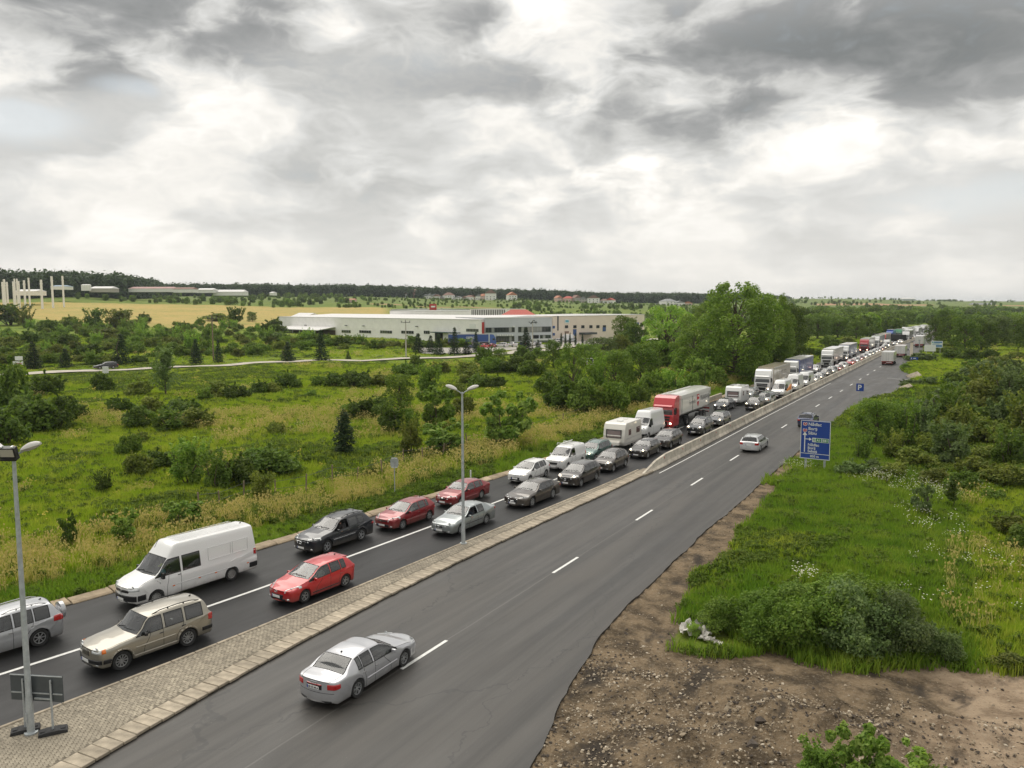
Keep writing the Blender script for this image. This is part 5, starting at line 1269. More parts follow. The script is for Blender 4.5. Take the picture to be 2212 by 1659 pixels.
 if trailer == 'box':
  b = P('trailer', ('ltr', L), lambda: MB().box((0, y0 - L / 2, 2.55), (2.50, L, 2.72)).mesh('trailer', LORRYP, bevel=.03), side)
  P('roof', ('lrf', L), lambda: MB().box((0, y0 - L / 2, 3.935), (2.52, L + .02, .07)).mesh('roof', LORRYP, bevel=.02), roof, b)
  P('side_rail', ('lsr', L), lambda: MB().box((1.262, y0 - L / 2, 3.82), (.03, L, .13)).box((-1.262, y0 - L / 2, 3.82), (.03, L, .13)).box((1.262, y0 - L / 2, 1.22), (.03, L, .14)).box((-1.262, y0 - L / 2, 1.22), (.03, L, .14)).mesh('side_rail', M['alu']), par=b)
  if fine:
   for k in range(1, 6):
    P('curtain_strap', 'lcs', lambda: MB().box((1.258, 0, 2.5), (.012, .05, 2.5)).box((-1.258, 0, 2.5), (.012, .05, 2.5)).mesh('curtain_strap', M['alu']), par=b, loc=(0, y0 - L * k / 6, 0))
  P('rear_door', ('lrd', L), lambda: MB().box((-.61, y1 - .02, 2.52), (1.18, .05, 2.55)).box((.61, y1 - .02, 2.52), (1.18, .05, 2.55)).mesh('rear_door', LORRYP, bevel=.015), (0.74, .73, .70), b)
  P('door_bar', ('ldb', L), lambda: MB().tube([(-.25, y1 - .07, 1.3), (-.25, y1 - .07, 3.75)], .03, 5).tube([(.25, y1 - .07, 1.3), (.25, y1 - .07, 3.75)], .03, 5).tube([(-.95, y1 - .07, 1.3), (-.95, y1 - .07, 3.75)], .03, 5).tube([(.95, y1 - .07, 1.3), (.95, y1 - .07, 3.75)], .03, 5).mesh('door_bar', M['alu']), par=b)
 elif trailer == 'tipper':
  b = P('trailer', ('ltp', L), lambda: MB().prism([(-1.05, 1.32), (1.05, 1.32), (1.25, 1.55), (1.25, 3.55), (-1.25, 3.55), (-1.25, 1.55)], 'y', y1, y0).mesh('trailer', LORRYP, bevel=.04), side)
  P('rim_rail', ('ltr2', L), lambda: MB().box((1.28, y0 - L / 2, 3.46), (.10, L + .1, .42)).box((-1.28, y0 - L / 2, 3.46), (.10, L + .1, .42)).box((0, y0, 3.46), (2.6, .1, .42)).box((0, y1, 3.2), (2.66, .12, .9)).mesh('rim_rail', LORRYP, bevel=.03), side, b)
  P('tarpaulin', ('ltt', L), lambda: MB().prism([(-1.28, 3.62), (-.7, 3.76), (0, 3.80), (.7, 3.76), (1.28, 3.62)], 'y', y1, y0).mesh('tarpaulin', LORRYP, bevel=.03), (0.74, .73, .69), b)
  for k in (0.03, .38, .97):
   P('side_post', 'lsp', lambda: MB().box((1.262, 0, 2.5), (.03, .07, 2.1)).box((-1.262, 0, 2.5), (.03, .07, 2.1)).box((1.275, 0, 2.0), (.03, .12, .12)).box((1.275, 0, 2.9), (.03, .12, .12)).mesh('side_post', M['dkgrey']), par=b, loc=(0, y0 - L * k, 0))
 elif trailer == 'flat':
  b = P('trailer', ('lfl', L), lambda: MB().box((0, y0 - L / 2, 1.25), (2.5, L, .2)).mesh('trailer', LORRYP), side)
 elif trailer == 'tank':
  b = P('trailer', ('ltk', L), lambda: MB().tube([(0, y0 + .1, 2.35), (0, y0 - .1, 2.35), (0, y1, 2.35), (0, y1 - .2, 2.35)], [.8, 1.2, 1.2, .8], 18).mesh('trailer', LORRYP, smooth=True), side)
 for x in (-1, 1):
  P('tail_light', ('ltl', x, L), lambda: MB().box((x * .95, y1 - .10, 1.02), (.45, .05, .16)).mesh('tail_light', M['tail'], bevel=.01))
 P('rear_bumper', ('lrb', L), lambda: MB().box((0, y1 - .05, 1.02), (2.45, .08, .2)).box((0, y1 - .04, .6), (2.3, .1, .14)).mesh('rear_bumper', M['rbump']))
 if text: text(b, y0, y1)
 return r
M['tintt'] = glass_mat('lorry_glass', (0.25, 0.28, 0.28), 0.7)
M['rbump'] = material('red_rear_bumper', (0.30, 0.03, 0.025), 0.5)
M['red_print'] = material('red_print', (0.5, 0.02, 0.03), 0.6)
M['grey_print'] = material('grey_print', (0.12, 0.12, 0.125), 0.6)
def transavia(b, y0, y1):
 # left flank, read from the median side: text runs towards the tail
 patch_text(b, 'TRANSAVIA', 0.74, M['grey_print'], (-1.262, y0 - 7.2, 2.42), (PI / 2, 0, -PI / 2), bold=0.012)
 patch_text(b, 'Fermele', 0.72, M['grey_print'], (-1.262, y0 - 3.0, 2.30), (PI / 2, 0, -PI / 2), bold=-0.004)
 sh = MB().prism([(0, 0.72), (.42, .62), (.42, -.1), (.22, -.6), (0, -.85), (-.22, -.6), (-.42, -.1), (-.42, .62)], 'x', -1.272, -1.258).mesh('emblem', M['red_print'])
 e = obj('emblem', sh, b, (0, y0 - 6.35, 2.62))
 obj('emblem_band', MB().add([(-1.274, .40, -.05), (-1.274, -.40, .02), (-1.274, -.36, -.20), (-1.274, .37, -.28)], [(0, 1, 2, 3)]).add([(-1.274, .2, .3), (-1.274, -.2, .3), (-1.274, -.2, .5), (-1.274, .2, .5)], [(0, 1, 2, 3)]).mesh('emblem_band', M['plate']), e)
CRM = (0.70, 0.68, 0.62)
lorry(84.0, -29.35, (0.52, 0.02, 0.03), (0.74, 0.73, 0.68), 'red-cabbed lorry with white tipper trailer lettered TRANSAVIA', trailer='tipper', lit=1, text=transavia, tl=11.2)
def faint(b, y0, y1):
 for k, w in ((5.2, 1.6), (7.4, 1.9)):
  obj('faded_print', MB().add([(-1.262, y0 - k, 2.9), (-1.262, y0 - k - w, 3.0), (-1.262, y0 - k - w * .8, 3.14), (-1.262, y0 - k, 3.1)], [(0, 1, 2, 3)]).add([(-1.262, y0 - k, 2.6), (-1.262, y0 - k - w * 1.1, 2.7), (-1.262, y0 - k - w * 1.1, 2.75), (-1.262, y0 - k, 2.68)], [(0, 1, 2, 3)]).mesh('faded_print', M['fprint']), b)
M['fprint'] = material('faded_print', (0.22, 0.20, 0.17), 0.8)
WH = (0.76, 0.76, 0.75)
lorry(127.0, -28.3, WH, (0.47, 0.42, 0.34), 'white lorry with dirty beige curtain trailer behind the orange-striped van', roof=(.55, .45, .36), text=faint, tl=12.4)
lorry(149.0, -28.4, WH, (0.075, 0.115, 0.32), 'white lorry with bright blue curtain trailer, second after the red lorry', roof=(.68, .66, .62), lit=0)
lorry(189.0, -28.2, WH, (0.66, 0.64, 0.58), 'white lorry with dark grille and cream trailer beside red queueing cars', lit=0)
lorry(211.8, -27.9, WH, (0.19, 0.235, 0.34), 'white lorry with grey-blue curtain trailer', roof=(.60, .50, .40), lit=1)
lorry(252.5, -27.6, (0.40, 0.03, 0.04), (0.70, 0.68, 0.63), 'far red-cabbed lorry with cream trailer', lit=1)
lorry(279.0, -27.3, WH, (0.30, 0.33, 0.40), 'far white lorry with pale grey trailer behind the far red one', lit=0)
lorry(299.0, -27.2, (0.6, 0.1, 0.09), (0.62, 0.58, 0.54), 'far orange-red lorry partly hidden behind the pale grey trailer', lit=0)
def dump(b, y0, y1): pass
o = lorry(337.0, -22.4, WH, (0.02, 0.02, 0.022), 'white lorry in front of the long black trailer', trailer='box', roof=(.03, .03, .03), lit=0, tl=12)
def side_trailer():
 r = empty('black_trailer', (-27.6, 331, 0), R_(52)); tag(r, 'long black trailer standing askew across the far queue', 'trailer', None)
 obj('box_body', MB().box((0, 0, 2.0), (2.5, 13.4, 1.9)).mesh('box_body', M['black2'], bevel=.03), r)
 obj('chassis', MB().box((0, 0, .9), (1.1, 13, .3)).mesh('chassis', M['hub']), r)
 ty, rm = wheel_mesh(0.5, .32, 6, 'truck')
 for y in (-4.6, -3.3, -2.0, 5.0):
  for x in (-1, 1):
   w = obj('wheel', ty, r, (x * 1.06, y, .5), (0, 0, 0 if x > 0 else PI)); obj('rim', rm, w)
M['black2'] = material('black_tarpaulin', (0.02, 0.021, 0.024), 0.7, var=.2)
side_trailer()
lorry(352, -29.3, (0.05, 0.11, 0.42), (0.06, 0.12, 0.45), 'blue lorry showing above the black trailer', lit=0, tl=8, low=True, fine=False)
lorry(362, -26.9, (0.03, 0.24, 0.09), (0.03, 0.24, 0.09), 'green lorry showing above the black trailer', lit=0, tl=9, fine=False)
for s, t, sd, lb in ((368, -23.2, WH, 'white lorry just beyond the black trailer, inner lane'), (392, -25.2, WH, 'far white lorry in the outer lane below the tall white trailer'), (384, -21.9, (.62, .62, .6), 'far white lorry with grey-white trailer beside the barrier'), (412, -24.0, (.70, .70, .68), 'tallest far white lorry near where the road vanishes'), (436, -22.2, (.72, .71, .69), 'white lorry where the queue bends behind the right-hand trees'), (447, -18.9, (.74, .72, .7), 'last white lorry seen at the bend')):
 lorry(s, t + 1.5 - 1.5, WH, sd, lb, lit=0, tl=13, fine=False)
r = lorry(405, -27.4, WH, (.74, .74, .72), 'far white tanker lorry at the left of the queue', trailer='tank', lit=0, tl=9, fine=False)
# three lorries driving away
def away(s_rear, t, label, cabc=WH, frame=(0.62, .60, .56), sc=(1, .5, .76)):
 r = lorry(s_rear + 16.2 * sc[1], t, cabc, (0.72, .71, .68), label, lit=0, facing=1, along='dash', group='box lorries driving away', roof=frame); r.scale = sc; return r
away(201.5, -16.9, 'white box lorry driving away, nearest of the three on the right carriageway')
away(234.8, -16.8, 'middle white box lorry driving away beside the tall concrete column', frame=(.6, .48, .40))
o = away(292.3, -15.2, 'farthest white box lorry driving away, red side showing', cabc=(.5, .08, .06), sc=(1, .7, .92))
def caravan(s_wheel, t, label, col=(0.76, 0.73, 0.66), win=(0.16, 0.10, 0.09)):
 r = empty('caravan', (t, s_wheel, 0), -heading('lane', s_wheel) + PI); tag(r, label, 'caravan', 'white touring caravans in the queue')
 pr = [(2.15, .42), (2.30, .75), (2.30, 1.35), (2.18, 2.0), (1.98, 2.42), (1.72, 2.58), (-1.85, 2.58), (-2.10, 2.46), (-2.22, 1.9), (-2.28, .6), (-2.2, .42)]
 b = obj('shell', MB().prism(pr, 'x', -1.10, 1.10).mesh('shell', M['paint'], bevel=.10, segs=3, angle=50), r); b.color = (*col, 0)
 wm = material('caravan_window', win, 0.1, coat=1.0) if 'cw' not in M else M['cw']; M['cw'] = wm
 f = obj('front_window', MB().add([(-.72, 2.318, 1.22), (.72, 2.318, 1.22), (.70, 2.215, 1.88), (-.70, 2.215, 1.88)], [(0, 1, 2, 3)]).mesh('front_window', wm), r)
 obj('window_frame', MB().box((-.75, 2.30, 1.55), (.06, .08, .72)).box((.75, 2.30, 1.55), (.06, .08, .72)).box((0, 2.23, 1.91), (1.56, .08, .06)).box((0, 2.325, 1.19), (1.56, .05, .06)).mesh('window_frame', M['trim']), f)
 for x in (-1, 1):
  w = obj('side_window', MB().box((x * 1.102, .95, 1.62), (.03, .62, .58)).mesh('side_window', wm, bevel=.01), r)
  obj('side_window', MB().box((x * 1.102, -1.2, 1.62), (.03, .9, .58)).mesh('side_window', wm, bevel=.01), r)
  obj('side_stripe', MB().box((x * 1.104, 0, 1.06), (.016, 3.9, .04)).box((x * 1.104, 0, .62), (.016, 4.1, .06)).mesh('side_stripe', M['alu']), r)
  ty, rm = wheel_mesh(.30, .18, 6, 'steel'); w = obj('wheel', ty, r, (x * 1.0, -.1, .3), (0, 0, 0 if x > 0 else PI)); obj('rim', rm, w)
 obj('roof_hatch', MB().box((0, .7, 2.62), (.5, .5, .08)).box((.1, -.9, 2.61), (.38, .38, .07)).mesh('roof_hatch', M['white'], bevel=.02), r)
 obj('drawbar', MB().tube([(-.6, 2.2, .5), (0, 3.35, .48)], .05, 6).tube([(.6, 2.2, .5), (0, 3.35, .48)], .05, 6).tube([(0, 3.0, .2), (0, 3.0, .65)], .03, 6).mesh('drawbar', M['galv']), r)
 obj('locker', MB().prism([(2.25, .5), (2.75, .52), (2.70, .82), (2.28, .95)], 'x', -.7, .7).mesh('locker', M['paint'], bevel=.04), r).color = (*col, 0)
 return r
caravan(72.4, -29.3, 'cream touring caravan with wide pink-tinted front window behind the green estate')
caravan(112.2, -28.35, 'whiter touring caravan with dark window behind the black saloon', (0.78, 0.78, 0.76), (.05, .05, .05))
# vans of the inner lane and the tail of the queue
stripe = lambda: MB().prism([(-2.6, .95), (1.1, .95), (.8, 1.18), (-.4, 1.32), (-2.6, 1.75)], 'x', -.985, .985)
v = q_car('van_round', 122.2, -23.95, 'white', 'white van with orange side stripe beside the barrier', 'van', lit=0)
so = obj('orange_stripe', stripe().mesh('orange_stripe', material('orange_stripe', (.75, .25, .03), .4)), v)
q_car('van_tall', 131.2, -23.75, 'white', 'white high van right behind the orange-striped van', 'van', lit=1)
q_car('van_round', 139.0, -23.5, 'white', 'third white van in the inner lane beside the blue curtain trailer', 'van', lit=1)
tail = [('hatch_round', 147.5, 'white'), ('hatch_dark', 153.5, 'grey'), ('suv_wide', 160.6, 'black'), ('suv_black', 167.5, 'bgrey'), ('hatch_sharp', 175.8, (.30, .05, .05)), ('mpv_dark', 182.6, 'white'), ('hatch_sharp', 195.0, 'red'), ('saloon_silver', 203.0, 'silver'), ('hatch_round', 211.0, 'dred'), ('saloon_rings', 219.5, 'silver'), ('crossover', 228.0, 'white'), ('wagon', 236.0, 'bgrey'), ('hatch_high', 244.0, 'white'), ('saloon_silver', 252.0, 'silver'), ('hatch_dark', 260.5, 'dred'), ('suv_wide', 269.0, 'black'), ('van_tall', 278.5, 'white')]
cn = {'white': 'white', 'grey': 'dark grey', 'black': 'black', 'bgrey': 'pale grey', 'red': 'bright red', 'silver': 'silver', 'dred': 'dark red'}
kn = {'hatch_round': 'round hatchback', 'hatch_dark': 'low hatchback', 'suv_wide': 'off-road car', 'suv_black': 'off-road car', 'hatch_sharp': 'hatchback', 'mpv_dark': 'tall hatchback', 'saloon_silver': 'saloon', 'saloon_rings': 'saloon', 'crossover': 'crossover', 'wagon': 'estate', 'hatch_high': 'raised hatchback', 'van_tall': 'van'}
for i, (k, s, c) in enumerate(tail):
 col = cn.get(c, 'maroon') if isinstance(c, str) else 'maroon'
 q_car(k, s, -23.45 + 0.004 * (s - 150), c, '%s %s, %s vehicle behind the third white van in the inner lane' % (col, kn[k], ordinal(i)), 'van' if 'van' in k else 'car', 0.3 if c != 'white' else 0, None, 1, fine=False)
q_car('hatch_high', 171.0, -27.1, 'white', 'white raised hatchback between the blue and the cream trailers', 'car', lit=1, fine=False)
for i, (k, s, t, c) in enumerate([('hatch_round', 300, -22.2, 'silver'), ('saloon_silver', 318, -22.0, 'white'), ('hatch_dark', 356, -20.9, 'black'), ('saloon_rings', 366, -20.3, 'white'), ('crossover', 376, -20.0, 'silver'), ('wagon', 388, -19.3, 'bgrey'), ('hatch_sharp', 399, -18.9, 'white'), ('hatch_round', 410, -18.3, 'silver')]):
 q_car(k, s, t, c, '%s %s, %s of the tiny far cars beyond the last small van' % (cn[c], kn[k], ordinal(i)), 'car', 0.2, None, 1, fine=False)
put_car(model('saloon_rings'), 309, -26.8, C['white'], 'white car turning broadside below the black trailer', 'car', None, rz=R_(70), fine=False)
put_car(model('hatch_sharp'), 306, -16.9, C['white'], 'white car glimpsed left of the farthest box lorry', 'car', None, fine=False, facing=1, along='dash')
# roof bars on the small white van
rb = MB()
for y in (.1, -1.1): rb.tube([(-.8, y, 1.84), (-.78, y, 1.98), (.78, y, 1.98), (.8, y, 1.84)], .03, 6)
rb.tube([(.25, -1.7, 2.02), (.25, .5, 2.02)], .035, 6)
for o in list(COL.objects):
 if o.get('label') == 'small white delivery van carrying roof bars':
  obj('roof_bar', rb.mesh('roof_bar', M['white']), o)
 if o.get('label', '').startswith('silver off-road car cut'):
  sw = obj('spare_wheel_cover', MB().tube([(0, -2.32, .98), (0, -2.36, .98), (0, -2.52, .98), (0, -2.56, .98)], [.25, .36, .36, .30], 20).mesh('spare_wheel_cover', M['paint'], smooth=True), o); sw.color = (*C['silver'], .4)
 if o.get('label', '').startswith('long white high-roofed'):
  mb = MB()
  for k in range(7): mb.box((-.54 + .18 * k, -1.2, 2.606), (.03, 3.5, .016))
  rr_ = obj('roof_rib', mb.mesh('roof_rib', M['paint'], bevel=.008, segs=1), o); rr_.color = (*C['white'], 0)
  for x in (-1, 1):
   mb = MB()
   for (a, b_) in ((-.75, -2.0), (-2.12, -3.0)):
    for (p, q_) in (((a, 1.38), (b_, 1.38)), ((a, 1.98), (b_, 1.98)), ((a, 1.38), (a, 1.98)), ((b_, 1.38), (b_, 1.98))):
     yy, zz = (p[0] + q_[0]) / 2, (p[1] + q_[1]) / 2
     mb.box((x * (.918 if zz < 1.5 else .868 if zz > 1.9 else .895), yy, zz), (.03, max(.012, abs(p[0] - q_[0])), max(.012, abs(p[1] - q_[1]))))
   mb.box((x * .962, -.6, .72), (.02, 3.3, .035)); mb.box((x * .955, -.9, 2.03 - .0), (.05, 4.4, .02)) if False else None
   pn = obj('panel_pressing', mb.mesh('panel_pressing', M['paint'], bevel=.006, segs=1), o); pn.color = (.7, .7, .69, 0)
   for yy in (1.15, -.2, -1.1, -2.95):
    obj('side_marker', MB().box((x * .968, yy, .68), (.02, .11, .045)).mesh('side_marker', M['amber']), o)
  ae = obj('aerial', MB().tube([(.2, 1.35, 2.36), (.2, 1.12, 2.72)], .012, 5).mesh('aerial', M['trim']), o)
# car on the country lane and in the yard
p = site(228, 797)
q = site(300, 794)
put_car(model('wagon'), p.y, p.x, C['black'], 'black estate car passing the utility cabinet on the country lane', 'car', None, rz=math.atan2(p.y - q.y, p.x - q.x) - PI / 2, metal=0.2, name='estate_car', z=p.z + .24)
yard_cars = [(1024, 754, 'navy', 'dark blue car, first from the left in the yard row', 'hatch_round', 80), (1044, 753, 'red', 'bright red car in the yard row behind the spruces', 'hatch_sharp', 35), (1060, 752, 'dred', 'dark red car in the yard row right of the bright red one', 'hatch_round', 35), (1082, 751, 'white', 'large white estate in the middle of the yard row', 'wagon', 70), (1106, 750, 'white', 'white hatchback right of the large white estate', 'crossover', 35), (1130, 748.5, 'navy', 'blue car in the yard row below the office windows', 'saloon_silver', 35), (1145, 748, 'white', 'white car right of the blue car in the yard', 'hatch_round', 35), (1158, 747, 'silver', 'silver car at the right end of the yard row', 'hatch_dark', 35), (1200, 741, 'white', 'white car parked by the corner of the office block', 'wagon', 80), (1235, 740, 'silver', 'pale car next to the white van by the beige hall', 'hatch_round', 80)]
for px, py, c, lb, k, rz in yard_cars:
 p = site(px, py); put_car(model(k), p.y, p.x, C[c], lb, 'car', 'cars parked in the industrial yard', rz=R_(rz) + YAW, fine=False, z=p.z + .22)
p = site(1222, 739.5); put_car(model('van_tall'), p.y, p.x, C['white'], 'white van parked beyond the two thin cypresses', 'van', None, rz=R_(75) + YAW, fine=False, z=p.z + .22)
# ------------------------------------------------------------------ people in the cars
def skin_body(name, joints, bones, mat, root=0):
 me = bpy.data.meshes.new(name); me.from_pydata([j[0] for j in joints], bones, [])
 o = bpy.data.objects.new(name, me); COL.objects.link(o)
 md = o.modifiers.new('skin', 'SKIN'); md.use_smooth_shade = True
 for i, j in enumerate(joints):
  sv = me.skin_vertices[0].data[i]; sv.radius = (j[1], j[1] if len(j) < 3 else j[2]); sv.use_root = (i == root)
 o.modifiers.new('sub', 'SUBSURF').levels = 1
 dg = bpy.context.evaluated_depsgraph_get(); dg.update()
 m2 = bpy.data.meshes.new_from_object(o.evaluated_get(dg)); bpy.data.objects.remove(o)
 m2.name = name; m2.materials.clear(); m2.materials.append(mat)
 return m2
M['skin'] = material('skin', (0.46, 0.26, 0.18), 0.6)
def person_mat():
 m = material('clothed_body', (0.4, .3, .2), 0.8); t = NT(m.node_tree); bs = m.node_tree.nodes['Principled BSDF']
 co = t.n('ShaderNodeTexCoord').outputs['Object']; sx = t.n('ShaderNodeSeparateXYZ', {0: co})
 head = t.m('GREATER_THAN', sx.outputs[2], 0.60); hand = t.m('GREATER_THAN', sx.outputs[1], 0.30)
 up = t.m('GREATER_THAN', sx.outputs[2], 0.16)
 isk = t.m('MAXIMUM', head, t.m('MULTIPLY', hand, up))
 leg = t.mix(up, (0.03, 0.035, 0.06), (0, 0, 0));
 clo = t.mix(t.m('LESS_THAN', sx.outputs[2], 0.14), t.n('ShaderNodeObjectInfo').outputs['Color'], (0.03, 0.035, 0.06))
 t.l.new(t.mix(isk, clo, (0.46, 0.26, 0.18)), bs.inputs['Base Color'])
 return m
M['body'] = person_mat()
def seated(arm_out):
 J = [((0, 0, 0.0), .13, .11), ((0, -.04, .22), .135, .10), ((0, -.07, .44), .15, .09), ((0, -.07, .55), .055), ((0, -.04, .63), .06), ((0, -.02, .72), .088, .10), ((0, -.03, .81), .06)]
 B = [(0, 1), (1, 2), (2, 3), (3, 4), (4, 5), (5, 6)]
 def arm(sd, el, wr, hd):
  k = len(J); J.extend([((sd * .19, -.07, .47), .055), (el, .042), (wr, .028), (hd, .035, .018)]); B.extend([(2, k), (k, k + 1), (k + 1, k + 2), (k + 2, k + 3)])
  d = (Vector(hd) - Vector(wr)).normalized(); side = d.cross(Vector((0, 0, 1))).normalized() if abs(d.z) < .95 else Vector((1, 0, 0))
  for q in range(4):
   f = len(J); off = side * (q - 1.5) * .021; ln = (.055, .068, .064, .05)[q]
   p0 = Vector(hd) + off + d * .025; J.extend([(tuple(p0), .0095), (tuple(p0 + d * ln * .5 + Vector((0, 0, -.012))), .0085), (tuple(p0 + d * ln * .8 + Vector((0, 0, -.035))), .008)]); B.extend([(k + 3, f), (f, f + 1), (f + 1, f + 2)])
  f = len(J); J.extend([(tuple(Vector(wr) * .4 + Vector(hd) * .6 + side * .035), .011), (tuple(Vector(hd) + side * .052 + Vector((0, 0, -.01))), .0095)]); B.extend([(k + 2, f), (f, f + 1)])
 if arm_out:
  arm(-1, (-.40, .06, .30), (-.50, .24, .34), (-.52, .32, .33))
 else:
  arm(-1, (-.26, .12, .25), (-.15, .36, .33), (-.13, .42, .35))
 arm(1, (.26, .10, .25), (.15, .34, .33), (.13, .41, .35))
 for sd in (-1, 1):
  k = len(J); J.extend([((sd * .10, .05, .02), .085), ((sd * .13, .42, .10), .065), ((sd * .13, .62, -.22), .045), ((sd * .13, .74, -.26), .04)]); B.extend([(0, k), (k, k + 1), (k + 1, k + 2), (k + 2, k + 3)])
 me = skin_body('person', J, B, M['body'])
 return me
PB = {False: seated(False), True: seated(True)}
def ball(c, r, n=8, half=False):
 V = []; F = []
 for i in range(n + 1):
  ph = PI * i / n * (0.62 if half else 1.0)
  for j in range(12):
   t = 2 * PI * j / 12; V.append((c[0] + r[0] * math.sin(ph) * math.cos(t), c[1] + r[1] * math.sin(ph) * math.sin(t), c[2] + r[2] * math.cos(ph)))
 for i in range(n):
  for j in range(12): F.append((i * 12 + j, (i + 1) * 12 + j, (i + 1) * 12 + (j + 1) % 12, i * 12 + (j + 1) % 12))
 return V, F
HAIR = MB().add(*ball((0, -.035, .745), (.098, .112, .125), 8, True)).mesh('hair', material('dark_hair', (.03, .02, .015), .6), smooth=True)
CAPM = MB().add(*ball((0, -.03, .75), (.103, .118, .115), 8, True)).prism([(.09, .04), (.08, .14), (0, .19), (-.08, .14), (-.09, .04)], 'z', .765, .778).mesh('cap', material('yellow_green_cap', (.42, .52, .04), .7), smooth=True)
FACE = MB().add([(-.014, .085, .70), (.014, .085, .70), (0, .125, .695), (0, .09, .745)], [(0, 1, 2), (0, 2, 3), (1, 3, 2)]).mesh('nose', M['skin'])
EYES = MB().box((-.034, .083, .735), (.026, .012, .012)).box((.034, .083, .735), (.026, .012, .012)).mesh('eyes', M['ink']); MOUTH = MB().box((0, .082, .665), (.045, .01, .01)).mesh('mouth', material('lips', (.3, .1, .09), .6))
def occupant(car_label, col, label, side='L', arm=False, cap=False):
 for o in list(COL.objects):
  if o.get('label') == car_label:
   k = [e for e in o.children if e.name.startswith('seat') and not e.name.startswith('seat_')]
   st = sorted(k, key=lambda e: (-round(e.location.y, 1), e.location.x if side == 'L' else -e.location.x))[0]
   w = o.matrix_basis @ Vector((st.location.x, st.location.y - .10, st.location.z + .11))
   p = empty('person', w, o.rotation_euler.z); p.scale = (.94, .94, .94); tag(p, label, 'person', None)
   b = obj('body', PB[arm], p); b.color = (*col, 1)
   obj('cap' if cap else 'hair', CAPM if cap else HAIR, p)
   obj('nose', FACE, p); obj('eyes', EYES, p); obj('mouth', MOUTH, p)
   return p
bpy.context.view_layer.update()
L_ = {e[4].split()[0] + e[4].split()[1]: e[4] for e in near}
occupant(near[13][4], (.10, .30, .36), 'driver of the long white van in yellow-green cap and blue shirt', cap=True)
occupant(near[14][4], (.05, .04, .04), 'driver of the black off-road car with bare arm on the window', arm=True)
occupant(near[2][4], (.04, .05, .07), 'driver of the pale grey-green saloon with arm at the open window', arm=True)
occupant(near[1][4], (.62, .60, .56), 'driver of the bright red hatchback in a pale top')
occupant(near[1][4], (.55, .52, .50), 'passenger of the bright red hatchback', side='R')
occupant(near[15][4], (.5, .5, .5), 'driver of the dark red diamond-badged hatchback')
occupant(near[17][4], (.06, .06, .07), 'driver of the white hatchback in the outer queue')
occupant(near[3][4], (.08, .08, .1), 'driver of the long grey-brown liftback')
occupant(near[18][4], (.3, .3, .32), 'driver of the small white delivery van')
# ------------------------------------------------------------------ plants
def leaf_mat(name, a, b, c, trans=0.36):
 m = bpy.data.materials.new(name); m.use_nodes = True; t = NT(m.node_tree); nt = m.node_tree
 bs = nt.nodes['Principled BSDF']; out = nt.nodes['Material Output']
 g = t.n('ShaderNodeNewGeometry'); oi = t.n('ShaderNodeObjectInfo'); ri = g.outputs['Random Per Island']
 nz = t.noise(g.outputs['Position'], 0.5, 3, 0.6).outputs[0]
 col = t.mix(t.sm(ri, 0.15, 0.85), a, b)
 col = t.mix(t.m('MULTIPLY', t.sm(t.m('ADD', nz, t.m('MULTIPLY', ri, 0.25)), 0.52, 0.80), 0.75), col, c)
 f = t.lin(oi.outputs['Random'], 0, 1, 0.78, 1.22); f2 = t.lin(oi.outputs['Random'], 0, 1, 0.98, 1.06)
 col = t.scl(col, t.n('ShaderNodeCombineXYZ', {0: f, 1: t.m('MULTIPLY', f, f2), 2: f}).outputs[0])
 t.l.new(col, bs.inputs['Base Color']); bs.inputs['Roughness'].default_value = 0.6; bs.inputs['Specular IOR Level'].default_value = 0.16
 tr = t.n('ShaderNodeBsdfTranslucent', {'Color': t.scl(col, (1.5, 1.6, 0.7))})
 mx = t.n('ShaderNodeMixShader', {0: trans, 1: bs.outputs[0], 2: tr.outputs[0]})
 t.l.new(mx.outputs[0], out.inputs[0])
 return m
LF = {'dark': leaf_mat('dark_foliage', (0.058, 0.096, 0.018), (0.104, 0.155, 0.030), (0.155, 0.205, 0.044)),
  'mid': leaf_mat('mid_foliage', (0.088, 0.150, 0.023), (0.150, 0.222, 0.040), (0.215, 0.28, 0.06)),
  'bright': leaf_mat('bright_foliage', (0.125, 0.215, 0.034), (0.20, 0.30, 0.058), (0.31, 0.39, 0.10)),
  'olive': leaf_mat('olive_foliage', (0.10, 0.135, 0.026), (0.175, 0.205, 0.044), (0.24, 0.25, 0.06)),
  'grey': leaf_mat('greyish_foliage', (0.085, 0.128, 0.045), (0.15, 0.20, 0.08), (0.21, 0.26, 0.11)),
  'spruce': leaf_mat('spruce_needles', (0.018, 0.036, 0.014), (0.036, 0.062, 0.024), (0.05, 0.078, 0.03), 0.1),
  'far': leaf_mat('distant_foliage', (0.030, 0.052, 0.022), (0.048, 0.078, 0.032), (0.066, 0.098, 0.04), 0.2)}
BARK = material('bark', (0.105, 0.082, 0.058), 0.95, var=0.3, vscale=6, bump=0.5, bscale=14)
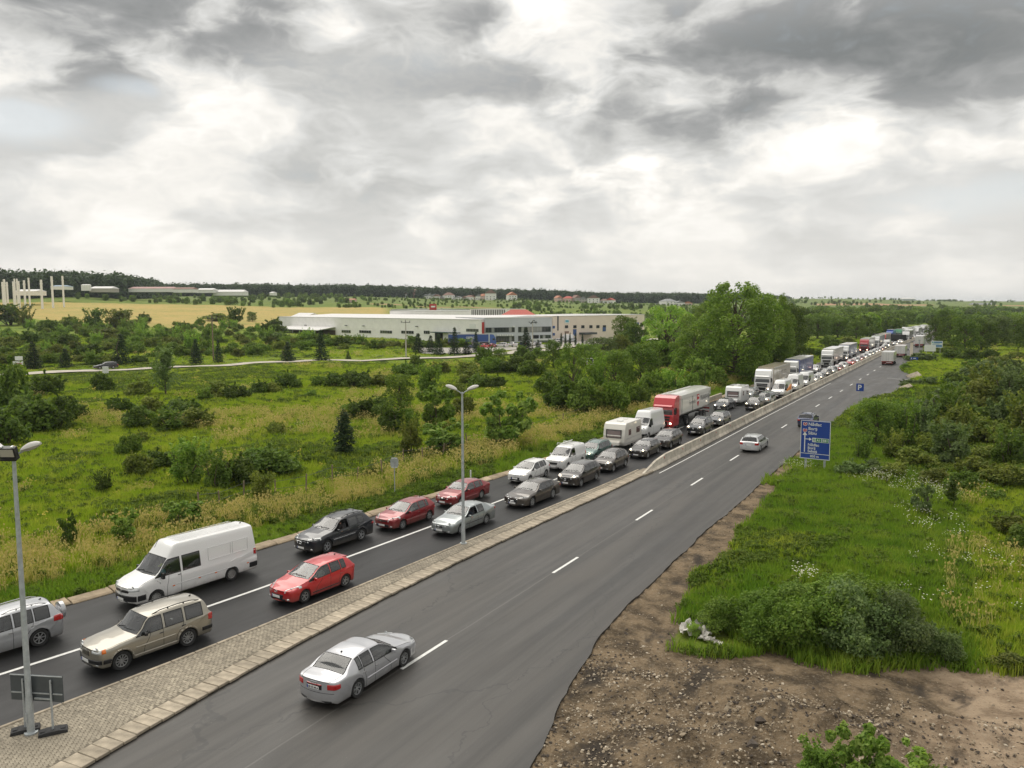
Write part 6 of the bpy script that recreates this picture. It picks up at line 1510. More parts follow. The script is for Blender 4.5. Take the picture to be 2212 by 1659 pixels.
def leaves(rs, centres, n, size, up=0.35, hollow=0.45, flat=1.0, aspect=0.55, droop=0.0):
 c = np.array(centres, dtype=float); wgt = (c[:, 3] * c[:, 4] * c[:, 5]) ** (2 / 3); wgt /= wgt.sum()
 k = rs.choice(len(c), n, p=wgt)
 d = rs.normal(size=(n, 3)); d /= np.linalg.norm(d, axis=1)[:, None]
 low = d[:, 2] < -0.25; d[low, 2] *= rs.choice([1, -1], low.sum(), p=[.4, .6])
 r = hollow + (1 - hollow) * np.sqrt(rs.random(n)); r *= 1 + 0.16 * rs.normal(size=n) * (rs.random(n) < .35)
 p = c[k, :3] + d * r[:, None] * c[k, 3:6]
 nrm = d * 0.7 + rs.normal(size=(n, 3)) * 0.55; nrm[:, 2] += up; nrm /= np.linalg.norm(nrm, axis=1)[:, None]
 t = np.cross(nrm, rs.normal(size=(n, 3))); t /= np.linalg.norm(t, axis=1)[:, None]
 t[:, 2] -= droop; b = np.cross(nrm, t); s = size * (0.6 + 0.8 * rs.random(n))[:, None]
 V = np.stack([p - t * s, p + b * s * aspect, p + t * s, p - b * s * aspect], 1)
 return V.reshape(-1, 3)
def quads(V): return np.arange(len(V)).reshape(-1, 4)
def lobes(rs, n, R, H, base=0.15, spread=0.62, rmin=0.28, rmax=0.5, flat=0.8):
 L = []
 for i in range(n):
  a = 2 * PI * (i * 0.618 + rs.random() * .2); q = math.sqrt((i + .5) / n)
  z = H * (base + (1 - base) * (0.18 + 0.72 * rs.random() * (1.05 - 0.55 * q)))
  r = R * (rmin + (rmax - rmin) * rs.random())
  L.append((R * spread * q * math.cos(a), R * spread * q * math.sin(a), min(z, H - r * flat * .8), r, r, r * flat))
 return L
def protos(kind, seed):
 rs = np.random.RandomState(seed); wood = MB()
 def branch(a, b, r0, r1, n=5):
  a, b = Vector(a), Vector(b); m = a.lerp(b, .5) + Vector(rs.normal(size=3) * (b - a).length * .06)
  wood.tube([a, m, b], [r0, (r0 + r1) / 2, r1], n, caps=False)
 if kind == 'bush':                     # 1 m wide, .75 high
  lb = lobes(rs, 11, .5, .74, .05, .62, .26, .46, .85)
  V = leaves(rs, lb, 3300, .034);
  for k in range(14):                # stray sprays break the outline
   l = lb[rs.randint(len(lb))]; d = rs.normal(size=3); d[2] = abs(d[2]) + .4; d /= np.linalg.norm(d)
   c0 = np.array(l[:3]) + d * l[3] * 1.0; V = np.vstack([V, leaves(rs, [(*(c0 + d * .03 * q), .03, .03, .035) for q in range(4)], 40, .03)])
  for k in range(5): a = rs.random() * 6.28; branch((.04 * math.cos(a), .04 * math.sin(a), 0), (.25 * math.cos(a), .25 * math.sin(a), .42), .016, .006, 4)
 elif kind == 'bramble':                # close-leaved bush for the foreground
  lb = lobes(rs, 15, .5, .74, .05, .64, .2, .4, .85); V = leaves(rs, lb, 11000, .0165, up=.4, hollow=.5)
  for k in range(40):
   l = lb[rs.randint(len(lb))]; d = rs.normal(size=3); d[2] = abs(d[2]) + .5; d /= np.linalg.norm(d); c0 = np.array(l[:3]) + d * l[3]
   V = np.vstack([V, leaves(rs, [(*(c0 + d * .025 * q), .02, .02, .025) for q in range(4)], 44, .015)])
  for k in range(5): a = rs.random() * 6.28; branch((.04 * math.cos(a), .04 * math.sin(a), 0), (.25 * math.cos(a), .25 * math.sin(a), .42), .012, .004, 4)
 elif kind == 'shrub':                  # 1 m wide, 1.15 high, upright and loose
  lb = lobes(rs, 12, .46, 1.1, .05, .55, .2, .38, 1.1); V = leaves(rs, lb, 3000, .036, up=.2)
  for k in range(26):
   a = rs.random() * 6.28; q = rs.random() * .36; base = np.array([q * math.cos(a), q * math.sin(a), .35 + .5 * rs.random()]); dr = np.array([math.cos(a) * .35, math.sin(a) * .35, 1.0]); dr /= np.linalg.norm(dr)
   V = np.vstack([V, leaves(rs, [(*(base + dr * .05 * j), .035, .035, .05) for j in range(8)], 46, .032, up=.1)])
  for k in range(6): a = rs.random() * 6.28; branch((.03 * math.cos(a), .03 * math.sin(a), 0), (.26 * math.cos(a), .26 * math.sin(a), .75), .016, .006, 4)
 elif kind == 'leafy':                  # big-leaved bush, 1 m wide, .95 high
  lb = lobes(rs, 13, .48, .95, .02, .62, .18, .34, .9); V = leaves(rs, lb, 3200, .038, up=.5, aspect=.75, droop=.25)
  for k in range(20):
   a = rs.random() * 6.28; q = .2 + rs.random() * .28; V = np.vstack([V, leaves(rs, [(q * math.cos(a), q * math.sin(a), .5 + .5 * (1 - q * 1.6) * rs.random() + .12, (.06), .06, .07)], 50, .036, up=.4, aspect=.75)])
  for k in range(5): a = rs.random() * 6.28; branch((0, 0, 0), (.25 * math.cos(a), .25 * math.sin(a), .6), .02, .007, 4)
 elif kind == 'sapling':                # 1 m tall, thin
  V = leaves(rs, [(rs.normal() * .07, rs.normal() * .07, .35 + .6 * k / 9, .13 - .008 * k, .13 - .008 * k, .10) for k in range(10)], 900, .035, aspect=.7); branch((0, 0, 0), (0, 0, .9), .014, .005, 4)
 elif kind == 'column':                 # juniper, 1 m tall, .42 wide
  V = leaves(rs, [(.10 * math.cos(k * 2.4) * (1 - k / 22), .10 * math.sin(k * 2.4) * (1 - k / 22), .1 + .82 * k / 15, .12 * (1.05 - abs(k - 6) / 16), .12 * (1.05 - abs(k - 6) / 16), .12) for k in range(16)], 3400, .024, up=.9, aspect=.4); branch((0, 0, 0), (0, 0, .6), .02, .008, 5)
 elif kind == 'spruce':                 # 1 m tall, .55 wide
  cs = []
  for k in range(15):
   z = .10 + .86 * k / 15; R = .29 * (1 - k / 15.5) + .012; nb = max(3, int(10 * (1 - k / 17)))
   for j in range(nb):
    a = 2 * PI * (j + .5 * (k % 2)) / nb + rs.normal() * .12
    for q in (.35, .62, .88): cs.append((R * q * math.cos(a), R * q * math.sin(a), z - R * q * .22 + rs.normal() * .006, .045 * (1.2 - .5 * q), .045 * (1.2 - .5 * q), .022))
  V = leaves(rs, cs, 4200, .020, up=.5, aspect=.35, droop=.3); branch((0, 0, 0), (0, 0, .97), .018, .003, 6)
 elif kind == 'feather':                # young pine, 1 m tall, .9 wide, sprays point up
  V = np.zeros((0, 3))
  for k in range(64):
   a = k * 2.4; f = rs.random() ** .8; z0 = .08 + .72 * f; R = .42 * (1 - .75 * f) * (.7 + .4 * rs.random())
   pts = [(R * q * math.cos(a), R * q * math.sin(a), z0 + .20 * q * q + .02, .040, .040, .05) for q in (.2, .4, .6, .8, 1.0)]
   V = np.vstack([V, leaves(rs, pts, 74, .026, up=.5, aspect=.35)])
  V = np.vstack([V, leaves(rs, [(0, 0, z, .05, .05, .08) for z in (.6, .75, .88, .95)], 240, .024, up=.6, aspect=.35)]); branch((0, 0, 0), (0, 0, .9), .02, .005, 6)
 elif kind == 'tree':                   # 1 m tall, .85 wide broad crown
  lb = [(0, 0, .74, .2, .2, .2)]
  for k in range(19):
   a = k * 2.4; f = (k + .5) / 19; q = .27 * math.sqrt(1 - (f * 1.25 - .5) ** 2 * .9) * (.75 + .5 * rs.random()); z = .13 + .74 * f; r = .10 + .08 * rs.random()
   lb.append((q * math.cos(a), q * math.sin(a), z, r, r, r * .8)); branch((0, 0, min(z * .7, .55)), (q * .8 * math.cos(a), q * .8 * math.sin(a), z), .011, .004, 4)
  V = leaves(rs, lb, 6200, .0185); branch((0, 0, 0), (rs.normal() * .015, rs.normal() * .015, .75), .026, .008, 7)
  for k in range(24):
   l = lb[rs.randint(len(lb))]; d = rs.normal(size=3); d[2] += .5; d /= np.linalg.norm(d); V = np.vstack([V, leaves(rs, [(*(np.array(l[:3]) + d * l[3] * (1 + .14 * q)), .018, .018, .02) for q in range(3)], 30, .017)])
 elif kind == 'willow':                 # airy, light crown with gaps
  lb = []
  for k in range(24):
   a = k * 2.4; f = (k + .5) / 24; q = .34 * math.sqrt(max(.05, 1 - (f * 1.3 - .5) ** 2)) * (.55 + .6 * rs.random()); z = .16 + .76 * f; r = .065 + .06 * rs.random()
   lb.append((q * math.cos(a), q * math.sin(a), z, r, r, r)); branch((0, 0, min(z * .6, .5)), (q * .85 * math.cos(a), q * .85 * math.sin(a), z), .010, .003, 4)
  V = leaves(rs, lb, 5200, .020, hollow=.25, aspect=.4); branch((0, 0, 0), (0, 0, .8), .024, .006, 7)
 elif kind == 'poplar':                 # the big roadside tree, 1 m tall, .8 wide, ragged
  lb = []
  for k in range(46):
   a = k * 2.4 + rs.normal() * .2; f = (k + .5) / 46; q = .30 * math.sqrt(max(.03, 1 - (f * 1.45 - .55) ** 2)) * (.6 + .6 * rs.random()); z = .12 + .80 * f; r = (.075 + .055 * rs.random()) * (1.12 - .4 * f)
   lb.append((q * math.cos(a), q * math.sin(a), z, r, r, r * 1.05)); branch((0, 0, min(z * .72, .7)), (q * .9 * math.cos(a), q * .9 * math.sin(a), z), .008, .0025, 4)
  for k in range(9): a = rs.random() * 6.28; q = .05 + .16 * rs.random(); lb.append((q * math.cos(a), q * math.sin(a), .90 + .09 * rs.random() - q * .2, .028, .028, .05))
  V = leaves(rs, lb, 20000, .0115, hollow=.3); branch((0, 0, 0), (.01, .01, .86), .022, .005, 8)
 elif kind == 'farwood':                # full rounded crown down to the ground
  V = leaves(rs, [(0, 0, .62, .40, .40, .36)] + lobes(rs, 7, .46, .95, .12, .6, .26, .42, .9) + [(0, 0, .25, .42, .42, .25)], 620, .085); branch((0, 0, 0), (0, 0, .5), .03, .015, 4)
 elif kind == 'far':                    # cheap crown for the distance
  V = leaves(rs, lobes(rs, 8, .42, .95, .12, .55, .24, .4, .9), 520, .075); branch((0, 0, 0), (0, 0, .5), .03, .015, 4)
 return V, wood
PM = {}
def plant_mesh(kind, seed, mat):
 key = (kind, seed)
 if key not in PM: PM[key] = protos(kind, seed)
 k2 = (kind, seed, mat)
 if k2 not in PM:
  V, wood = PM[key]
  PM[k2] = (mesh_np('foliage', V, quads(V), [LF[mat]]), wood.mesh('stem', BARK, smooth=True))
 return PM[k2]
PL = []       # every plant: (object, kind word, place, size) for telling labels apart
rngp = random.Random(11)
UNIT = {'bush': (1.0, .78), 'bramble': (1.0, .78), 'shrub': (.95, 1.15), 'leafy': (1.0, .98), 'sapling': (.36, 1.0), 'column': (.42, 1.0), 'spruce': (.58, 1.0), 'feather': (.9, 1.0), 'tree': (.85, 1.0), 'willow': (.85, 1.0), 'poplar': (.78, 1.0), 'far': (.85, .95)}
def plant(kind, mat, x, y, w, h, name, cat, label=None, group=None, seed=None, z=None, wood=True, sink=0.05):
 seed = seed if seed is not None else rngp.choice([1, 2, 3])
 fm, sm_ = plant_mesh(kind, seed, mat)
 uw, uh = UNIT[kind]; sx = w / uw; sz = h / uh
 zz = float(land(x, y)) if z is None else z
 rz = rngp.random() * 6.28
 tree = cat == 'tree'
 if tree:
  r = empty(name, (x, y, zz - sink * h * .3), rz); r.scale = (sx, sx, sz)
  obj('crown', fm, r); obj('trunk', sm_, r)
 else:
  r = obj(name, fm, None, (x, y, zz - sink * h), (0, 0, rz)); r.scale = (sx, sx, sz)
  if wood: obj('stem', sm_, r)
 tag(r, label, cat, group); PL.append((r, kind, mat, x, y, w, h))
 return r
def px_plant(px, py, wpx, hpx, kind, mat, name, cat, label=None, group=None, seed=None, grow=1.12):
 p = site(px, py); a, D = to_cam(p.x, p.y); D = float(D)
 w, h = wpx * D / FOC * grow, hpx * D / FOC * grow
 return plant(kind, mat, p.x, p.y, w, h, name, cat, label, group, seed)
# meadow plants, right verge and roadside trees, in the order far to near; sizes in view units at their own distance
B, T_, S_ = 'bush', 'tree', 'shrub'
MEADOW = [
 # px, base y, width, height, kind, tint
 (95, 856, 74, 52, 'bush', 'dark'), (222, 846, 54, 46, 'bush', 'dark'), (300, 856, 66, 36, 'bush', 'olive'), (170, 903, 46, 36, 'bush', 'dark'), (258, 890, 60, 36, 'bush', 'dark'),
 (330, 893, 60, 34, 'bush', 'olive'), (395, 905, 90, 48, 'bush', 'dark'), (300, 925, 70, 46, 'bush', 'dark'), (430, 925, 80, 42, 'bush', 'olive'), (360, 935, 80, 46, 'shrub', 'mid'), (25, 905, 100, 110, 'bush', 'dark'), (60, 935, 130, 90, 'bush', 'dark'), (125, 925, 110, 76, 'bush', 'dark'), (10, 965, 110, 90, 'bush', 'dark'),
 (470, 862, 66, 36, 'bush', 'olive'), (510, 862, 60, 34, 'bush', 'dark'), (560, 852, 50, 30, 'bush', 'dark'), (440, 868, 40, 30, 'shrub', 'mid'), (625, 840, 54, 38, 'bush', 'dark'), (590, 850, 40, 28, 'bush', 'olive'),
 (735, 838, 66, 36, 'bush', 'dark'), (775, 838, 72, 40, 'bush', 'dark'), (818, 836, 60, 30, 'bush', 'olive'), (690, 835, 40, 26, 'bush', 'mid'), (728, 838, 34, 20, 'bush', 'mid'),
 (280, 985, 56, 52, 'bush', 'mid'), (300, 960, 50, 30, 'bush', 'olive'), (345, 1015, 90, 46, 'bush', 'dark'), (300, 1030, 70, 60, 'bush', 'olive'), (410, 1050, 90, 92, 'shrub', 'bright'), (470, 1060, 80, 80, 'shrub', 'dark'), (520, 1052, 86, 70, 'bush', 'dark'), (590, 1025, 120, 62, 'bush', 'dark'), (560, 1000, 80, 40, 'bush', 'mid'), (225, 1065, 40, 44, 'shrub', 'dark'), (440, 1012, 60, 40, 'bush', 'olive'),
 (565, 1085, 56, 58, 'shrub', 'olive'), (598, 940, 44, 32, 'bush', 'olive'), (672, 858, 30, 18, 'bush', 'mid'),
 (775, 905, 66, 46, 'bush', 'dark'), (815, 905, 60, 44, 'bush', 'dark'), (745, 895, 40, 26, 'bush', 'mid'),
 (862, 892, 62, 84, 'tree', 'mid'), (925, 858, 56, 62, 'shrub', 'mid'), (842, 938, 72, 70, 'shrub', 'dark'), (878, 936, 62, 60, 'bush', 'mid'), (945, 928, 86, 82, 'leafy', 'mid'), (1000, 900, 60, 46, 'bush', 'olive'), (885, 985, 56, 76, 'shrub', 'olive'),
 (800, 1036, 32, 28, 'bush', 'olive'), (985, 860, 50, 34, 'bush', 'olive'), (900, 800, 40, 30, 'bush', 'mid'), (950, 806, 46, 26, 'bush', 'olive'), (880, 812, 60, 30, 'bush', 'mid'),
 (150, 1178, 40, 62, 'leafy', 'dark'), (270, 1172, 66, 66, 'leafy', 'bright'), (385, 1138, 66, 50, 'leafy', 'bright'), (425, 1130, 40, 40, 'sapling', 'bright'), (1036, 840, 60, 34, 'bush', 'mid'), (1075, 838, 44, 26, 'bush', 'dark'), (1015, 812, 60, 34, 'bush', 'olive'), (1060, 808, 60, 40, 'bush', 'mid'), (1110, 806, 60, 34, 'bush', 'dark'), (1079, 801, 30, 48, 'tree', 'mid'), (1050, 792, 46, 46, 'bush', 'dark'), (1140, 800, 56, 36, 'bush', 'dark'), (1128, 775, 34, 26, 'bush', 'dark'), (1160, 774, 36, 20, 'bush', 'mid'), (1145, 815, 60, 40, 'bush', 'mid'), (1010, 830, 50, 30, 'bush', 'olive'),
 (1195, 800, 46, 62, 'tree', 'dark'), (1180, 852, 60, 50, 'bush', 'mid'), (1215, 845, 56, 40, 'bush', 'olive'),
 # thicket left of the red lorry
 (1238, 870, 84, 118, 'willow', 'mid'), (1270, 790, 60, 46, 'tree', 'mid'), (1300, 782, 70, 52, 'tree', 'grey'), (1340, 775, 60, 46, 'bush', 'olive'), (1370, 752, 66, 50, 'bush', 'dark'), (1352, 742, 54, 56, 'tree', 'mid'), (1205, 890, 84, 70, 'leafy', 'dark'), (1262, 895, 80, 70, 'bush', 'mid'), (1325, 850, 86, 92, 'tree', 'mid'), (1382, 840, 84, 96, 'tree', 'dark'), (1330, 893, 76, 74, 'bush', 'mid'), (1410, 862, 70, 64, 'bush', 'mid'), (1290, 858, 60, 80, 'shrub', 'mid'), (1370, 882, 60, 56, 'bush', 'mid'), (1290, 890, 60, 50, 'bush', 'olive'),
 (1440, 800, 120, 130, 'willow', 'bright'), (1450, 855, 60, 50, 'shrub', 'bright'), (1510, 845, 60, 64, 'leafy', 'bright'), (1420, 800, 80, 60, 'bush', 'mid'), (1490, 850, 50, 40, 'bush', 'mid'), (1548, 838, 54, 40, 'bush', 'mid'),
 (1660, 800, 60, 50, 'bush', 'dark'), (1625, 822, 60, 40, 'bush', 'mid'), (1700, 770, 56, 60, 'bush', 'dark'), (1720, 750, 50, 50, 'bush', 'dark'), (1590, 820, 44, 30, 'bush', 'mid'),
]
BIG = [(1590, 822, 205, 216, 'poplar', 'mid', 'tallest ragged poplar towering over the queue behind the lorries', 1), (1530, 806, 130, 160, 'poplar', 'bright', 'leaning poplar on the left flank of the tallest poplar', 2), (1668, 798, 110, 165, 'poplar', 'mid', 'dense poplar on the right flank of the tallest poplar', 3), (1706, 776, 84, 126, 'tree', 'dark', 'dark broad tree behind the right-hand poplar', 2), (1500, 818, 120, 120, 'willow', 'mid', 'airy tree with bare forked trunk left of the poplars', 1), (1455, 790, 90, 90, 'willow', 'grey', 'pale airy willow left of the forked tree', 2)]
MEADOW.sort(key=lambda r: r[1])
for r in BIG: px_plant(*r[:6], 'poplar_tree' if r[4] == 'poplar' else 'broadleaf_tree', 'tree', r[6], None, r[7], grow=1.0)
px_plant(358, 855, 92, 98, 'feather', 'grey', 'young_pine', 'tree', 'tall feathery young pine in the meadow below the country lane', grow=1.05)
px_plant(743, 985, 52, 92, 'column', 'spruce', 'juniper_tree', 'tree', 'lone columnar dark juniper standing in the open meadow', grow=1.1)
px_plant(1100, 965, 128, 116, 'leafy', 'bright', 'leafy_tree', 'tree', 'large-leaved bright walnut-like tree by the verge above the white hatchback', grow=1.08)
px_plant(958, 978, 116, 72, 'leafy', 'bright', 'bush', 'bush', 'broad bright green bush just left of the median lamp post', grow=1.05)
rs0 = np.random.RandomState(77)
NAMEK = {'bush': 'bush', 'bramble': 'bush', 'shrub': 'upright_shrub', 'leafy': 'leafy_bush', 'sapling': 'sapling', 'tree': 'broadleaf_tree', 'willow': 'broadleaf_tree'}
for r in MEADOW: r = (r[0], r[1], r[2], r[3] * (1.0 if r[4] in ('tree', 'willow') else 1.15), *r[4:]); px_plant(*r, NAMEK[r[4]], 'tree' if r[4] in ('tree', 'willow') else 'bush')
RIGHT = [(1890, 965, 96, 100, 'tree', 'mid'), (1945, 940, 80, 80, 'bush', 'dark'), (1985, 955, 100, 86, 'bush', 'dark'), (2040, 945, 110, 100, 'bush', 'dark'), (2100, 925, 120, 90, 'bush', 'dark'), (2170, 930, 120, 100, 'bush', 'dark'), (2060, 880, 90, 66, 'bush', 'dark'), (2130, 865, 100, 60, 'bush', 'dark'), (2200, 870, 110, 70, 'bush', 'dark'), (1930, 1000, 80, 56, 'bush', 'mid'), (1975, 1010, 100, 70, 'bush', 'mid'), (2050, 1010, 120, 76, 'bush', 'grey'), (2120, 1000, 110, 70, 'bush', 'olive'), (2200, 1000, 100, 76, 'bush', 'grey'),
 (1862, 1000, 50, 60, 'shrub', 'mid'), (1835, 1030, 70, 40, 'bush', 'grey'), (1880, 1028, 50, 36, 'bush', 'grey'), (1900, 1044, 44, 26, 'bush', 'olive'), (1990, 1115, 50, 70, 'leafy', 'dark'), (2057, 1096, 26, 60, 'sapling', 'dark'), (2080, 1060, 80, 50, 'bush', 'mid'), (2150, 1050, 90, 50, 'bush', 'olive'), (2150, 1090, 60, 40, 'bush', 'mid'), (2180, 1160, 90, 56, 'bush', 'olive'), (2205, 1200, 80, 66, 'bush', 'dark'), (2020, 1050, 70, 40, 'bush', 'olive'),
 (1560, 1365, 120, 84, 'bush', 'mid'), (1650, 1385, 170, 120, 'bush', 'mid'), (1740, 1402, 200, 160, 'bush', 'mid'), (1840, 1415, 200, 170, 'bush', 'dark'), (1930, 1420, 170, 150, 'bush', 'dark'), (2020, 1425, 120, 90, 'bush', 'dark'), (1700, 1330, 160, 80, 'bush', 'mid'), (1800, 1310, 160, 80, 'bush', 'mid'), (1900, 1330, 160, 90, 'bush', 'mid'), (1500, 1375, 50, 40, 'shrub', 'bright'),
 (1770, 1690, 110, 100, 'shrub', 'bright'), (1850, 1712, 130, 150, 'leafy', 'bright'), (1930, 1720, 130, 120, 'leafy', 'bright'), (2000, 1730, 90, 90, 'shrub', 'mid'), (2190, 1450, 90, 40, 'bush', 'olive'),
 (1780, 845 + 0, 1, 1, 'bush', 'dark')][:-1]
RIGHT += [(2120, 830, 80, 50, 'bush', 'dark'), (2060, 838, 60, 34, 'bush', 'mid'), (2180, 820, 70, 50, 'bush', 'dark'), (2000, 835, 50, 24, 'bush', 'grey'), (1960, 835, 40, 14, 'bush', 'grey'), (2095, 800, 40, 22, 'bush', 'mid'), (1985, 782, 60, 22, 'bush', 'dark'), (2030, 765, 70, 24, 'bush', 'olive'), (2160, 795, 70, 24, 'bush', 'olive'), (1955, 800, 24, 14, 'bush', 'mid'), (2195, 780, 50, 22, 'bush', 'olive'), (2085, 780, 40, 22, 'bush', 'dark')]
RIGHT += [(1905, 910, 80, 56, 'bush', 'dark'), (1965, 910, 110, 62, 'bush', 'dark'), (2035, 905, 120, 70, 'bush', 'dark'), (2110, 895, 130, 80, 'bush', 'dark'), (2185, 895, 120, 90, 'bush', 'dark'), (1950, 965, 100, 90, 'bush', 'dark'), (2060, 960, 110, 100, 'bush', 'dark'), (2140, 965, 120, 110, 'bush', 'dark'), (2215, 960, 110, 100, 'bush', 'dark'), (1925, 1035, 70, 44, 'bush', 'olive'), (2100, 1035, 90, 60, 'bush', 'olive'), (2190, 1055, 90, 60, 'bush', 'olive'), (2010, 985, 90, 70, 'bush', 'mid'), (2170, 1010, 90, 70, 'bush', 'mid'), (1858, 930, 50, 40, 'shrub', 'mid')]
RIGHT = [(*r[:5], 'mid' if (r[5] == 'dark' and (int(r[0]) % 3 == 0)) else 'grey' if (r[5] == 'dark' and int(r[0]) % 5 == 0) else r[5]) for r in RIGHT]
RIGHT.sort(key=lambda r: r[1])
for r in RIGHT:
 if 1290 < r[1] < 1440: r = (*r[:4], 'bramble', r[5])
 elif 840 < r[1] < 1020 and r[4] == 'bush': q_ = rs0.uniform(.62, 1.3); r = (r[0], r[1], r[2] * rs0.uniform(.7, 1.0), r[3] * q_, 'shrub' if q_ > 1.05 else 'bush', r[5] if rs0.rand() < .6 else 'olive')
 px_plant(*r, NAMEK[r[4]], 'tree' if r[4] in ('tree', 'willow') else 'bush')
# trees round the bend and along the far right
rs = np.random.RandomState(5)
for px, py, w, h, k, m in [(2050, 760, 50, 74, 'tree', 'dark'), (2085, 765, 60, 72, 'tree', 'dark'), (2120, 760, 66, 66, 'tree', 'dark'), (2020, 748, 40, 56, 'tree', 'dark'), (2150, 750, 66, 60, 'tree', 'grey'), (2190, 745, 70, 60, 'tree', 'mid'), (2036, 722, 46, 50, 'tree', 'dark'), (2075, 726, 46, 44, 'tree', 'dark'), (2215, 760, 60, 70, 'tree', 'dark'), (2140, 778, 40, 26, 'bush', 'dark'), (2060, 778, 46, 26, 'bush', 'dark'), (2100, 780, 50, 26, 'bush', 'dark'),
 (1850, 735, 44, 40, 'tree', 'mid'), (1810, 730, 60, 44, 'tree', 'dark'), (1765, 732, 60, 50, 'tree', 'dark'), (1730, 738, 50, 50, 'tree', 'dark'), (1880, 722, 60, 40, 'tree', 'dark'), (1920, 716, 60, 36, 'tree', 'dark'), (1950, 706, 50, 34, 'tree', 'mid'), (1780, 712, 60, 44, 'tree', 'mid'), (1840, 708, 60, 40, 'tree', 'dark'), (1890, 702, 60, 36, 'tree', 'mid'), (1740, 716, 60, 46, 'tree', 'dark'), (1796, 756, 40, 24, 'bush', 'dark'), (1770, 772, 28, 20, 'bush', 'dark'), (1830, 745, 40, 16, 'bush', 'olive'), (1750, 770, 30, 22, 'bush', 'mid'), (1725, 785, 40, 40, 'bush', 'dark'), (1790, 748, 46, 22, 'bush', 'mid')]:
 px_plant(px, py, w, h, k, m, 'broadleaf_tree' if k == 'tree' else 'bush', 'tree' if k == 'tree' else 'bush')
# spruces and small trees beside the lane and yard
SPR = [(73, 797, 44, 62, 'broad spruce right of the white board on the country lane'), (142, 793, 34, 44, 'small spruce left of the black estate on the lane'), (263, 787, 46, 70, 'tall spruce right behind the black estate on the lane'), (424, 785, 32, 56, 'spruce left of the wooden power pole'), (472, 782, 24, 52, 'spruce touching the wooden power pole'), (622, 780, 40, 44, 'spruce at the bend between lane and white hall'), (694, 779, 36, 70, 'tall dark spruce in front of the white hall canopy'), (752, 775, 14, 18, 'smallest spruce left of the concrete pole'),
  (903, 764, 34, 46, 'spruce right of the concrete pole by the yard'), (930, 763, 28, 40, 'slim pale spruce in front of the hall wall'), (947, 767, 30, 48, 'spruce left of the dark loading door'), (982, 767, 30, 62, 'spruce right of the dark loading door'), (1008, 766, 26, 30, 'low spruce below the blue curtain truck'), (1028, 763, 22, 48, 'spruce hiding the left of the blue truck'), (1136, 762, 38, 56, 'broad spruce before the grey office block'), (1162, 757, 18, 24, 'little spruce right of the broad office spruce')]
for px, py, w, h, lb in SPR: px_plant(px, py, w, h, 'spruce', 'spruce', 'spruce_tree', 'tree', lb, 'spruces along the country lane and yard', grow=1.05)
for i, px in enumerate((1212, 1221, 1231, 1243, 1258)):
 px_plant(px, 748, 6, 26, 'column', 'spruce', 'cypress_tree', 'tree', '%s thin dark cypress from the left by the beige hall' % ordinal(i), 'thin cypresses in the yard')
# scrub on the slope behind the lane
slope = [(20, 700, 90, 46, 'tree'), (55, 705, 40, 40, 'tree'), (100, 712, 40, 30, 'bush'), (150, 700, 40, 24, 'bush'), (205, 708, 44, 44, 'tree'), (255, 712, 56, 46, 'tree'), (225, 735, 60, 30, 'bush'), (145, 745, 50, 34, 'bush'), (60, 740, 60, 36, 'bush'), (265, 690, 24, 24, 'tree'), (312, 697, 30, 26, 'bush'), (283, 702, 40, 20, 'bush'), (508, 698, 42, 38, 'tree'), (545, 694, 22, 22, 'tree'), (470, 692, 60, 18, 'bush'), (590, 725, 54, 40, 'bush'), (400, 712, 30, 22, 'bush'), (600, 745, 70, 30, 'bush'), (20, 755, 60, 40, 'bush'), (110, 772, 50, 34, 'bush'), (185, 768, 60, 36, 'bush')]
for px, py, w, h, k in slope: px_plant(px, py, w * 1.1, h, 'shrub' if k == 'tree' and py > 694 else k, 'dark' if rs.rand() < .6 else 'olive', 'broadleaf_tree' if k == 'tree' else 'bush', k if k == 'tree' else 'bush', grow=1.05)
YD = []
n = 0
while n < 96:
 px = rs.uniform(-30, 1190); D = rs.uniform(0, 1)
 ylo = np.interp(px, [0, 300, 600, 900, 1190], [812, 795, 778, 768, 757]) - 10; yhi = np.interp(px, [0, 330, 600, 650, 1190], [702, 702, 708, 742, 752])
 py = ylo - (ylo - yhi) * D
 if yhi > ylo - 4: continue
 p = site(px, py)
 if polydist(p.x, p.y, LANE, False) < 8 or bool(inpoly(np.array(p.x), np.array(p.y), YARD)): continue
 k = rs.choice(['bush', 'bush', 'bush', 'shrub']); w = rs.uniform(3.2, 7.5); h = w * rs.uniform(.42, .72)
 plant(k, rs.choice(['dark', 'olive', 'olive', 'mid', 'mid']), p.x, p.y, w, h, NAMEK[k], 'bush', None, None, wood=False, seed=int(rs.randint(1, 4))); n += 1
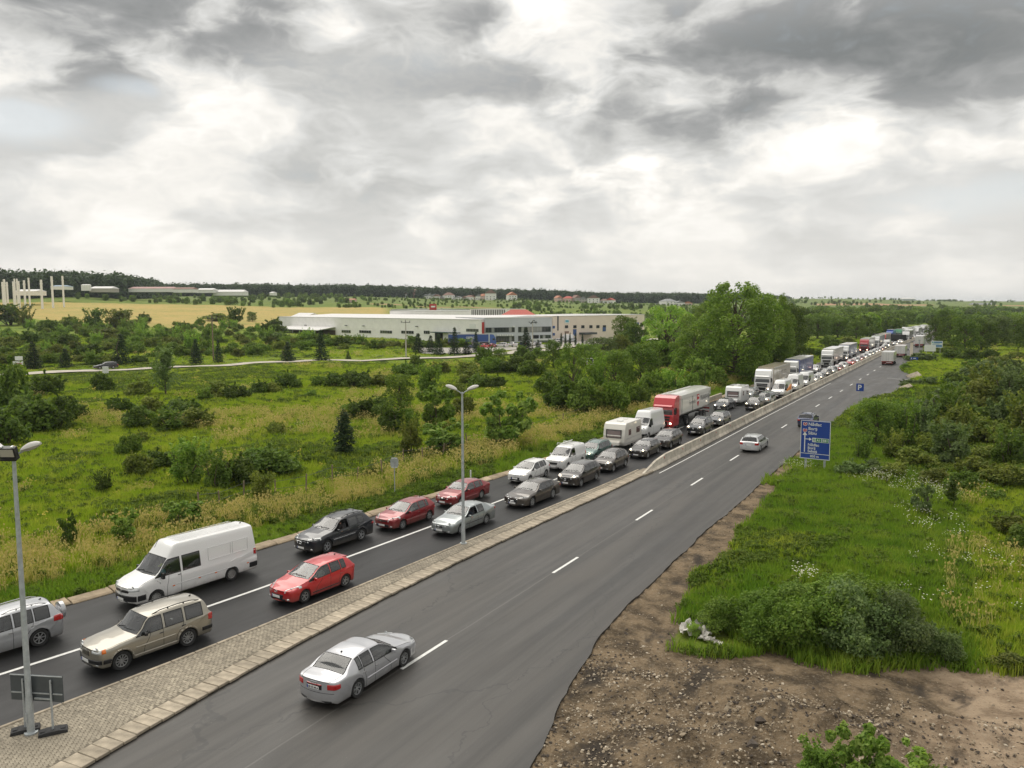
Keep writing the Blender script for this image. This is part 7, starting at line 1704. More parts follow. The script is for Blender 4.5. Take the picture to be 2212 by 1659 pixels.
# ------------------------------------------------------------------ scattered ground cover and far woods
def scatter(name, pts, scale, rots, pick, meshes, mat_name=None, kind='stuff', label=None):
 me = mesh_np(name, np.asarray(pts), [], attrs={'sc': ('FLOAT_VECTOR', 'POINT', scale if np.ndim(scale) == 2 else np.repeat(np.asarray(scale)[:, None], 3, 1)), 'ro': ('FLOAT_VECTOR', 'POINT', rots)})
 a = me.attributes.new('pk', 'INT', 'POINT'); a.data.foreach_set('value', np.asarray(pick, dtype=np.int32))
 o = obj(name, me); tag(o, label, None, None, kind)
 ng = bpy.data.node_groups.new(name, 'GeometryNodeTree')
 ng.interface.new_socket('Geometry', in_out='INPUT', socket_type='NodeSocketGeometry'); ng.interface.new_socket('Geometry', in_out='OUTPUT', socket_type='NodeSocketGeometry')
 N = ng.nodes; L = ng.links
 gi, go = N.new('NodeGroupInput'), N.new('NodeGroupOutput')
 j = N.new('GeometryNodeJoinGeometry')
 for k, m in reversed(list(enumerate(meshes))):
  src = bpy.data.objects.new(m.name, m)      # lives only inside the node tree
  oi = N.new('GeometryNodeObjectInfo'); oi.inputs['Object'].default_value = src; oi.inputs['As Instance'].default_value = True
  L.new(oi.outputs['Geometry'], j.inputs[0])
 ip = N.new('GeometryNodeInstanceOnPoints'); L.new(gi.outputs[0], ip.inputs['Points']); L.new(j.outputs[0], ip.inputs['Instance'])
 ip.inputs['Pick Instance'].default_value = True
 for an, typ, sk in (('pk', 'INT', 'Instance Index'), ('ro', 'FLOAT_VECTOR', 'Rotation'), ('sc', 'FLOAT_VECTOR', 'Scale')):
  at = N.new('GeometryNodeInputNamedAttribute'); at.data_type = typ; at.inputs['Name'].default_value = an
  out = [q for q in at.outputs if q.enabled and q.name == 'Attribute'][0]
  if sk == 'Rotation':
   er = N.new('FunctionNodeEulerToRotation'); L.new(out, er.inputs[0]); L.new(er.outputs[0], ip.inputs[sk])
  else: L.new(out, ip.inputs[sk])
 L.new(ip.outputs[0], go.inputs[0])
 md = o.modifiers.new('scatter', 'NODES'); md.node_group = ng
 return o
def blade_mesh(name, rs, n, h, spread, width, lean, mat, heads=None, headmat=None):
 V = []; F = []; mi = []
 for i in range(n):
  a = rs.rand() * 6.28; q = spread * math.sqrt(rs.rand()); x, y = q * math.cos(a), q * math.sin(a); hh = h * (.55 + .6 * rs.rand()); w = width * (.7 + .6 * rs.rand())
  b = rs.rand() * 6.28; lx, ly = lean * hh * math.cos(b) * rs.rand(), lean * hh * math.sin(b) * rs.rand(); c = rs.rand() * 3.14; dx, dy = w * math.cos(c), w * math.sin(c); k = len(V)
  V += [(x - dx, y - dy, -.05), (x + dx, y + dy, -.05), (x + lx * .45 + dx * .7, y + ly * .45 + dy * .7, hh * .6), (x + lx * .45 - dx * .7, y + ly * .45 - dy * .7, hh * .6), (x + lx, y + ly, hh)]
  F += [(k, k + 1, k + 2, k + 3), (k + 3, k + 2, k + 4)]; mi += [0, 0]
  if heads and rs.rand() < heads[0]:
   k = len(V); s = heads[1]
   V += [(x + lx - s, y + ly, hh), (x + lx, y + ly - s, hh + s * heads[2]), (x + lx + s, y + ly, hh), (x + lx, y + ly + s, hh + s * heads[2])]; F.append((k, k + 1, k + 2, k + 3)); mi.append(1)
 return mesh_np(name, V, F, [mat] + ([headmat] if headmat else []), midx=mi)
def grass_mat(name, cols, trans=0.3):
 m = bpy.data.materials.new(name); m.use_nodes = True; t = NT(m.node_tree); nt = m.node_tree; bs = nt.nodes['Principled BSDF']; out = nt.nodes['Material Output']
 g = t.n('ShaderNodeNewGeometry'); pos = g.outputs['Position']; ri = g.outputs['Random Per Island']
 a = t.noise(pos, 0.06, 5, 0.6).outputs[0]; b = t.noise(pos, 0.42, 5, 0.65).outputs[0]
 col = t.mix(t.sm(t.m('ADD', a, t.m('MULTIPLY', t.m('SUBTRACT', ri, .5), .25)), 0.36, 0.64), cols[0], cols[1])
 col = t.mix(t.m('MULTIPLY', t.sm(t.m('ADD', b, t.m('MULTIPLY', t.m('SUBTRACT', ri, .5), .35)), 0.5, 0.75), .8), col, cols[2])
 t.l.new(col, bs.inputs['Base Color']); bs.inputs['Roughness'].default_value = .7; bs.inputs['Specular IOR Level'].default_value = .08
 tr = t.n('ShaderNodeBsdfTranslucent', {'Color': t.scl(col, (1.3, 1.4, .8))}); t.l.new(t.n('ShaderNodeMixShader', {0: trans, 1: bs.outputs[0], 2: tr.outputs[0]}).outputs[0], out.inputs[0])
 return m
G1 = grass_mat('meadow_grass', [(0.175, 0.285, 0.024), (0.285, 0.37, 0.034), (0.40, 0.42, 0.075)], 0.42)
G2 = grass_mat('lush_grass', [(0.115, 0.215, 0.026), (0.19, 0.285, 0.036), (0.27, 0.335, 0.055)], 0.42)
G3 = grass_mat('dry_grass', [(0.50, 0.42, 0.17), (0.58, 0.47, 0.21), (0.36, 0.36, 0.10)], 0.4)
G4 = grass_mat('weed_leaves', [(0.085, 0.135, 0.022), (0.125, 0.18, 0.032), (0.17, 0.205, 0.04)], 0.35)
PET = material('white_petals', (0.66, 0.64, 0.50), .8); YEL = material('yellow_heads', (0.52, 0.43, 0.06), .8)
rs = np.random.RandomState(21)
gm = [blade_mesh('grass_tuft', rs, 15, .55, .42, .022, .5, G1) for _ in range(3)]
gl = [blade_mesh('grass_tuft', rs, 17, .50, .40, .028, .6, G2) for _ in range(2)]
gd = [blade_mesh('dry_tuft', rs, 15, .85, .40, .018, .6, G3, (.55, .05, 2.2), G3) for _ in range(2)]
def weed(rs):
 V = leaves(rs, [(rs.normal() * .16, rs.normal() * .16, .16 + .25 * rs.rand(), .16, .16, .14) for _ in range(6)], 90, .075, up=.5, aspect=.6)
 return mesh_np('weed_clump', V, quads(V), [G4])
gw = [weed(rs) for _ in range(3)]
gf = [blade_mesh('flower_tuft', rs, 10, .75, .4, .016, .3, G1, (.7, .042, .35), PET) for _ in range(2)]
gy = [blade_mesh('flower_tuft', rs, 12, .75, .4, .018, .3, G1, (.6, .06, 1.4), YEL) for _ in range(2)]
MESH = gm + gl + gd + gw + gf + gy      # 0-2 meadow, 3-4 lush, 5-6 dry, 7-9 weeds, 10-11 white flowers, 12-13 yellow heads
# candidate places, denser near the viewer
def cand(n, d0, d1, u0, u1):
 D = np.sqrt(d0 ** 2 + (d1 ** 2 - d0 ** 2) * rs.rand(n)); u = u0 + (u1 - u0) * rs.rand(n)
 return from_cam(D * u, D), D, u
X = []; Y = []; Dd = []
for n, d0, d1 in ((60000, 14, 60), (66000, 60, 110), (64000, 110, 190), (30000, 190, 330)):
 (x, y), D, u = cand(n, d0, d1, -.84, .98); X.append(x); Y.append(y); Dd.append(D)
X = np.concatenate(X); Y = np.concatenate(Y); Dd = np.concatenate(Dd)
off_l = tx('kerb', Y) - .75 - X; off_r = X - tx('edge', Y)
ins = inpoly(X, Y, DIRT); sd = polydist(X, Y, DIRT)
nz = vnoise(X / 3, Y / 3, 31); PSH = site(1508, 1380)
ok = ((off_l > 0) | (off_r > .35)) & ~(ins & (sd > .35 + .9 * nz * (sd < 2))) & (polydist(X, Y, LANE, False) > 4.2) & ~((off_r > 0) & (off_r < 1.6) & (Y < 62)) & (np.hypot(X - PSH.x, Y - PSH.y) > 1.5) & ~inpoly(X, Y, YARD)
X, Y, Dd, off_l, off_r = X[ok], Y[ok], Dd[ok], off_l[ok], off_r[ok]
Z = land(X, Y); n = len(X); r1 = rs.rand(n)
pk = rs.randint(0, 3, n)
patch = vnoise(X / 11, Y / 11, 33) + .5 * vnoise(X / 4, Y / 4, 34)
lush = ((off_l > 0) & (off_l < 3.2 + .8 * vnoise(Y / 5, Y * 0, 35)) & (Y < 150)) | ((off_r > 0) & (off_r < 14) & (patch > -.5) & (Y < 120))
pk[lush] = 3 + rs.randint(0, 2, lush.sum())
dryz = (off_l > 2.6) & (off_l < 8.5 + 2 * vnoise(Y / 8, Y * 0, 36)) & (Y < 220) & (r1 < .20)
pk[dryz] = 5 + rs.randint(0, 2, dryz.sum())
dry2 = (off_l > 8) & (patch > .6) & (r1 < .14); pk[dry2] = 5 + rs.randint(0, 2, dry2.sum())
dry3 = (off_r > 13) & (patch > .15) & (r1 < .05); pk[dry3] = 5 + rs.randint(0, 2, dry3.sum())
wd = (rs.rand(n) < np.where(patch < -.35, .55, .10)) & ~dryz; pk[wd] = 7 + rs.randint(0, 3, wd.sum())
yl = (rs.rand(n) < .002) & (off_l > 6); pk[yl] = 12 + rs.randint(0, 2, yl.sum())
wf = (off_r > 8) & (vnoise(X / 5, Y / 5, 37) > .35) & (rs.rand(n) < .006); pk[wf] = 10 + rs.randint(0, 2, wf.sum())
sc = (.75 + .5 * rs.rand(n)) * np.where(Dd < 60, .85, np.where(Dd < 110, 1.2, np.where(Dd < 190, 1.7, 2.6)))
sc = sc * np.where(lush & (off_l > 0), .75, 1.0)
sc = sc * (1 + .35 * vnoise(X / 2.2, Y / 2.2, 38))
sz = np.minimum(sc, 1.15) * np.where(polydist(X, Y, LANE, False) < 16, .45, 1.0); sc = np.stack([sc, sc, sz], 1)
ro = np.stack([rs.normal(size=n) * .08, rs.normal(size=n) * .08, rs.rand(n) * 6.28], 1)
scatter('meadow_grass', np.stack([X, Y, Z - .02], 1), sc, ro, pk, MESH)
# drifts of white umbels beside the right-hand hollow
P = []
for px, py, m, sp in ((1940, 1052, 34, 1.5), (1915, 1045, 14, 1.0), (2035, 1070, 34, 1.1), (1722, 1018, 14, .8), (1950, 1130, 10, 1.5), (1745, 1258, 8, .4), (2160, 1320, 6, 3), (2050, 1240, 8, 4), (1990, 1180, 7, 3), (1055, 955, 0, 1), (655, 935, 14, 2.0), (2010, 1100, 5, 2)):
 p = site(px, py)
 for _ in range(m): P.append((p.x + rs.normal() * sp, p.y + rs.normal() * sp, 0))
P = np.array(P); P[:, 2] = land(P[:, 0], P[:, 1])
scatter('white_umbels', P, .8 + .5 * rs.rand(len(P)), np.stack([P[:, 0] * 0, P[:, 0] * 0, rs.rand(len(P)) * 6], 1), rs.randint(0, 2, len(P)), gf)
# rubble and stones on the bare shoulder and the heap
STM = material('rubble_stone', (.31, .25, .175), .9, var=.3, vscale=3); ST2 = material('dark_clod', (.075, .06, .047), .95, var=.3); ST3 = material('pale_rubble', (.50, .43, .33), .85, var=.2)
def stone(mat, seed):
 r_ = np.random.RandomState(seed); bm = bmesh.new(); bmesh.ops.create_icosphere(bm, subdivisions=1, radius=.5)
 for v in bm.verts: v.co = Vector((v.co.x * (1 + .3 * r_.normal()), v.co.y * (.8 + .25 * r_.normal()), v.co.z * (.55 + .2 * r_.normal())))
 me = bpy.data.meshes.new('stone'); bm.to_mesh(me); bm.free(); me.materials.append(mat); return me
stm = [stone(STM, 1), stone(STM, 2), stone(ST2, 3), stone(ST2, 4), stone(ST3, 5), stone(ST3, 6)]
(x, y), D, u = cand(170000, 17, 70, -.05, .70); k = inpoly(x, y, DIRT) & (x > tx('edge', y) + .1); x, y = x[k], y[k]
dn = vnoise(x / 1.7, y / 1.7, 41) + .6 * vnoise(x / .6, y / .6, 42); near_heap = np.clip((31 - y) / 4, .06, 1)
k = rs.rand(len(x)) < np.clip(.46 + .45 * dn, .05, 1) * near_heap; x, y = x[k], y[k]; n = len(x)
pk = rs.choice([0, 1, 2, 3, 4, 5], n, p=[.27, .27, .18, .18, .05, .05]); sc = .045 + .11 * rs.rand(n) ** 2.2 + .16 * (rs.rand(n) < .006)
scatter('rubble', np.stack([x, y, land(x, y) + sc * .1], 1), sc, np.stack([rs.normal(size=n) * .4, rs.normal(size=n) * .4, rs.rand(n) * 6.28], 1), pk, stm)
# far woods on the ridges, the wooded flats and the scrub of the distant slopes
fm = []
for s_ in (1, 2, 3):
 V, wood = protos('farwood', 50 + s_); fm.append(mesh_np('far_tree', V, quads(V), [LF['far']]))
fm2 = [mesh_np('far_tree', *(lambda V: (V, quads(V)))(protos('farwood', 60 + s_)[0]), [LF['mid' if s_ < 2 else 'dark']]) for s_ in range(3)]
def wood_pts(n, f):
 out = []
 while len(out) < n:
  D = rs.uniform(350, 2600, 4000); u = rs.uniform(-.8, 1.0, 4000); w = f(u, D); k = rs.rand(4000) < w * (D / 2600) ** .6
  out += list(zip(u[k], D[k]))
 a = np.array(out[:n]); x, y = from_cam(a[:, 0] * a[:, 1], a[:, 1]); return x, y, a[:, 0], a[:, 1]
def ridge(u, D):
 lo = np.interp(u, [-.72, -.58, -.49, -.45, -.41, -.235, 0, .17, .25, .35, .74], [650, 690, 740, 900, 1080, 1080, 1200, 1320, 1350, 2600, 2600]); hi = np.interp(u, [-.72, -.58, -.49, -.45, 0, .17, .25, .35], [900, 930, 930, 1500, 1700, 1800, 1900, 2600])
 return ((D > lo) & (D < hi)).astype(float)
x, y, u, D = wood_pts(10000, ridge); n = len(x); sc = rs.uniform(11, 18, n) * np.where(u < -.44, 1.35, 1.0)
scatter('ridge_forest', np.stack([x, y, land(x, y) - 1], 1), sc, np.stack([x * 0, x * 0, rs.rand(n) * 6.28], 1), rs.randint(0, 3, n), fm)
def flats(u, D):
 a = (u > .37) & (D > 330) & (D < 960 + 60 * u) & ~((np.abs(u - .52) < .035) & (D < 560)); b = vnoise(u * 30, D / 60, 51) > -.35
 c = (u > .0) & (u < .37) & (D > 430) & (D < 900) & (vnoise(u * 30, D / 50, 52) > .05)
 return np.where(a & b, 1.0, 0) + np.where(c, .4, 0)
x, y, u, D = wood_pts(3000, flats); n = len(x); sc = rs.uniform(5, 10.5, n) * np.where(u < .37, .6, 1.0)
k = (x < tx('kerb', y) - 4) | (x > tx('edge', y) + 6); x, y, sc = x[k], y[k], sc[k]; n = len(x)
scatter('valley_wood', np.stack([x, y, land(x, y) - .5], 1), sc, np.stack([x * 0, x * 0, rs.rand(n) * 6.28], 1), rs.randint(0, 3, n), fm2)
def scrub(u, D):
 a = (u < .36) & (D > 560) & (D < 1250) & (vnoise(u * 40, D / 45, 53) > np.where(u > -.17, -.35, -.05)) & ~((u < -.12) & (D < 680)); b = (u > .33) & (D > 1250) & (D < 2500) & (vnoise(u * 45, D / 120, 54) > .25)
 return np.where(a, .55, 0) + np.where(b, .25, 0)
x, y, u, D = wood_pts(2600, scrub); n = len(x); sc = rs.uniform(2.5, 6.5, n) * np.where((u > -.17) & (u < .34) & (D > 640) & (D < 1300), .55, 1.0)
scatter('hillside_scrub', np.stack([x, y, land(x, y) - .3], 1), sc, np.stack([x * 0, x * 0, rs.rand(n) * 6.28], 1), rs.randint(0, 3, n), fm2)
# close-grown thicket on the slope between lane and straw field
Q = []
while len(Q) < 340:
 px = rs.uniform(-60, 1190); f = rs.rand()
 ylo = np.interp(px, [0, 300, 600, 900, 1190], [806, 790, 772, 762, 752]) - 14; yhi = np.interp(px, [0, 330, 600, 650, 1190], [700, 700, 706, 742, 750])
 if yhi > ylo - 3: continue
 p = site(px, ylo - (ylo - yhi) * f)
 if vnoise(p.x / 22, p.y / 22, 61) < -.25 or polydist(p.x, p.y, LANE, False) < 9 or bool(inpoly(np.array(p.x), np.array(p.y), YARD)): continue
 Q.append(p)
Q = np.array([tuple(q) for q in Q]); n = len(Q); sc = rs.uniform(2.6, 6.4, n)
scatter('slope_thicket', Q - [0, 0, .2], np.stack([sc, sc, sc * rs.uniform(.7, 1.0, n)], 1), np.stack([sc * 0, sc * 0, rs.rand(n) * 6], 1), rs.randint(0, 4, n), [plant_mesh('bush', 1, 'mid')[0], plant_mesh('bush', 2, 'olive')[0], plant_mesh('shrub', 1, 'bright')[0], plant_mesh('bush', 3, 'mid')[0]])
# ------------------------------------------------------------------ buildings of the yard
def ray_wall(px, py, A, Bp):
 d = pdir(px, py); e = (Bp - A); e.z = 0; L = e.length; e.normalize(); n = Vector((-e.y, e.x, 0))
 t = A.xy.dot(n.xy) / d.xy.dot(n.xy); P = Vector((0, 0, CAM_H)) + d * t
 return (P.xy - A.xy).dot(e.xy), P.z - A.z
class Hall:
 def __init__(s, name, A, Bp, depth, h, wall, label, cat='building', roof=None, parapet=0.25, group=None, z0=None):
  s.A, s.B = Vector(A), Vector(Bp); s.A.z = min(s.A.z, s.B.z) if z0 is None else z0; s.B.z = s.A.z
  s.L = (s.B - s.A).length; s.h = h; a = math.atan2(s.B.y - s.A.y, s.B.x - s.A.x)
  s.r = empty(name, s.A, a); tag(s.r, label, cat, group)
  s.wall = wall
  mb = MB().box((s.L / 2, depth / 2, h / 2 - .5), (s.L, depth, h + 1.0)); s.body = obj('wall', mb.mesh('wall', wall), s.r)
  rm = roof or M['roofw']
  s.roof = obj('roof', MB().box((s.L / 2, depth / 2, h + .06), (s.L + .3, depth + .3, .14)).mesh('roof', rm), s.r)
  if parapet: obj('parapet_trim', MB().box((s.L / 2, -.06, h + .02), (s.L + .3, .12, parapet)).mesh('parapet_trim', rm), s.r)
 def rect(s, v):
  u0, z1 = ray_wall(v[0], v[1], s.A, s.B); u1, z0 = ray_wall(v[2], v[3], s.A, s.B); return u0, max(z0, .02), u1, z1
 def window(s, v, n=1, frame=None, pane=None, blinds=False, name='window'):
  u0, z0, u1, z1 = s.rect(v); fr = frame or M['wfr']; mb = MB(); t = .07
  w = (u1 - u0); mb.box(((u0 + u1) / 2, -.05, z1), (w + t, .14, t)).box(((u0 + u1) / 2, -.05, z0), (w + t, .18, t))
  for k in range(n + 1): mb.box((u0 + w * k / n, -.05, (z0 + z1) / 2), (t, .14, z1 - z0))
  o = obj(name, mb.mesh(name, fr), s.r)
  for k in range(n):
   c = u0 + w * (k + .5) / n; lit = blinds and rngp.random() < .4
   obj('pane', MB().box((c, -.04, (z0 + z1) / 2), (w / n - t, .03, z1 - z0 - t)).mesh('pane', M['blind'] if lit else (pane or M['wpane'])), o)
  return o
 def block(s, v, name, mat, d=.12, bev=0.0):
  u0, z0, u1, z1 = s.rect(v)
  return obj(name, MB().box(((u0 + u1) / 2, -d / 2, (z0 + z1) / 2), (abs(u1 - u0), d, abs(z1 - z0))).mesh(name, mat, bevel=bev), s.r)
M['hallw'] = material('white_hall_wall', (0.86, 0.845, 0.81), .8, var=.09, vscale=.25)
M['hallg'] = material('grey_panel_wall', (0.55, 0.575, 0.60), .7, var=.05, vscale=.3)
M['hallb'] = material('beige_hall_wall', (0.76, 0.66, 0.56), .85, var=.06, vscale=.2)
M['roofw'] = material('pale_roof_sheet', (0.64, 0.63, 0.61), .6, var=.06)
M['roofr'] = material('red_tiles', (0.42, 0.085, 0.06), .75, var=.2, vscale=2)
M['roofp'] = material('orange_tiles', (0.46, 0.20, 0.12), .8, var=.2, vscale=2)
M['roofb'] = material('brown_tiles', (0.22, 0.13, 0.10), .8, var=.2, vscale=2)
M['roofg'] = material('grey_tiles', (0.24, 0.25, 0.25), .7, var=.15, vscale=2)
M['wfr'] = material('window_frame', (0.10, 0.11, 0.12), .5)
M['wfl'] = material('pale_window_frame', (0.5, 0.5, 0.48), .5)
M['wpane'] = material('window_pane', (0.035, 0.042, 0.045), .08, coat=1.0)
M['blind'] = material('blind_behind_glass', (0.30, 0.31, 0.30), .15, coat=1.0)
M['doorb'] = material('blue_door', (0.04, 0.09, 0.24), .5)
M['gap2'] = material('dark_opening', (0.015, 0.016, 0.017), .9)
M['green'] = material('dark_green_sheet', (0.03, 0.07, 0.06), .5)
M['redp'] = material('red_panel', (0.42, 0.03, 0.03), .5)
M['orangep'] = material('orange_flag', (0.62, 0.22, 0.05), .7)
M['signw'] = material('sign_white', (0.74, 0.75, 0.73), .4)
z3 = lambda x, y: ((1600 + x / 2.212) * .55746, (1080 + y / 2.212) * .55746)
z2 = lambda x, y: ((900 + x / 2.765) * .55746, (1080 + y / 2.765) * .55746)
def r3(x0, y0, x1, y1): return (*z3(x0, y0), *z3(x1, y1))
def r2(x0, y0, x1, y1): return (*z2(x0, y0), *z2(x1, y1))
hall = Hall('industrial_hall', at_dist(602, 386), at_dist(1041, 287), 60, 8.7, M['hallw'], 'long white industrial hall left of the grey office block', z0=0.1)
npan = 24
pj = MB().box((0, -.015, 0), (hall.L / npan - .12, .03, 4.2)).mesh('wall_panel', M['hallw'], bevel=.02, segs=1)
for k in range(npan):
 for q in (0, 1): obj('wall_panel', pj, hall.r, (hall.L * (k + .5) / npan, 0, 2.15 + 4.32 * q))
for x0, x1, n, y0, y1 in ((545, 655, 4, 533, 563), (1172, 1270, 4, 545, 578), (1362, 1488, 5, 548, 582), (1585, 1713, 5, 550, 585), (1812, 1945, 5, 553, 590), (2052, 2118, 3, 555, 590)):
 hall.window(r2(x0, y0, x1, y1), n, M['wfl'])
hall.window(r3(458, 428, 563, 456), 8, M['wfl']); hall.window(r3(95, 443, 145, 472), 3, M['wfl'])
hall.block(r3(190, 462, 258, 575), 'loading_door', M['gap2'], .14); hall.block(r3(322, 462, 386, 572), 'loading_door', M['gap2'], .14)
hall.block(r3(185, 452, 408, 468), 'canopy', M['green'], 2.2)
hall.block(r3(487, 385, 537, 425), 'notice_panel', M['signw'], .14)
u0, z0 = ray_wall(*z2(640, 540), hall.A, hall.B); u1, _ = ray_wall(*z2(1105, 520), hall.A, hall.B)
obj('lean_to_roof', MB().prism([(-9, 3.2), (-9, 3.45), (0, 4.7), (0, 4.4)], 'x', u0, u1).mesh('lean_to_roof', M['roofw']), hall.r)
obj('lean_to_shade', MB().box(((u0 + u1) / 2, -.06, 1.6), (u1 - u0, .1, 3.0)).mesh('lean_to_shade', material('painted_shade_brown', (.16, .12, .09), .9)), hall.r)  # brown sheet on the wall, coloured to stand in for the lean-to's shade
for k in range(6): obj('lean_to_post', MB().box((u0 + (u1 - u0) * (k + .5) / 6, -8.7, 1.6), (.25, .25, 3.3)).mesh('lean_to_post', M['galv']), hall.r)
obj('roof_ridge', MB().prism([(0, 8.8), (25, 10.0), (60, 8.8)], 'x', 8, hall.L - .2).mesh('roof_ridge', M['roofw']), hall.r)
for px, py in ((503, 488), (793, 493), (1228, 497), (1413, 502), (1985, 508)): u, z = ray_wall(*z2(px, py), hall.A, hall.B); obj('wall_lamp', MB().box((u, -.5, z), (.6, 1.0, .3)).mesh('wall_lamp', M['dkgrey']), hall.r)
off = Hall('office_block', at_dist(1048, 287), at_dist(1192, 300), 26, 9.35, M['hallg'], 'grey two-storey office block with dark window bands', z0=0.1)
off.window(r3(622, 420, 870, 457), 10, blinds=True); off.window(r3(902, 414, 1180, 455), 11, blinds=True); off.window(r3(712, 494, 868, 541), 7, blinds=True); off.window(r3(902, 490, 1008, 531), 4, blinds=True); off.window(r3(1088, 484, 1180, 518), 4, blinds=True)
off.block(r3(1030, 484, 1076, 512), 'entrance', M['gap2'], .3); off.block(r3(1000, 516, 1180, 526), 'entrance_canopy', M['signw'], 2.0)
off.block(r3(590, 372, 608, 482), 'red_panel', M['redp'], .3)
for k in range(7): x = 716 + k * 20.5; off.block(r3(x, 477, x + 15, 490), 'air_conditioner', M['signw'], .5, .03)
off.block(r3(852, 403, 868, 416), 'air_conditioner', M['signw'], .5)
# house emblem and lettering, too small to read: a swoosh and short bars
u, z = ray_wall(*z3(1034, 376), off.A, off.B)
obj('emblem', MB().add([(u - 1.6, -.08, z - .5), (u - .2, -.08, z + .9), (u + .2, -.08, z + .9), (u - .9, -.08, z - .5)], [(0, 1, 2, 3)]).add([(u, -.08, z - .1), (u + 1.6, -.08, z - .1), (u + 1.6, -.08, z + .12), (u, -.08, z + .12)], [(0, 1, 2, 3)]).add([(u + .1, -.08, z + .9), (u + .9, -.08, z - .5), (u + 1.2, -.08, z - .5), (u + .4, -.08, z + .9)], [(0, 1, 2, 3)]).mesh('emblem', M['dkgrey']), off.r)
bei = Hall('industrial_hall', at_dist(1193, 301), at_dist(1352, 330), 40, 9.75, M['hallb'], 'beige industrial hall with blue doors right of the office block', z0=0.1)
for x0 in (1303, 1375, 1443, 1512, 1572, 1628): bei.window(r3(x0, 401, x0 + 25, 424), 2, M['wfr'])
for v in (r3(1372, 434, 1400, 490), r3(1625, 418, 1652, 452)): bei.block(v, 'door', M['doorb'], .12)
bei.block(r3(1197, 405, 1216, 427), 'window', M['doorb'], .1); bei.block(r3(1197, 466, 1216, 488), 'window', M['doorb'], .1)
bei.block(r3(1298, 350, 1338, 382), 'company_sign', M['signw'], .2); bei.block(r3(1304, 356, 1332, 374), 'sign_field', material('sign_cyan', (.12, .42, .52), .5), .24)
bei.block(r3(1300, 452, 1335, 458), 'sign_board', M['roofb'], .1); bei.block(r3(1300, 462, 1335, 468), 'sign_board', M['roofb'], .1); bei.block(r3(1300, 482, 1332, 500), 'door', M['roofb'], .1)
bei.block(r3(1238, 320, 1244, 445), 'drainpipe', M['dkgrey'], .3)
bei.block(r3(1425, 462, 1530, 476), 'canopy', M['dkgrey'], 3.0)
be2 = Hall('industrial_hall', at_dist(1353, 329), at_dist(1391, 342), 36, 9.9, M['hallb'], 'beige hall wing with blue staircase at the far right of the halls', z0=0.1)
be2.block((1372 - 12, 700, 1366, 716), 'stair_door', M['doorb'], .3); be2.block((1374, 697, 1380, 704), 'window', M['doorb'], .1)
for k in range(3): be2.window((1383 + 2.2 * k, 698, 1384.5 + 2.2 * k, 706), 1)
for i, (x, c) in enumerate(((1424, 'orangep'), (1441, 'dkgrey'), (1462, 'orangep'))):
 p = site(*z3(x, 505)); r = empty('flag_pole', p); tag(r, ('left orange banner on its pole before the beige hall', 'dark middle banner on its pole before the beige hall', 'right orange banner on its pole before the beige hall')[i], 'flag', 'banner poles')
 obj('pole', MB().tube([(0, 0, 0), (0, 0, 7.5)], .07, 6).mesh('pole', M['galv']), r); obj('banner', MB().box((.55, 0, 5.4), (.9, .04, 3.6)).mesh('banner', M[c]), r)
h3 = Hall('warehouse', at_dist(845, 480), at_dist(955, 468), 40, 15.5, material('pale_grey_sheet', (.50, .52, .55), .7, var=.05), 'tall pale grey warehouse with red sign behind the white hall', z0=-3.6)
h3.block((928, 656, 943, 669), 'red_sign', M['redp'], .3)
obj('sign_lettering', MB().box((ray_wall(936, 661, h3.A, h3.B)[0], -.34, ray_wall(936, 662, h3.A, h3.B)[1]), (2.8, .06, .9)).mesh('sign_lettering', M['signw']), h3.r)
h4 = Hall('warehouse', at_dist(843, 420), at_dist(1020, 405), 30, 11.2, M['hallw'], 'long low white hall right behind the white industrial hall', z0=0.0)
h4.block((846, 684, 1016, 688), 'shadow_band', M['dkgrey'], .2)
h5 = Hall('warehouse', at_dist(1016, 395), at_dist(1093, 385), 20, 12.2, M['hallw'], 'white hall with dark vertical slots behind the office block', z0=0.0)
for k in range(19): x = 1019 + 3.9 * k; h5.block((x, 669, x + 1.7, 688), 'slot', M['gap2'], .14)
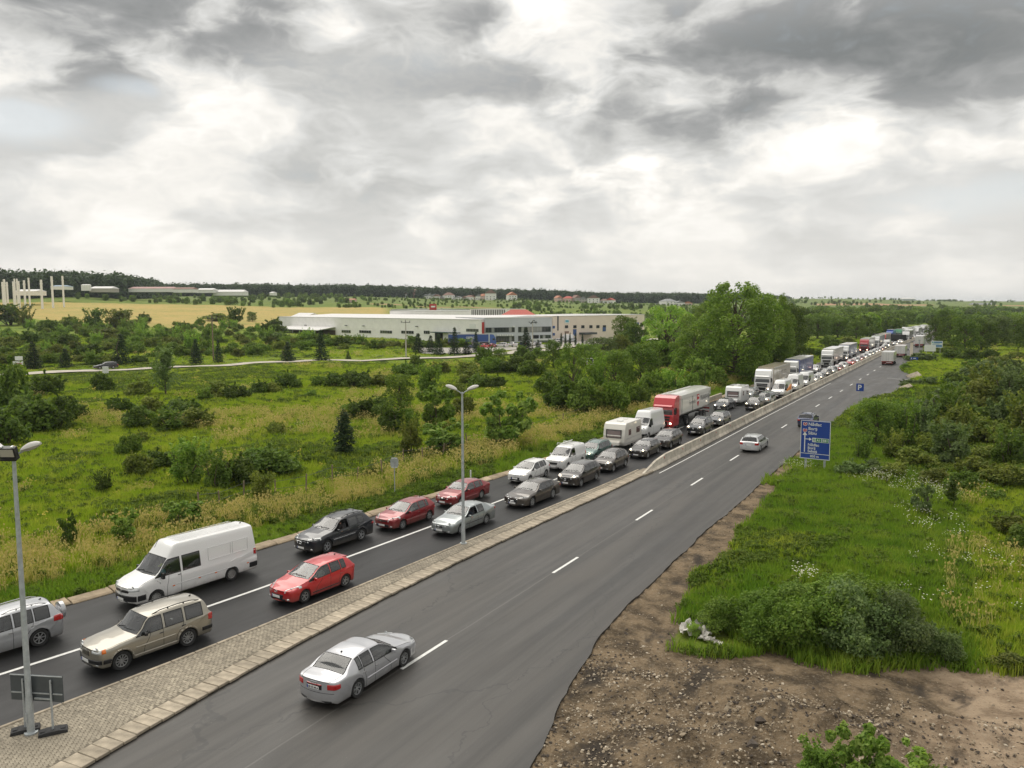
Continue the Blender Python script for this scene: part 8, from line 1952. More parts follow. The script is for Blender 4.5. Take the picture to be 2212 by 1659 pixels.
def gable(name, p, w, d, h, rh, rz, wall, roof, label, cat='house', group=None, windows=True, hip=False, chimney=True):
 r = empty(name, p, rz); tag(r, label, cat, group)
 obj('wall', MB().box((0, 0, h / 2 - .8), (w, d, h + 1.6)).mesh('wall', wall), r)
 o = .45
 if hip:
  k_ = .46 if cat == 'shed' else .22; V = [(-w / 2 - o, -d / 2 - o, h), (w / 2 + o, -d / 2 - o, h), (w / 2 + o, d / 2 + o, h), (-w / 2 - o, d / 2 + o, h), (-w * k_, 0, h + rh), (w * k_, 0, h + rh)]
  F = [(0, 1, 5, 4), (2, 3, 4, 5), (1, 2, 5), (3, 0, 4), (3, 2, 1, 0)]
 else:
  V = [(-w / 2 - o, -d / 2 - o, h - .1), (w / 2 + o, -d / 2 - o, h - .1), (w / 2 + o, d / 2 + o, h - .1), (-w / 2 - o, d / 2 + o, h - .1), (0, -d / 2 - o, h + rh), (0, d / 2 + o, h + rh)]
  F = [(0, 4, 5, 3), (1, 2, 5, 4), (0, 1, 4), (2, 3, 5), (3, 2, 1, 0)]
 rf = obj('roof', MB().add(V, F).mesh('roof', roof), r)
 if not hip: obj('gable_wall', MB().prism([(-w / 2, h), (w / 2, h), (0, h + rh - .15)], 'y', -d / 2, d / 2).mesh('gable_wall', wall), r)
 if chimney: obj('chimney', MB().box((w * .15, d * .1, h + rh * .8), (.7, .7, 1.8)).mesh('chimney', M['roofb']), rf)
 if windows:
  for zz in ([1.5, 4.3] if h > 5 else [1.5]):
   for k in (-1, 0, 1):
    if k == 0 and zz < 2:
     obj('door', MB().box((0, -d / 2 - .03, 1.0), (1.1, .08, 2.1)).mesh('door', M['roofb']), r); continue
    f = obj('window', MB().box((k * w * .31, -d / 2 - .04, zz), (1.5, .1, 1.5)).mesh('window', M['signw']), r)
    obj('pane', MB().box((k * w * .31, -d / 2 - .08, zz), (1.2, .06, 1.2)).mesh('pane', M['wpane']), f)
 return r
p = at_dist(1120, 345); p.z = 0
gable('tiled_building', p, 15, 14, 9.6, 2.6, YAW, M['hallw'], M['roofr'], 'red hipped roof showing behind the grey office block', 'building', hip=True, chimney=False)
p = at_dist(664, 440); gable('barn', p, 9.5, 22, 4.2, 2.0, YAW + R_(35), M['hallw'], M['roofw'], 'small white barn at the edge of the straw field', 'barn', windows=False, chimney=False)
# the blue curtain truck in the yard
p = site(*z3(712, 576)); q = site(*z3(470, 582))
bt = lorry(0, 0, (0.05, 0.12, 0.38), (0.035, 0.085, 0.30), 'blue lorry with blue curtain trailer parked before the white hall', roof=(.62, .62, .6), lit=0, tl=13.6, group='vehicles parked in the industrial yard', fine=False)
bt.location = (p.x, p.y, p.z + .2); bt.rotation_euler = (0, 0, math.atan2(p.y - q.y, p.x - q.x) - PI / 2)
patch_text(bt, 'GEFRO', 1.0, M['signw'], (1.285, -10.2, 2.35), (PI / 2, 0, PI / 2), bold=.02)
p = site(*z3(445, 580)); v = put_car(model('van_round'), p.y, p.x, (.25, .25, .27), 'grey van behind the tail of the blue trailer', 'van', None, rz=R_(60) + YAW, fine=False, z=p.z + .2)
# ------------------------------------------------------------------ village on the slope
vz5 = lambda x, y: (836.2 + x * .2633, 613.2 + y * .2633)
vz6 = lambda x, y: (1198.5 + x * .2414, 624.4 + y * .2414)
WW = material('house_white', (.80, .79, .76), .8); WP = material('house_pink', (.62, .45, .38), .85); WB = material('house_brick', (.30, .17, .13), .9); WG = material('house_grey', (.42, .39, .35), .9); WY = material('house_beige', (.55, .47, .36), .85)
H5 = [(150, 112, 55, 24, WW, 'roofg'), (135, 153, 70, 32, WW, 'roofb'), (235, 122, 70, 52, WB, 'roofb'), (282, 134, 52, 30, WB, 'roofb'), (325, 108, 50, 28, WW, 'roofg'), (350, 128, 35, 34, WW, 'roofg'), (392, 142, 38, 35, WW, 'roofg'), (413, 105, 50, 30, WW, 'roofb'), (455, 108, 30, 20, WG, 'roofg'), (508, 120, 65, 42, WW, 'roofb'), (588, 111, 55, 22, WW, 'roofg'), (640, 132, 36, 22, WG, 'roofb'), (683, 118, 60, 28, WW, 'roofb'), (705, 142, 45, 28, WY, 'roofb'), (755, 132, 48, 34, WW, 'roofg'), (790, 148, 48, 36, WP, 'roofp'), (850, 162, 80, 62, WW, 'roofb'), (1022, 157, 65, 45, WW, 'roofp'), (1160, 200, 66, 36, WW, 'roofr')]
H6 = [(28, 120, 50, 38, WP, 'roofp'), (118, 122, 70, 36, WP, 'roofr'), (188, 142, 56, 46, WG, 'roofb'), (250, 137, 56, 40, WG, 'roofg'), (40, 180, 65, 40, WP, 'roofr'), (342, 140, 95, 50, WW, 'roofb'), (440, 140, 60, 28, WW, 'roofb'), (496, 138, 60, 36, WW, 'roofr'), (305, 192, 82, 50, WP, 'roofb'), (385, 168, 80, 42, WW, 'roofg'), (466, 192, 45, 32, WP, 'roofb'), (536, 188, 56, 34, WP, 'roofp'), (592, 210, 86, 44, WP, 'roofp'), (1005, 152, 104, 42, WW, 'roofg'), (1105, 150, 72, 30, WW, 'roofg'), (1182, 154, 72, 26, WP, 'roofp'), (1150, 202, 55, 34, WP, 'roofp'), (1052, 198, 60, 16, WP, 'roofb'), (912, 152, 26, 16, WW, 'roofg')]
rname = {'roofg': 'grey roof', 'roofb': 'brown roof', 'roofr': 'red roof', 'roofp': 'orange roof'}; wname = {WW.name: 'white', WP.name: 'pink', WB.name: 'brick', WG.name: 'bare grey', WY.name: 'beige'}
vil = []
for fn, L, k in ((vz5, H5, .2633), (vz6, H6, .2414)):
 for x, y, w, h, wl, rf in L:
  px, py = fn(x, y); vil.append((px, py, w * k * 1.25, h * k * 1.3, wl, rf))
vil.sort(key=lambda v: v[0]); cnt = {}
whf = lambda px: 'above the white hall' if px <= 1130 else 'above the beige hall' if px < 1400 else 'left of the poplars'
for px, py, w, h, wl, rf in vil: cnt[(wl.name, rf, whf(px))] = cnt.get((wl.name, rf, whf(px)), 0) + 1
seen = {}
for i, (px, py, w, h, wl, rf) in enumerate(vil):
 p = site(px, py + 1.0); D = float(to_cam(p.x, p.y)[1])
 D = min(D, 1150); p = at_dist(px, D); W_ = w * D / FOC; Hh = h * D / FOC
 wh = whf(px); key = (wl.name, rf, wh); seen[key] = seen.get(key, 0) + 1
 wh = 'above the white hall' if px <= 1130 else 'above the beige hall' if px < 1400 else 'left of the poplars'
 lb = '%s village house with %s %s' % (wname[wl.name], rname[rf], wh)
 lb = ('%s from left of the %s village houses with %s %s' % (ordinal(seen[key] - 1), wname[wl.name], rname[rf], wh)) if cnt[key] > 1 else lb
 gable('house', p, W_ * .92, W_ * .8, Hh * .64, Hh * .42, YAW + rngp.choice([0, .3, -.35, .6]) - px * .0 - math.atan((px - 1106) / FOC), wl, M[rf], lb, 'house', 'houses of the hillside village', hip=(i % 3 == 0))
# works on the left hill: columns, sheds, tanks
hz_ = lambda x, y: (x * .2268, 557.5 + y * .2268)
for i, (x, t, b, w) in enumerate([(57, 220, 312, 10), (76, 195, 310, 15), (101, 220, 308, 12), (160, 215, 317, 10), (174, 190, 317, 9), (197, 190, 320, 9), (212, 212, 320, 11), (264, 205, 320, 14), (308, 182, 308, 11), (425, 200, 334, 16), (527, 168, 338, 15), (630, 165, 342, 12)]):
 px, py = hz_(x, b); D = 560 + 12 * (i % 3); p = at_dist(px, D); pxt, pyt = hz_(x, t); zt = CAM_H - (pyt - 661) / FOC * D
 o = obj('concrete_column', MB().box((0, 0, (zt - p.z) / 2 - .5), (w * .2268 * D / FOC, 1.0, zt - p.z + 1)).box((0, 0, (zt - p.z) * .86), (w * .2268 * D / FOC * 1.25, 1.3, .5)).mesh('concrete_column', WW, bevel=.05, segs=1), None, p, (0, 0, YAW))
 tag(o, '%s white concrete column from the left on the far-left hill' % ordinal(i), 'column', 'white concrete columns on the left hill')
def shed(v, D, wall, roof, label, depth=14, rh=1.5, hip=False, sign=None):
 px0, py0, px1, py1 = v; p0 = at_dist(px0, D); p1 = at_dist(px1, D); c = (p0 + p1) / 2
 zt = CAM_H - (py0 - 661) / FOC * D; c.z = CAM_H - (py1 - 661) / FOC * D; h = zt - c.z
 return gable('shed', c, (p1 - p0).length, depth, h * .36, h * .40, math.atan2(p1.y - p0.y, p1.x - p0.x), wall, roof, label, 'shed', 'sheds of the left hill works', hip=True, chimney=False, windows=False)
for v, D, wl, rf, lb in (((*hz_(220, 278), *hz_(420, 328)), 610, WW, M['roofw'], 'white low building among the concrete columns'), ((*hz_(560, 246), *hz_(682, 275)), 650, WW, material('blue_sheet_roof', (.30, .40, .50), .6), 'shed with pale blue roof right of the columns'), ((*hz_(918, 252), *hz_(1122, 302)), 700, WG, M['roofw'], 'long grey shed with pale roof on the left hill'), ((*hz_(1280, 258), *hz_(1700, 302)), 760, WW, material('striped_red_roof', (.40, .24, .22), .7, var=.3), 'long barn with reddish striped roof on the left hill'), ((*hz_(1700, 262), *hz_(1882, 308)), 760, WW, M['roofb'], 'white gabled barn right of the striped-roof barn'), ((*hz_(1918, 274), *hz_(2070, 312)), 790, WW, M['roofw'], 'flat white building left of the long white factory'), ((470, 622, 535, 634), 800, WW, M['roofw'], 'long white factory below the ridge forest'), ((752, 643, 770, 649), 860, WP, M['roofp'], 'lone pinkish building in the fields below the forest'), ((590, 628, 597, 634), 820, WW, M['roofw'], 'tiny white hut below the ridge forest')):
 shed(v, D, wl, rf, lb)
for i, x in enumerate((826, 849, 873)):
 px, py = hz_(x, 282); D = 690; p = at_dist(px, D); zt = CAM_H - (hz_(x, 243)[1] - 661) / FOC * D; zb = CAM_H - (py - 661) / FOC * D
 o = obj('storage_tank', MB().tube([(0, 0, -2), (0, 0, (zt - zb) * .85), (0, 0, zt - zb)], [2.0, 2.0, .6], 14).mesh('storage_tank', WW, smooth=True), None, (p.x, p.y, zb)); tag(o, '%s of the three white storage tanks on the left hill, from the left' % ordinal(i), 'tank', 'white storage tanks')
shed((1783 + 1415 * .2184, 641 + 60 * .2184, 1783 + 1640 * .2184, 641 + 102 * .2184), 1420, WG, M['roofg'], 'long open shed on the far right slope')
shed((1783 + 730 * .2184, 641 + 12 * .2184, 1783 + 855 * .2184, 641 + 40 * .2184), 1900, material('hazy_white', (.5, .53, .56), .8), M['roofw'], 'pale box building on the far right skyline')
shed((1783 + 1195 * .2184, 641 + 138 * .2184, 1783 + 1305 * .2184, 641 + 160 * .2184), 1150, WG, M['roofw'], 'low pale viaduct piece on the far right slope')
for i, (x0, x1, y0, y1, w, rf, lb) in enumerate(((1590, 1640, 258, 298, WW, 'roofr', 'white house with red roof among the trees at far right'), (1830, 1890, 165, 190, WP, 'roofr', 'small red building in the far right woods'), (225, 290, 155, 172, WW, 'roofw', 'small white building by the bare soil bench'))):
 px = 1783.9 + (x0 + x1) / 2 * .2184; py = 641 + y1 * .2184; D = min(float(to_cam(*site(px, py)[:2])[1]), 900); p = at_dist(px, D); W_ = (x1 - x0) * .2184 * D / FOC; Hh = (y1 - y0) * .2184 * D / FOC
 p.z = CAM_H - (py - 661) / FOC * D
 gable('house', p, W_, W_ * .8, Hh * .6, Hh * .4, YAW, w, M[rf], lb, 'house', None)
# ------------------------------------------------------------------ lamps, signs, poles, fence
def lamp(x, y, h, label, flood=False):
 r = empty('street_lamp', (x, y, .12)); tag(r, label, 'street lamp', 'double-armed street lamps on the median')
 obj('pole', MB().tube([(0, 0, 0), (0, 0, 1.2), (0, 0, 1.25), (0, 0, h)], [.115, .105, .095, .055], 14).mesh('pole', M['galv'], smooth=True), r)
 obj('base_flange', MB().tube([(0, 0, 0), (0, 0, .05)], .2, 12).box((0, -.12, .55), (.1, .02, .3)).mesh('base_flange', M['galv']), r)
 a = YAW * .75
 for sx in (-1, 1):
  d = Vector((math.cos(a) * sx, math.sin(a) * sx, 0))
  arm = obj('arm', MB().tube([(0, 0, h - .12), tuple(d * .16 + Vector((0, 0, h + .02))), tuple(d * .40 + Vector((0, 0, h + .14)))], .03, 8).mesh('arm', M['galv'], smooth=True), r)
  V = []; F = []; n = 9; m = 10
  for i in range(n):
   f = i / (n - 1); w = .155 * math.sin(PI * (.14 + .80 * f)) ** .6; hh = .17 * math.sin(PI * (.10 + .80 * f)) ** .7
   for j in range(m):
    t = PI * j / (m - 1); c = d * (.30 + .64 * f) + Vector((0, 0, h + .13 + .20 * f)); s_ = Vector((-d.y, d.x, 0)); V.append(tuple(c + s_ * (w * math.cos(t)) + Vector((0, 0, hh * math.sin(t)))))
  for i in range(n - 1):
   for j in range(m - 1): F.append((i * m + j, i * m + j + 1, (i + 1) * m + j + 1, (i + 1) * m + j))
  F += [tuple(range(m)), tuple((n - 1) * m + j for j in range(m - 1, -1, -1))]
  hd = obj('lamp_head', MB().add(V, F).mesh('lamp_head', M['lampc'], smooth=True), r)
  bowl = [tuple(Vector(v) * 1.0) for v in V]
  V2 = []
  for i in range(n):
   f = i / (n - 1); w = .135 * math.sin(PI * (.14 + .80 * f)) ** .6; hh = .09 * math.sin(PI * (.1 + .8 * f))
   for j in range(m):
    t = PI + PI * j / (m - 1); c = d * (.32 + .60 * f) + Vector((0, 0, h + .13 + .20 * f)); s_ = Vector((-d.y, d.x, 0)); V2.append(tuple(c + s_ * (w * math.cos(t)) + Vector((0, 0, hh * math.sin(t)))))
  obj('lens', MB().add(V2, F).mesh('lens', M['lens'], smooth=True), hd)
 if flood:
  fl = obj('floodlight', MB().box((0, 0, 0), (.50, .20, .36)).box((0, -.02, -.2), (.5, .24, .08)).mesh('floodlight', M['trim'], bevel=.02), r, (.0, -.14, h + .08), (R_(18), 0, YAW))
  obj('glass', MB().box((0, -.105, .02), (.42, .012, .25)).mesh('glass', M['lens']), fl); obj('bracket', MB().box((-.17, -.02, .20), (.06, .1, .05)).box((.17, -.02, .20), (.06, .1, .05)).mesh('bracket', M['signw']), fl)
M['lampc'] = material('lamp_cover', (.62, .60, .57), .45, var=.06); M['lens'] = material('lamp_lens', (.42, .40, .34), .15, coat=.8)
lamp(-25.55, 13.4, 9.05, 'street lamp with black floodlight at the left edge of the picture', True)
lamp(-24.85, 37.4, 8.75, 'street lamp on the median beside the pale grey-green saloon')
# temporary panel seen from behind
p1 = site(54.2, 1592); p2 = site(113.9, 1596); r = empty('temporary_sign', (p1 + p2) / 2, math.atan2(p2.y - p1.y, p2.x - p1.x)); r.location.z = .12
tag(r, 'dark back of a temporary road panel standing on rubber feet by the lamp', 'road sign'); g = (p2 - p1).xy.length / 2
obj('panel', MB().box((-.03, .05, 1.45), (g * 2 + .86, .02, .88)).mesh('panel', M['dkgrey'], bevel=.006, segs=1), r)
obj('cross_bar', MB().box((-.03, .03, 1.28), (g * 2 + .80, .03, .04)).box((-.03, .03, 1.86), (g * 2 + .84, .03, .03)).box((g * .4, .0, 1.12), (g * 1.2, .04, .05)).mesh('cross_bar', M['galv']), r)
for x in (-g, g):
 obj('post', MB().tube([(x, 0, .05), (x, 0, 1.75)], .032, 8).mesh('post', M['galv'], smooth=True), r)
 obj('clamp', MB().box((x, .02, 1.3), (.09, .06, .05)).box((x, .02, 1.66), (.09, .06, .05)).mesh('clamp', M['dkgrey']), r)
 obj('rubber_foot', MB().prism([(-.42, 0), (.42, 0), (.40, .10), (.16, .13), (-.16, .13), (-.40, .10)], 'y', -.2, .2).box((-.28, 0, .12), (.14, .2, .05)).box((.28, 0, .12), (.14, .2, .05)).mesh('rubber_foot', M['rubber'], bevel=.02), r, (x, 0, 0), (0, 0, R_(35)))
# road sign seen from behind on the left verge
p = site(852, 1068); r = empty('traffic_sign', p, YAW); tag(r, 'grey back of a traffic sign on a thin post in the left verge', 'road sign')
obj('post', MB().tube([(0, 0, -.1), (0, 0, 2.75)], .035, 8).mesh('post', M['galv'], smooth=True), r)
pl = obj('plate', MB().prism([(-.20, -.38), (.20, -.38), (.29, -.2), (.29, .2), (.20, .38), (-.20, .38), (-.29, .2), (-.29, -.2)], 'y', .03, .05).mesh('plate', M['galv'], bevel=.005), r, (0, 0, 2.35))
obj('bracket', MB().box((0, .015, .33), (.42, .03, .04)).box((0, .015, -.33), (.42, .03, .04)).mesh('bracket', M['signw']), pl)
# marker post by the kerb
p = site(1016, 1040); o = obj('marker_post', MB().box((0, 0, .45), (.1, .06, .9)).mesh('marker_post', M['signw'], bevel=.01), None, p); tag(o, 'small white marker post on the kerb behind the dark red liftback', 'marker post')
# the big blue direction sign
SB = material('sign_blue', (.012, .055, .30), .4, var=.06); SG = material('sign_green', (.01, .20, .07), .4)
P1 = Vector((-11.7, 69.2, -.1)); r = empty('direction_sign', (-10.95, 69.05, -.1), R_(-3)); tag(r, 'large blue direction sign listing towns on the right verge', 'road sign')
pan = obj('panel', MB().box((0, 0, 2.72), (2.36, .05, 3.22)).mesh('panel', SB, bevel=.01), r)
bd = MB()
for (cx, cz, w, h) in ((0, 4.295, 2.36, .045), (0, 1.145, 2.36, .045), (-1.155, 2.72, .045, 3.16), (1.155, 2.72, .045, 3.16), (0, 1.56, 2.3, .04)): bd.box((cx, -.030, cz), (w, .012, h))
obj('border', bd.mesh('border', M['signw']), pan)
for x in (-.72, .78): obj('post', MB().box((x, .06, .6), (.16, .08, 1.3)).box((x, .06, 2.6), (.1, .06, 3.0)).mesh('post', M['galv']), r)
def sign_text(par, txt, size, x, z, mat=None, y=-.034, bold=.006): patch_text(par, txt, size, mat or M['signw'], (x, y, z), (PI / 2, 0, 0), bold=bold)
for txt, z in (('Nădlac', 3.90), ('Borș', 3.53), ('Sibiu', 3.16), ('Nădlac', 2.20), ('Borș', 1.93), ('Sebeș', 1.66)): sign_text(pan, txt, .36 if z > 3 else .31, -.58, z)
sign_text(pan, '850 m', .27, -.36, 1.26)
ar = MB().box((-.83, -.030, 2.42), (.075, .012, 1.5)).add([(-1.02, -.034, 3.08), (-.64, -.034, 3.08), (-.83, -.034, 3.36)], [(0, 1, 2)]).box((-.62, -.030, 2.76), (.34, .012, .06)).add([(-.48, -.034, 2.62), (-.48, -.034, 2.90), (-.28, -.034, 2.76)], [(0, 1, 2)])
obj('arrow', ar.mesh('arrow', M['signw']), pan)
for x0, w, t in ((-.23, .74, 'A1'), (.53, .54, 'E81')):
 b = obj('route_plate', MB().box((x0 + w / 2, -.030, 2.72), (w, .012, .36)).mesh('route_plate', M['signw'], bevel=.004), pan)
 obj('green_field', MB().box((x0 + (w / 2 if t == 'E81' else w * .66), -.038, 2.72), (w - .06 if t == 'E81' else w * .58, .008, .30)).mesh('green_field', SG), b)
 sign_text(b, t, .27, x0 + (.07 if t == 'E81' else .34), 2.625, y=-.044)
 if t == 'A1': obj('motorway_symbol', MB().box((x0 + .09, -.038, 2.72), (.03, .008, .28)).box((x0 + .18, -.038, 2.72), (.03, .008, .28)).box((x0 + .15, -.038, 2.74), (.2, .008, .04)).mesh('motorway_symbol', SG), b)
for z, t in ((4.0, '7'), (3.47, '1')):
 sh = [(-.17, .12), (-.09, .15), (0, .12), (.09, .15), (.17, .12), (.16, -.08), (0, -.16), (-.16, -.08)]
 b = obj('route_shield', MB().prism([(x - .83, zz + z) for x, zz in sh], 'y', -.036, -.026).mesh('route_shield', M['signw']), pan)
 obj('red_field', MB().prism([(x * .78 - .83, zz * .78 + z) for x, zz in sh], 'y', -.042, -.034).mesh('red_field', material('shield_red', (.45, .03, .04), .4) if z > 3.9 else bpy.data.materials['shield_red']), b)
 sign_text(b, t, .2, -.88, z - .075, y=-.046)
# parking sign, arrow sign, column, boards
r = empty('parking_sign', (-12.6, 113.0, -.1)); tag(r, 'blue parking sign with white letter P above the roadside tree', 'road sign')
obj('post', MB().tube([(0, 0, 0), (0, 0, 3.2)], .04, 8).mesh('post', M['galv']), r); pp = obj('plate', MB().box((0, -.06, 3.1), (.92, .03, 1.0)).mesh('plate', SB, bevel=.01), r); sign_text(pp, 'P', .95, -.29, 2.77, y=-.082, bold=.02)
r = empty('tall_column', (-13.3, 222.0, -.1)); tag(r, 'tall pale concrete column at the edge of the right carriageway', 'column')
obj('shaft', MB().box((0, 0, 2.3), (.62, .5, 4.6)).mesh('shaft', M['hallb'], bevel=.04), r); obj('cap', MB().box((0, 0, 4.66), (.8, .7, .14)).mesh('cap', M['dkgrey']), r)
r = empty('arrow_sign', (-12.4, 218.0, -.1)); tag(r, 'low blue arrow sign at the foot of the tall concrete column', 'road sign')
obj('post', MB().tube([(-.6, .05, 0), (-.6, .05, 1.0)], .04, 6).tube([(.6, .05, 0), (.6, .05, 1.0)], .04, 6).mesh('post', M['galv']), r)
pp = obj('plate', MB().box((0, 0, .85), (1.75, .04, .62)).mesh('plate', SB), r); obj('arrow', MB().add([(-.75, -.025, .85), (-.5, -.025, 1.05), (-.5, -.025, .65)], [(0, 2, 1)]).box((.1, -.025, .85), (.6, .01, .16)).mesh('arrow', M['signw']), pp)
for i, (t, s, h) in enumerate(((-11.0, 268.0, 3.4), (-9.6, 270.0, 3.4))):
 o = obj('grey_post', MB().tube([(0, 0, 0), (0, 0, h)], .12, 8).box((0, 0, h - .2), (.5, .2, .4)).mesh('grey_post', M['galv']), None, (t - 3, s, 0)); tag(o, ('left', 'right')[i] + ' one of two grey posts beyond the tall concrete column', 'post', 'pair of grey posts')
p = site(2008, 769); r = empty('billboard', p, R_(12)); tag(r, 'blank white billboard on two legs in the right-hand grass', 'billboard')
obj('board', MB().box((0, 0, 1.95), (2.85, .08, 1.8)).mesh('board', M['signw'], bevel=.01), r)
for x in (-.9, .9): obj('leg', MB().box((x, .08, .6), (.12, .1, 1.4)).mesh('leg', M['galv']), r)
r = empty('billboard', (p.x + 1.4, p.y + 7, p.z), R_(12)); tag(r, 'blue and white information board just behind the blank billboard', 'billboard')
b = obj('board', MB().box((0, 0, 2.75), (2.9, .08, 1.9)).mesh('board', M['signw'], bevel=.01), r)
obj('blue_field', MB().box((.25, -.05, 3.3), (2.1, .02, .5)).box((0, -.05, 2.3), (2.6, .02, .7)).mesh('blue_field', material('faded_blue', (.12, .24, .42), .5)), b)
obj('small_panel', MB().box((-1.1, -.05, 3.3), (.4, .02, .45)).box((-.2, -.05, 2.85), (1.7, .02, .15)).mesh('small_panel', material('faded_teal', (.15, .34, .36), .5)), b)
for x in (-.9, .9): obj('leg', MB().box((x, .08, .9), (.12, .1, 1.9)).mesh('leg', M['galv']), r)
# boards and cabinet on the lane
p = site(42, 802); r = empty('lane_sign', p, YAW + R_(15)); tag(r, 'two white boards on one post beside the country lane', 'sign')
obj('post', MB().box((0, .05, 1.4), (.12, .08, 2.9)).mesh('post', M['galv']), r); obj('upper_board', MB().box((0, 0, 2.95), (1.45, .05, .85)).mesh('upper_board', M['signw'], bevel=.01), r); lo = obj('lower_board', MB().box((-.2, 0, 1.95), (1.95, .05, .75)).mesh('lower_board', M['signw'], bevel=.01), r)
obj('red_print', MB().box((-.1, -.03, 1.85), (1.2, .01, .16)).mesh('red_print', M['redp']), lo)
p = site(228, 807); o = obj('utility_cabinet', MB().box((0, 0, .75), (1.0, .5, 1.5)).box((0, 0, 1.53), (1.08, .58, .08)).box((0, -.26, .75), (.02, .02, 1.3)).mesh('utility_cabinet', M['signw'], bevel=.02), None, p, (0, 0, YAW)); tag(o, 'pale grey utility cabinet in the grass before the black estate car', 'cabinet')
def upole(px, py, top, label, mat, cross=True, lampa=False):
 p = site(px, py); D = float(to_cam(p.x, p.y)[1]); h = (py - top) * D / FOC; r = empty('utility_pole', p, YAW); tag(r, label, 'utility pole', 'utility poles')
 obj('pole', MB().tube([(0, 0, -.3), (0, 0, h)], [.20, .12], 8).mesh('pole', mat, smooth=True), r)
 if cross:
  c = obj('cross_arm', MB().box((0, -.12, h - .75), (2.4, .12, .14)).mesh('cross_arm', M['dkgrey']), r)
  for x in (-1.1, 0, 1.1): obj('insulator', MB().tube([(x, -.12, h - .7), (x, -.12, h - .3)], .09, 6).mesh('insulator', M['dkgrey']), c)
WOOD = material('weathered_wood', (.23, .175, .12), .9, var=.25, vscale=4); CPOLE = material('concrete_pole', (.46, .43, .38), .9, var=.15)
upole(461, 778, 680, 'wooden power pole beside the spruce on the country lane', WOOD); upole(877, 771, 690, 'concrete power pole in front of the white hall', CPOLE); upole(1150.5, 757, 692, 'concrete pole in front of the grey office block', CPOLE)
upole(1330, 728, 689, 'pole with cross-arm before the right end of the beige hall', CPOLE)
for i, (x, y, t) in enumerate(((1393, 716, 683), (1418, 729, 688), (1427, 717, 681), (1432, 726, 686), (1485, 712, 679))): upole(x, y, t, '%s bare pole from the left, right of the beige hall' % ordinal(i), CPOLE, False)
for i, (px, py, top) in enumerate(((185 * .5575 + 0, 775, 741), (683, 781, 757))):
 pass
# wire fence along the meadow
FP = [(430, 1108), (474, 1095), (526, 1078), (594, 1072), (660, 1066), (717, 1046), (770, 1040), (825, 1030), (870, 1005), (911, 1000), (955, 987), (1010, 972), (1075, 958), (1150, 935), (1215, 915), (1290, 893), (1370, 876)]
pts = [site(*q) for q in FP]; r = empty('wire_fence', pts[0]); tag(r, 'low wire fence with leaning stakes along the meadow edge', 'fence')
tops = []
for q in pts:
 h = rngp.uniform(1.15, 1.6); l = Vector((rngp.uniform(-.18, .18), rngp.uniform(-.1, .1), h)); b = q - pts[0]
 obj('fence_post', MB().tube([tuple(b), tuple(b + l)], .055, 6).mesh('fence_post', WOOD), r); tops.append((b, l))
for f in (.45, .88): obj('wire', MB().tube([tuple(b + l * f) for b, l in tops], .012, 4).mesh('wire', M['dkgrey']), r)
# crumpled sheet of plastic by the heap, tipped slabs in the ditch
def crumple(w, d, seed, amp):
 r_ = np.random.RandomState(seed); n = 12; V = []; F = []
 for i in range(n):
  for j in range(n): V.append((w * (i / (n - 1) - .5) + r_.normal() * .04, d * (j / (n - 1) - .5) + r_.normal() * .04, amp * max(0, (math.sin(i * 1.3 + seed) * math.cos(j * .9 + seed) + .6)) * (1 - ((i - 5.5) / 7) ** 2) + r_.rand() * .08))
 for i in range(n - 1):
  for j in range(n - 1): F.append((i * n + j, (i + 1) * n + j, (i + 1) * n + j + 1, i * n + j + 1))
 return V, F
PLS = material('dirty_plastic_sheet', (.50, .475, .43), .5, var=.25, vscale=3)
p = site(1500, 1372); V, F = crumple(1.25, 1.0, 3, .30); o = obj('plastic_sheet', MB().add(V, F).mesh('plastic_sheet', PLS), None, p + Vector((0, 0, .12)), (0, 0, .4)); tag(o, 'crumpled dirty white plastic sheet at the edge of the grass', 'plastic sheet')
p = site(1532, 1390); V, F = crumple(1.0, .28, 5, .12); o = obj('plastic_strip', MB().add(V, F).mesh('plastic_strip', PLS), None, p + Vector((0, 0, .06)), (0, 0, -.2)); tag(o, 'flat white plastic strip trailing right of the crumpled sheet', 'plastic strip')
for i, (px, py, w, d, rx) in enumerate(((1974, 818, 2.3, 1.8, .4), (1957, 843, 1.8, 1.1, .3), (1955, 799, 1.5, 1.0, .25))):
 p = site(px, py); o = obj('concrete_slab', MB().box((0, 0, .3), (w, d, .18)).mesh('concrete_slab', CONC, bevel=.02), None, p + Vector((0, 0, .15)), (rx, -.35, R_(25))); tag(o, ('largest tipped concrete slab in the lay-by ditch', 'flat concrete slab nearest the parking bay edge', 'smallest concrete slab farther along the lay-by ditch')[i], 'concrete slab', 'tipped slabs of the lay-by ditch')
for i, (px, py, sz, lb) in enumerate(((2035, 1428, .5, 'grey boulder at the foot of the dark bushes, right'), (1690, 1402, .42, 'grey stone half hidden under the big foreground bush'), (1625, 1612, .34, 'pale broken brick in the rubble at the bottom'), (1640, 1560, .3, 'upright pale rubble piece among dark clods'))):
 p = site(px, py); o = obj('boulder', stm[i], None, p + Vector((0, 0, sz * .2)), (0, 0, i)); o.scale = (sz * 1.3,) * 3; tag(o, lb, 'stone')
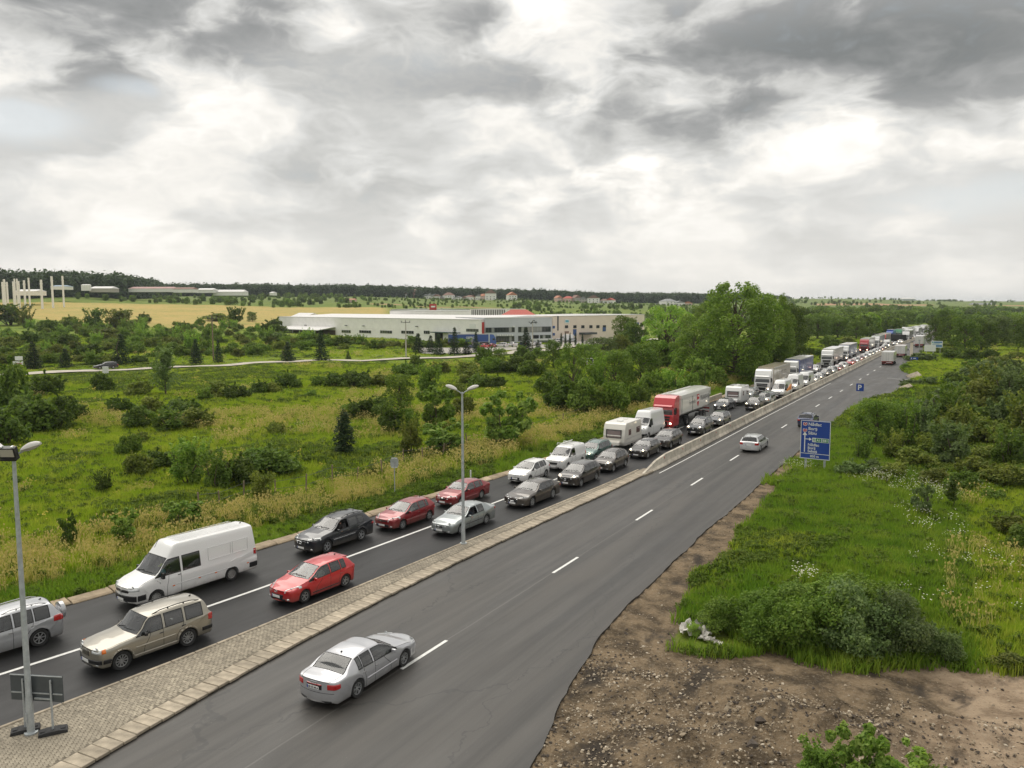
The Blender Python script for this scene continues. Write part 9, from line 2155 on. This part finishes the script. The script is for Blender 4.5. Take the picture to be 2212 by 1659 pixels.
# ------------------------------------------------------------------ which plant is which
LMK = [('lone columnar juniper', site(743, 985)), ('tall feathery young pine', site(358, 855)), ('large-leaved tree by the verge', site(1100, 965)), ('broad bright bush by the lamp', site(958, 978)), ('grey traffic sign back', site(852, 1068)), ('black estate on the lane', site(228, 797)), ('white lane boards', site(42, 802)), ('long white van', Vector((-33, 25, 0))), ('left picture edge', site(20, 940)), ('wooden power pole', site(461, 778)), ('concrete power pole', site(877, 771)), ('lane bend at the hall', site(640, 781)), ('red lorry', Vector((-34, 92, 0))), ('tallest poplar', site(1590, 822)), ('yard entrance', site(1230, 755)), ('blue direction sign', Vector((-11, 69, 0))), ('crumpled plastic sheet', site(1500, 1372)), ('bottom picture edge', site(1850, 1700)), ('rightmost tall thicket', site(2150, 935)), ('parking sign', Vector((-12.6, 113, 0))), ('blank billboard', site(2008, 769)), ('far red-cabbed lorry', Vector((-34, 262, 0))), ('blue curtain lorry', Vector((-34, 160, 0))), ('white umbels', site(1960, 1070)), ('edge of the straw field', site(300, 702)), ('straw field right of the pole', site(520, 700)), ('far bend', site(2060, 735)), ('middle of the scrub slope', site(250, 745)), ('scrub above the lane boards', site(60, 745)), ('scrub left of the white hall', site(590, 735)), ('scrub below the hall canopy', site(760, 752)), ('meadow middle', site(560, 1010)), ('left meadow thicket', site(400, 920)), ('shaded scrub row below the lane', site(520, 860)), ('big roadside bush', site(1750, 1400)), ('cream trailer', Vector((-34, 205, 0)))]
TW = {'dark': 'dark green', 'mid': 'mid-green', 'bright': 'bright green', 'olive': 'olive green', 'grey': 'grey-green', 'spruce': 'blackish green'}
KW = {'bush': ('bush', 'bushes'), 'bramble': ('close-leaved bush', 'close-leaved bushes'), 'shrub': ('upright shrub', 'upright shrubs'), 'leafy': ('big-leaved bush', 'big-leaved bushes'), 'sapling': ('sapling', 'saplings'), 'tree': ('tree', 'trees'), 'willow': ('airy tree', 'airy trees')}
buck = {}
for r, k, m, x, y, w, h in PL:
 if r.get('label'): continue
 nm = min(LMK, key=lambda l: math.hypot(l[1].x - x, l[1].y - y) / math.sqrt(40 + math.hypot(x, y)))[0]
 buck.setdefault((TW[m], KW[k], nm), []).append((w, r))
for (tw, kw, nm), L in buck.items():
 L.sort(key=lambda e: -e[0]); prep = 'near the'
 if nm in ('meadow middle', 'middle of the scrub slope'): prep = 'in the'
 for i, (w, r) in enumerate(L):
  if len(L) == 1: lb = '%s %s %s %s' % (tw, kw[0], prep, nm)
  else: lb = '%s of the %s %s %s %s' % ('widest' if i == 0 else ordinal(i) + ' widest', tw, kw[1], prep, nm)
  r['label'] = lb; r['group'] = 'trees of the verge and meadow' if 'tree' in kw[0] else 'bushes of the verge and meadow'
# ------------------------------------------------------------------ thin summer haze
HAZE = 0.00009
hb = obj('haze', MB().box((0, 0, 29.5), (14000, 14000, 63)).mesh('haze', []), None, (0, 0, 0)); hb['kind'] = 'stuff'
hm = bpy.data.materials.new('haze_air'); hm.use_nodes = True; nt = hm.node_tree; nt.nodes.remove(nt.nodes['Principled BSDF'])
pv_ = nt.nodes.new('ShaderNodeVolumePrincipled'); pv_.inputs['Density'].default_value = HAZE; pv_.inputs['Color'].default_value = (.80, .87, .92, 1); pv_.inputs['Anisotropy'].default_value = .2
nt.links.new(pv_.outputs[0], nt.nodes['Material Output'].inputs['Volume']); hb.data.materials.clear(); hb.data.materials.append(hm)
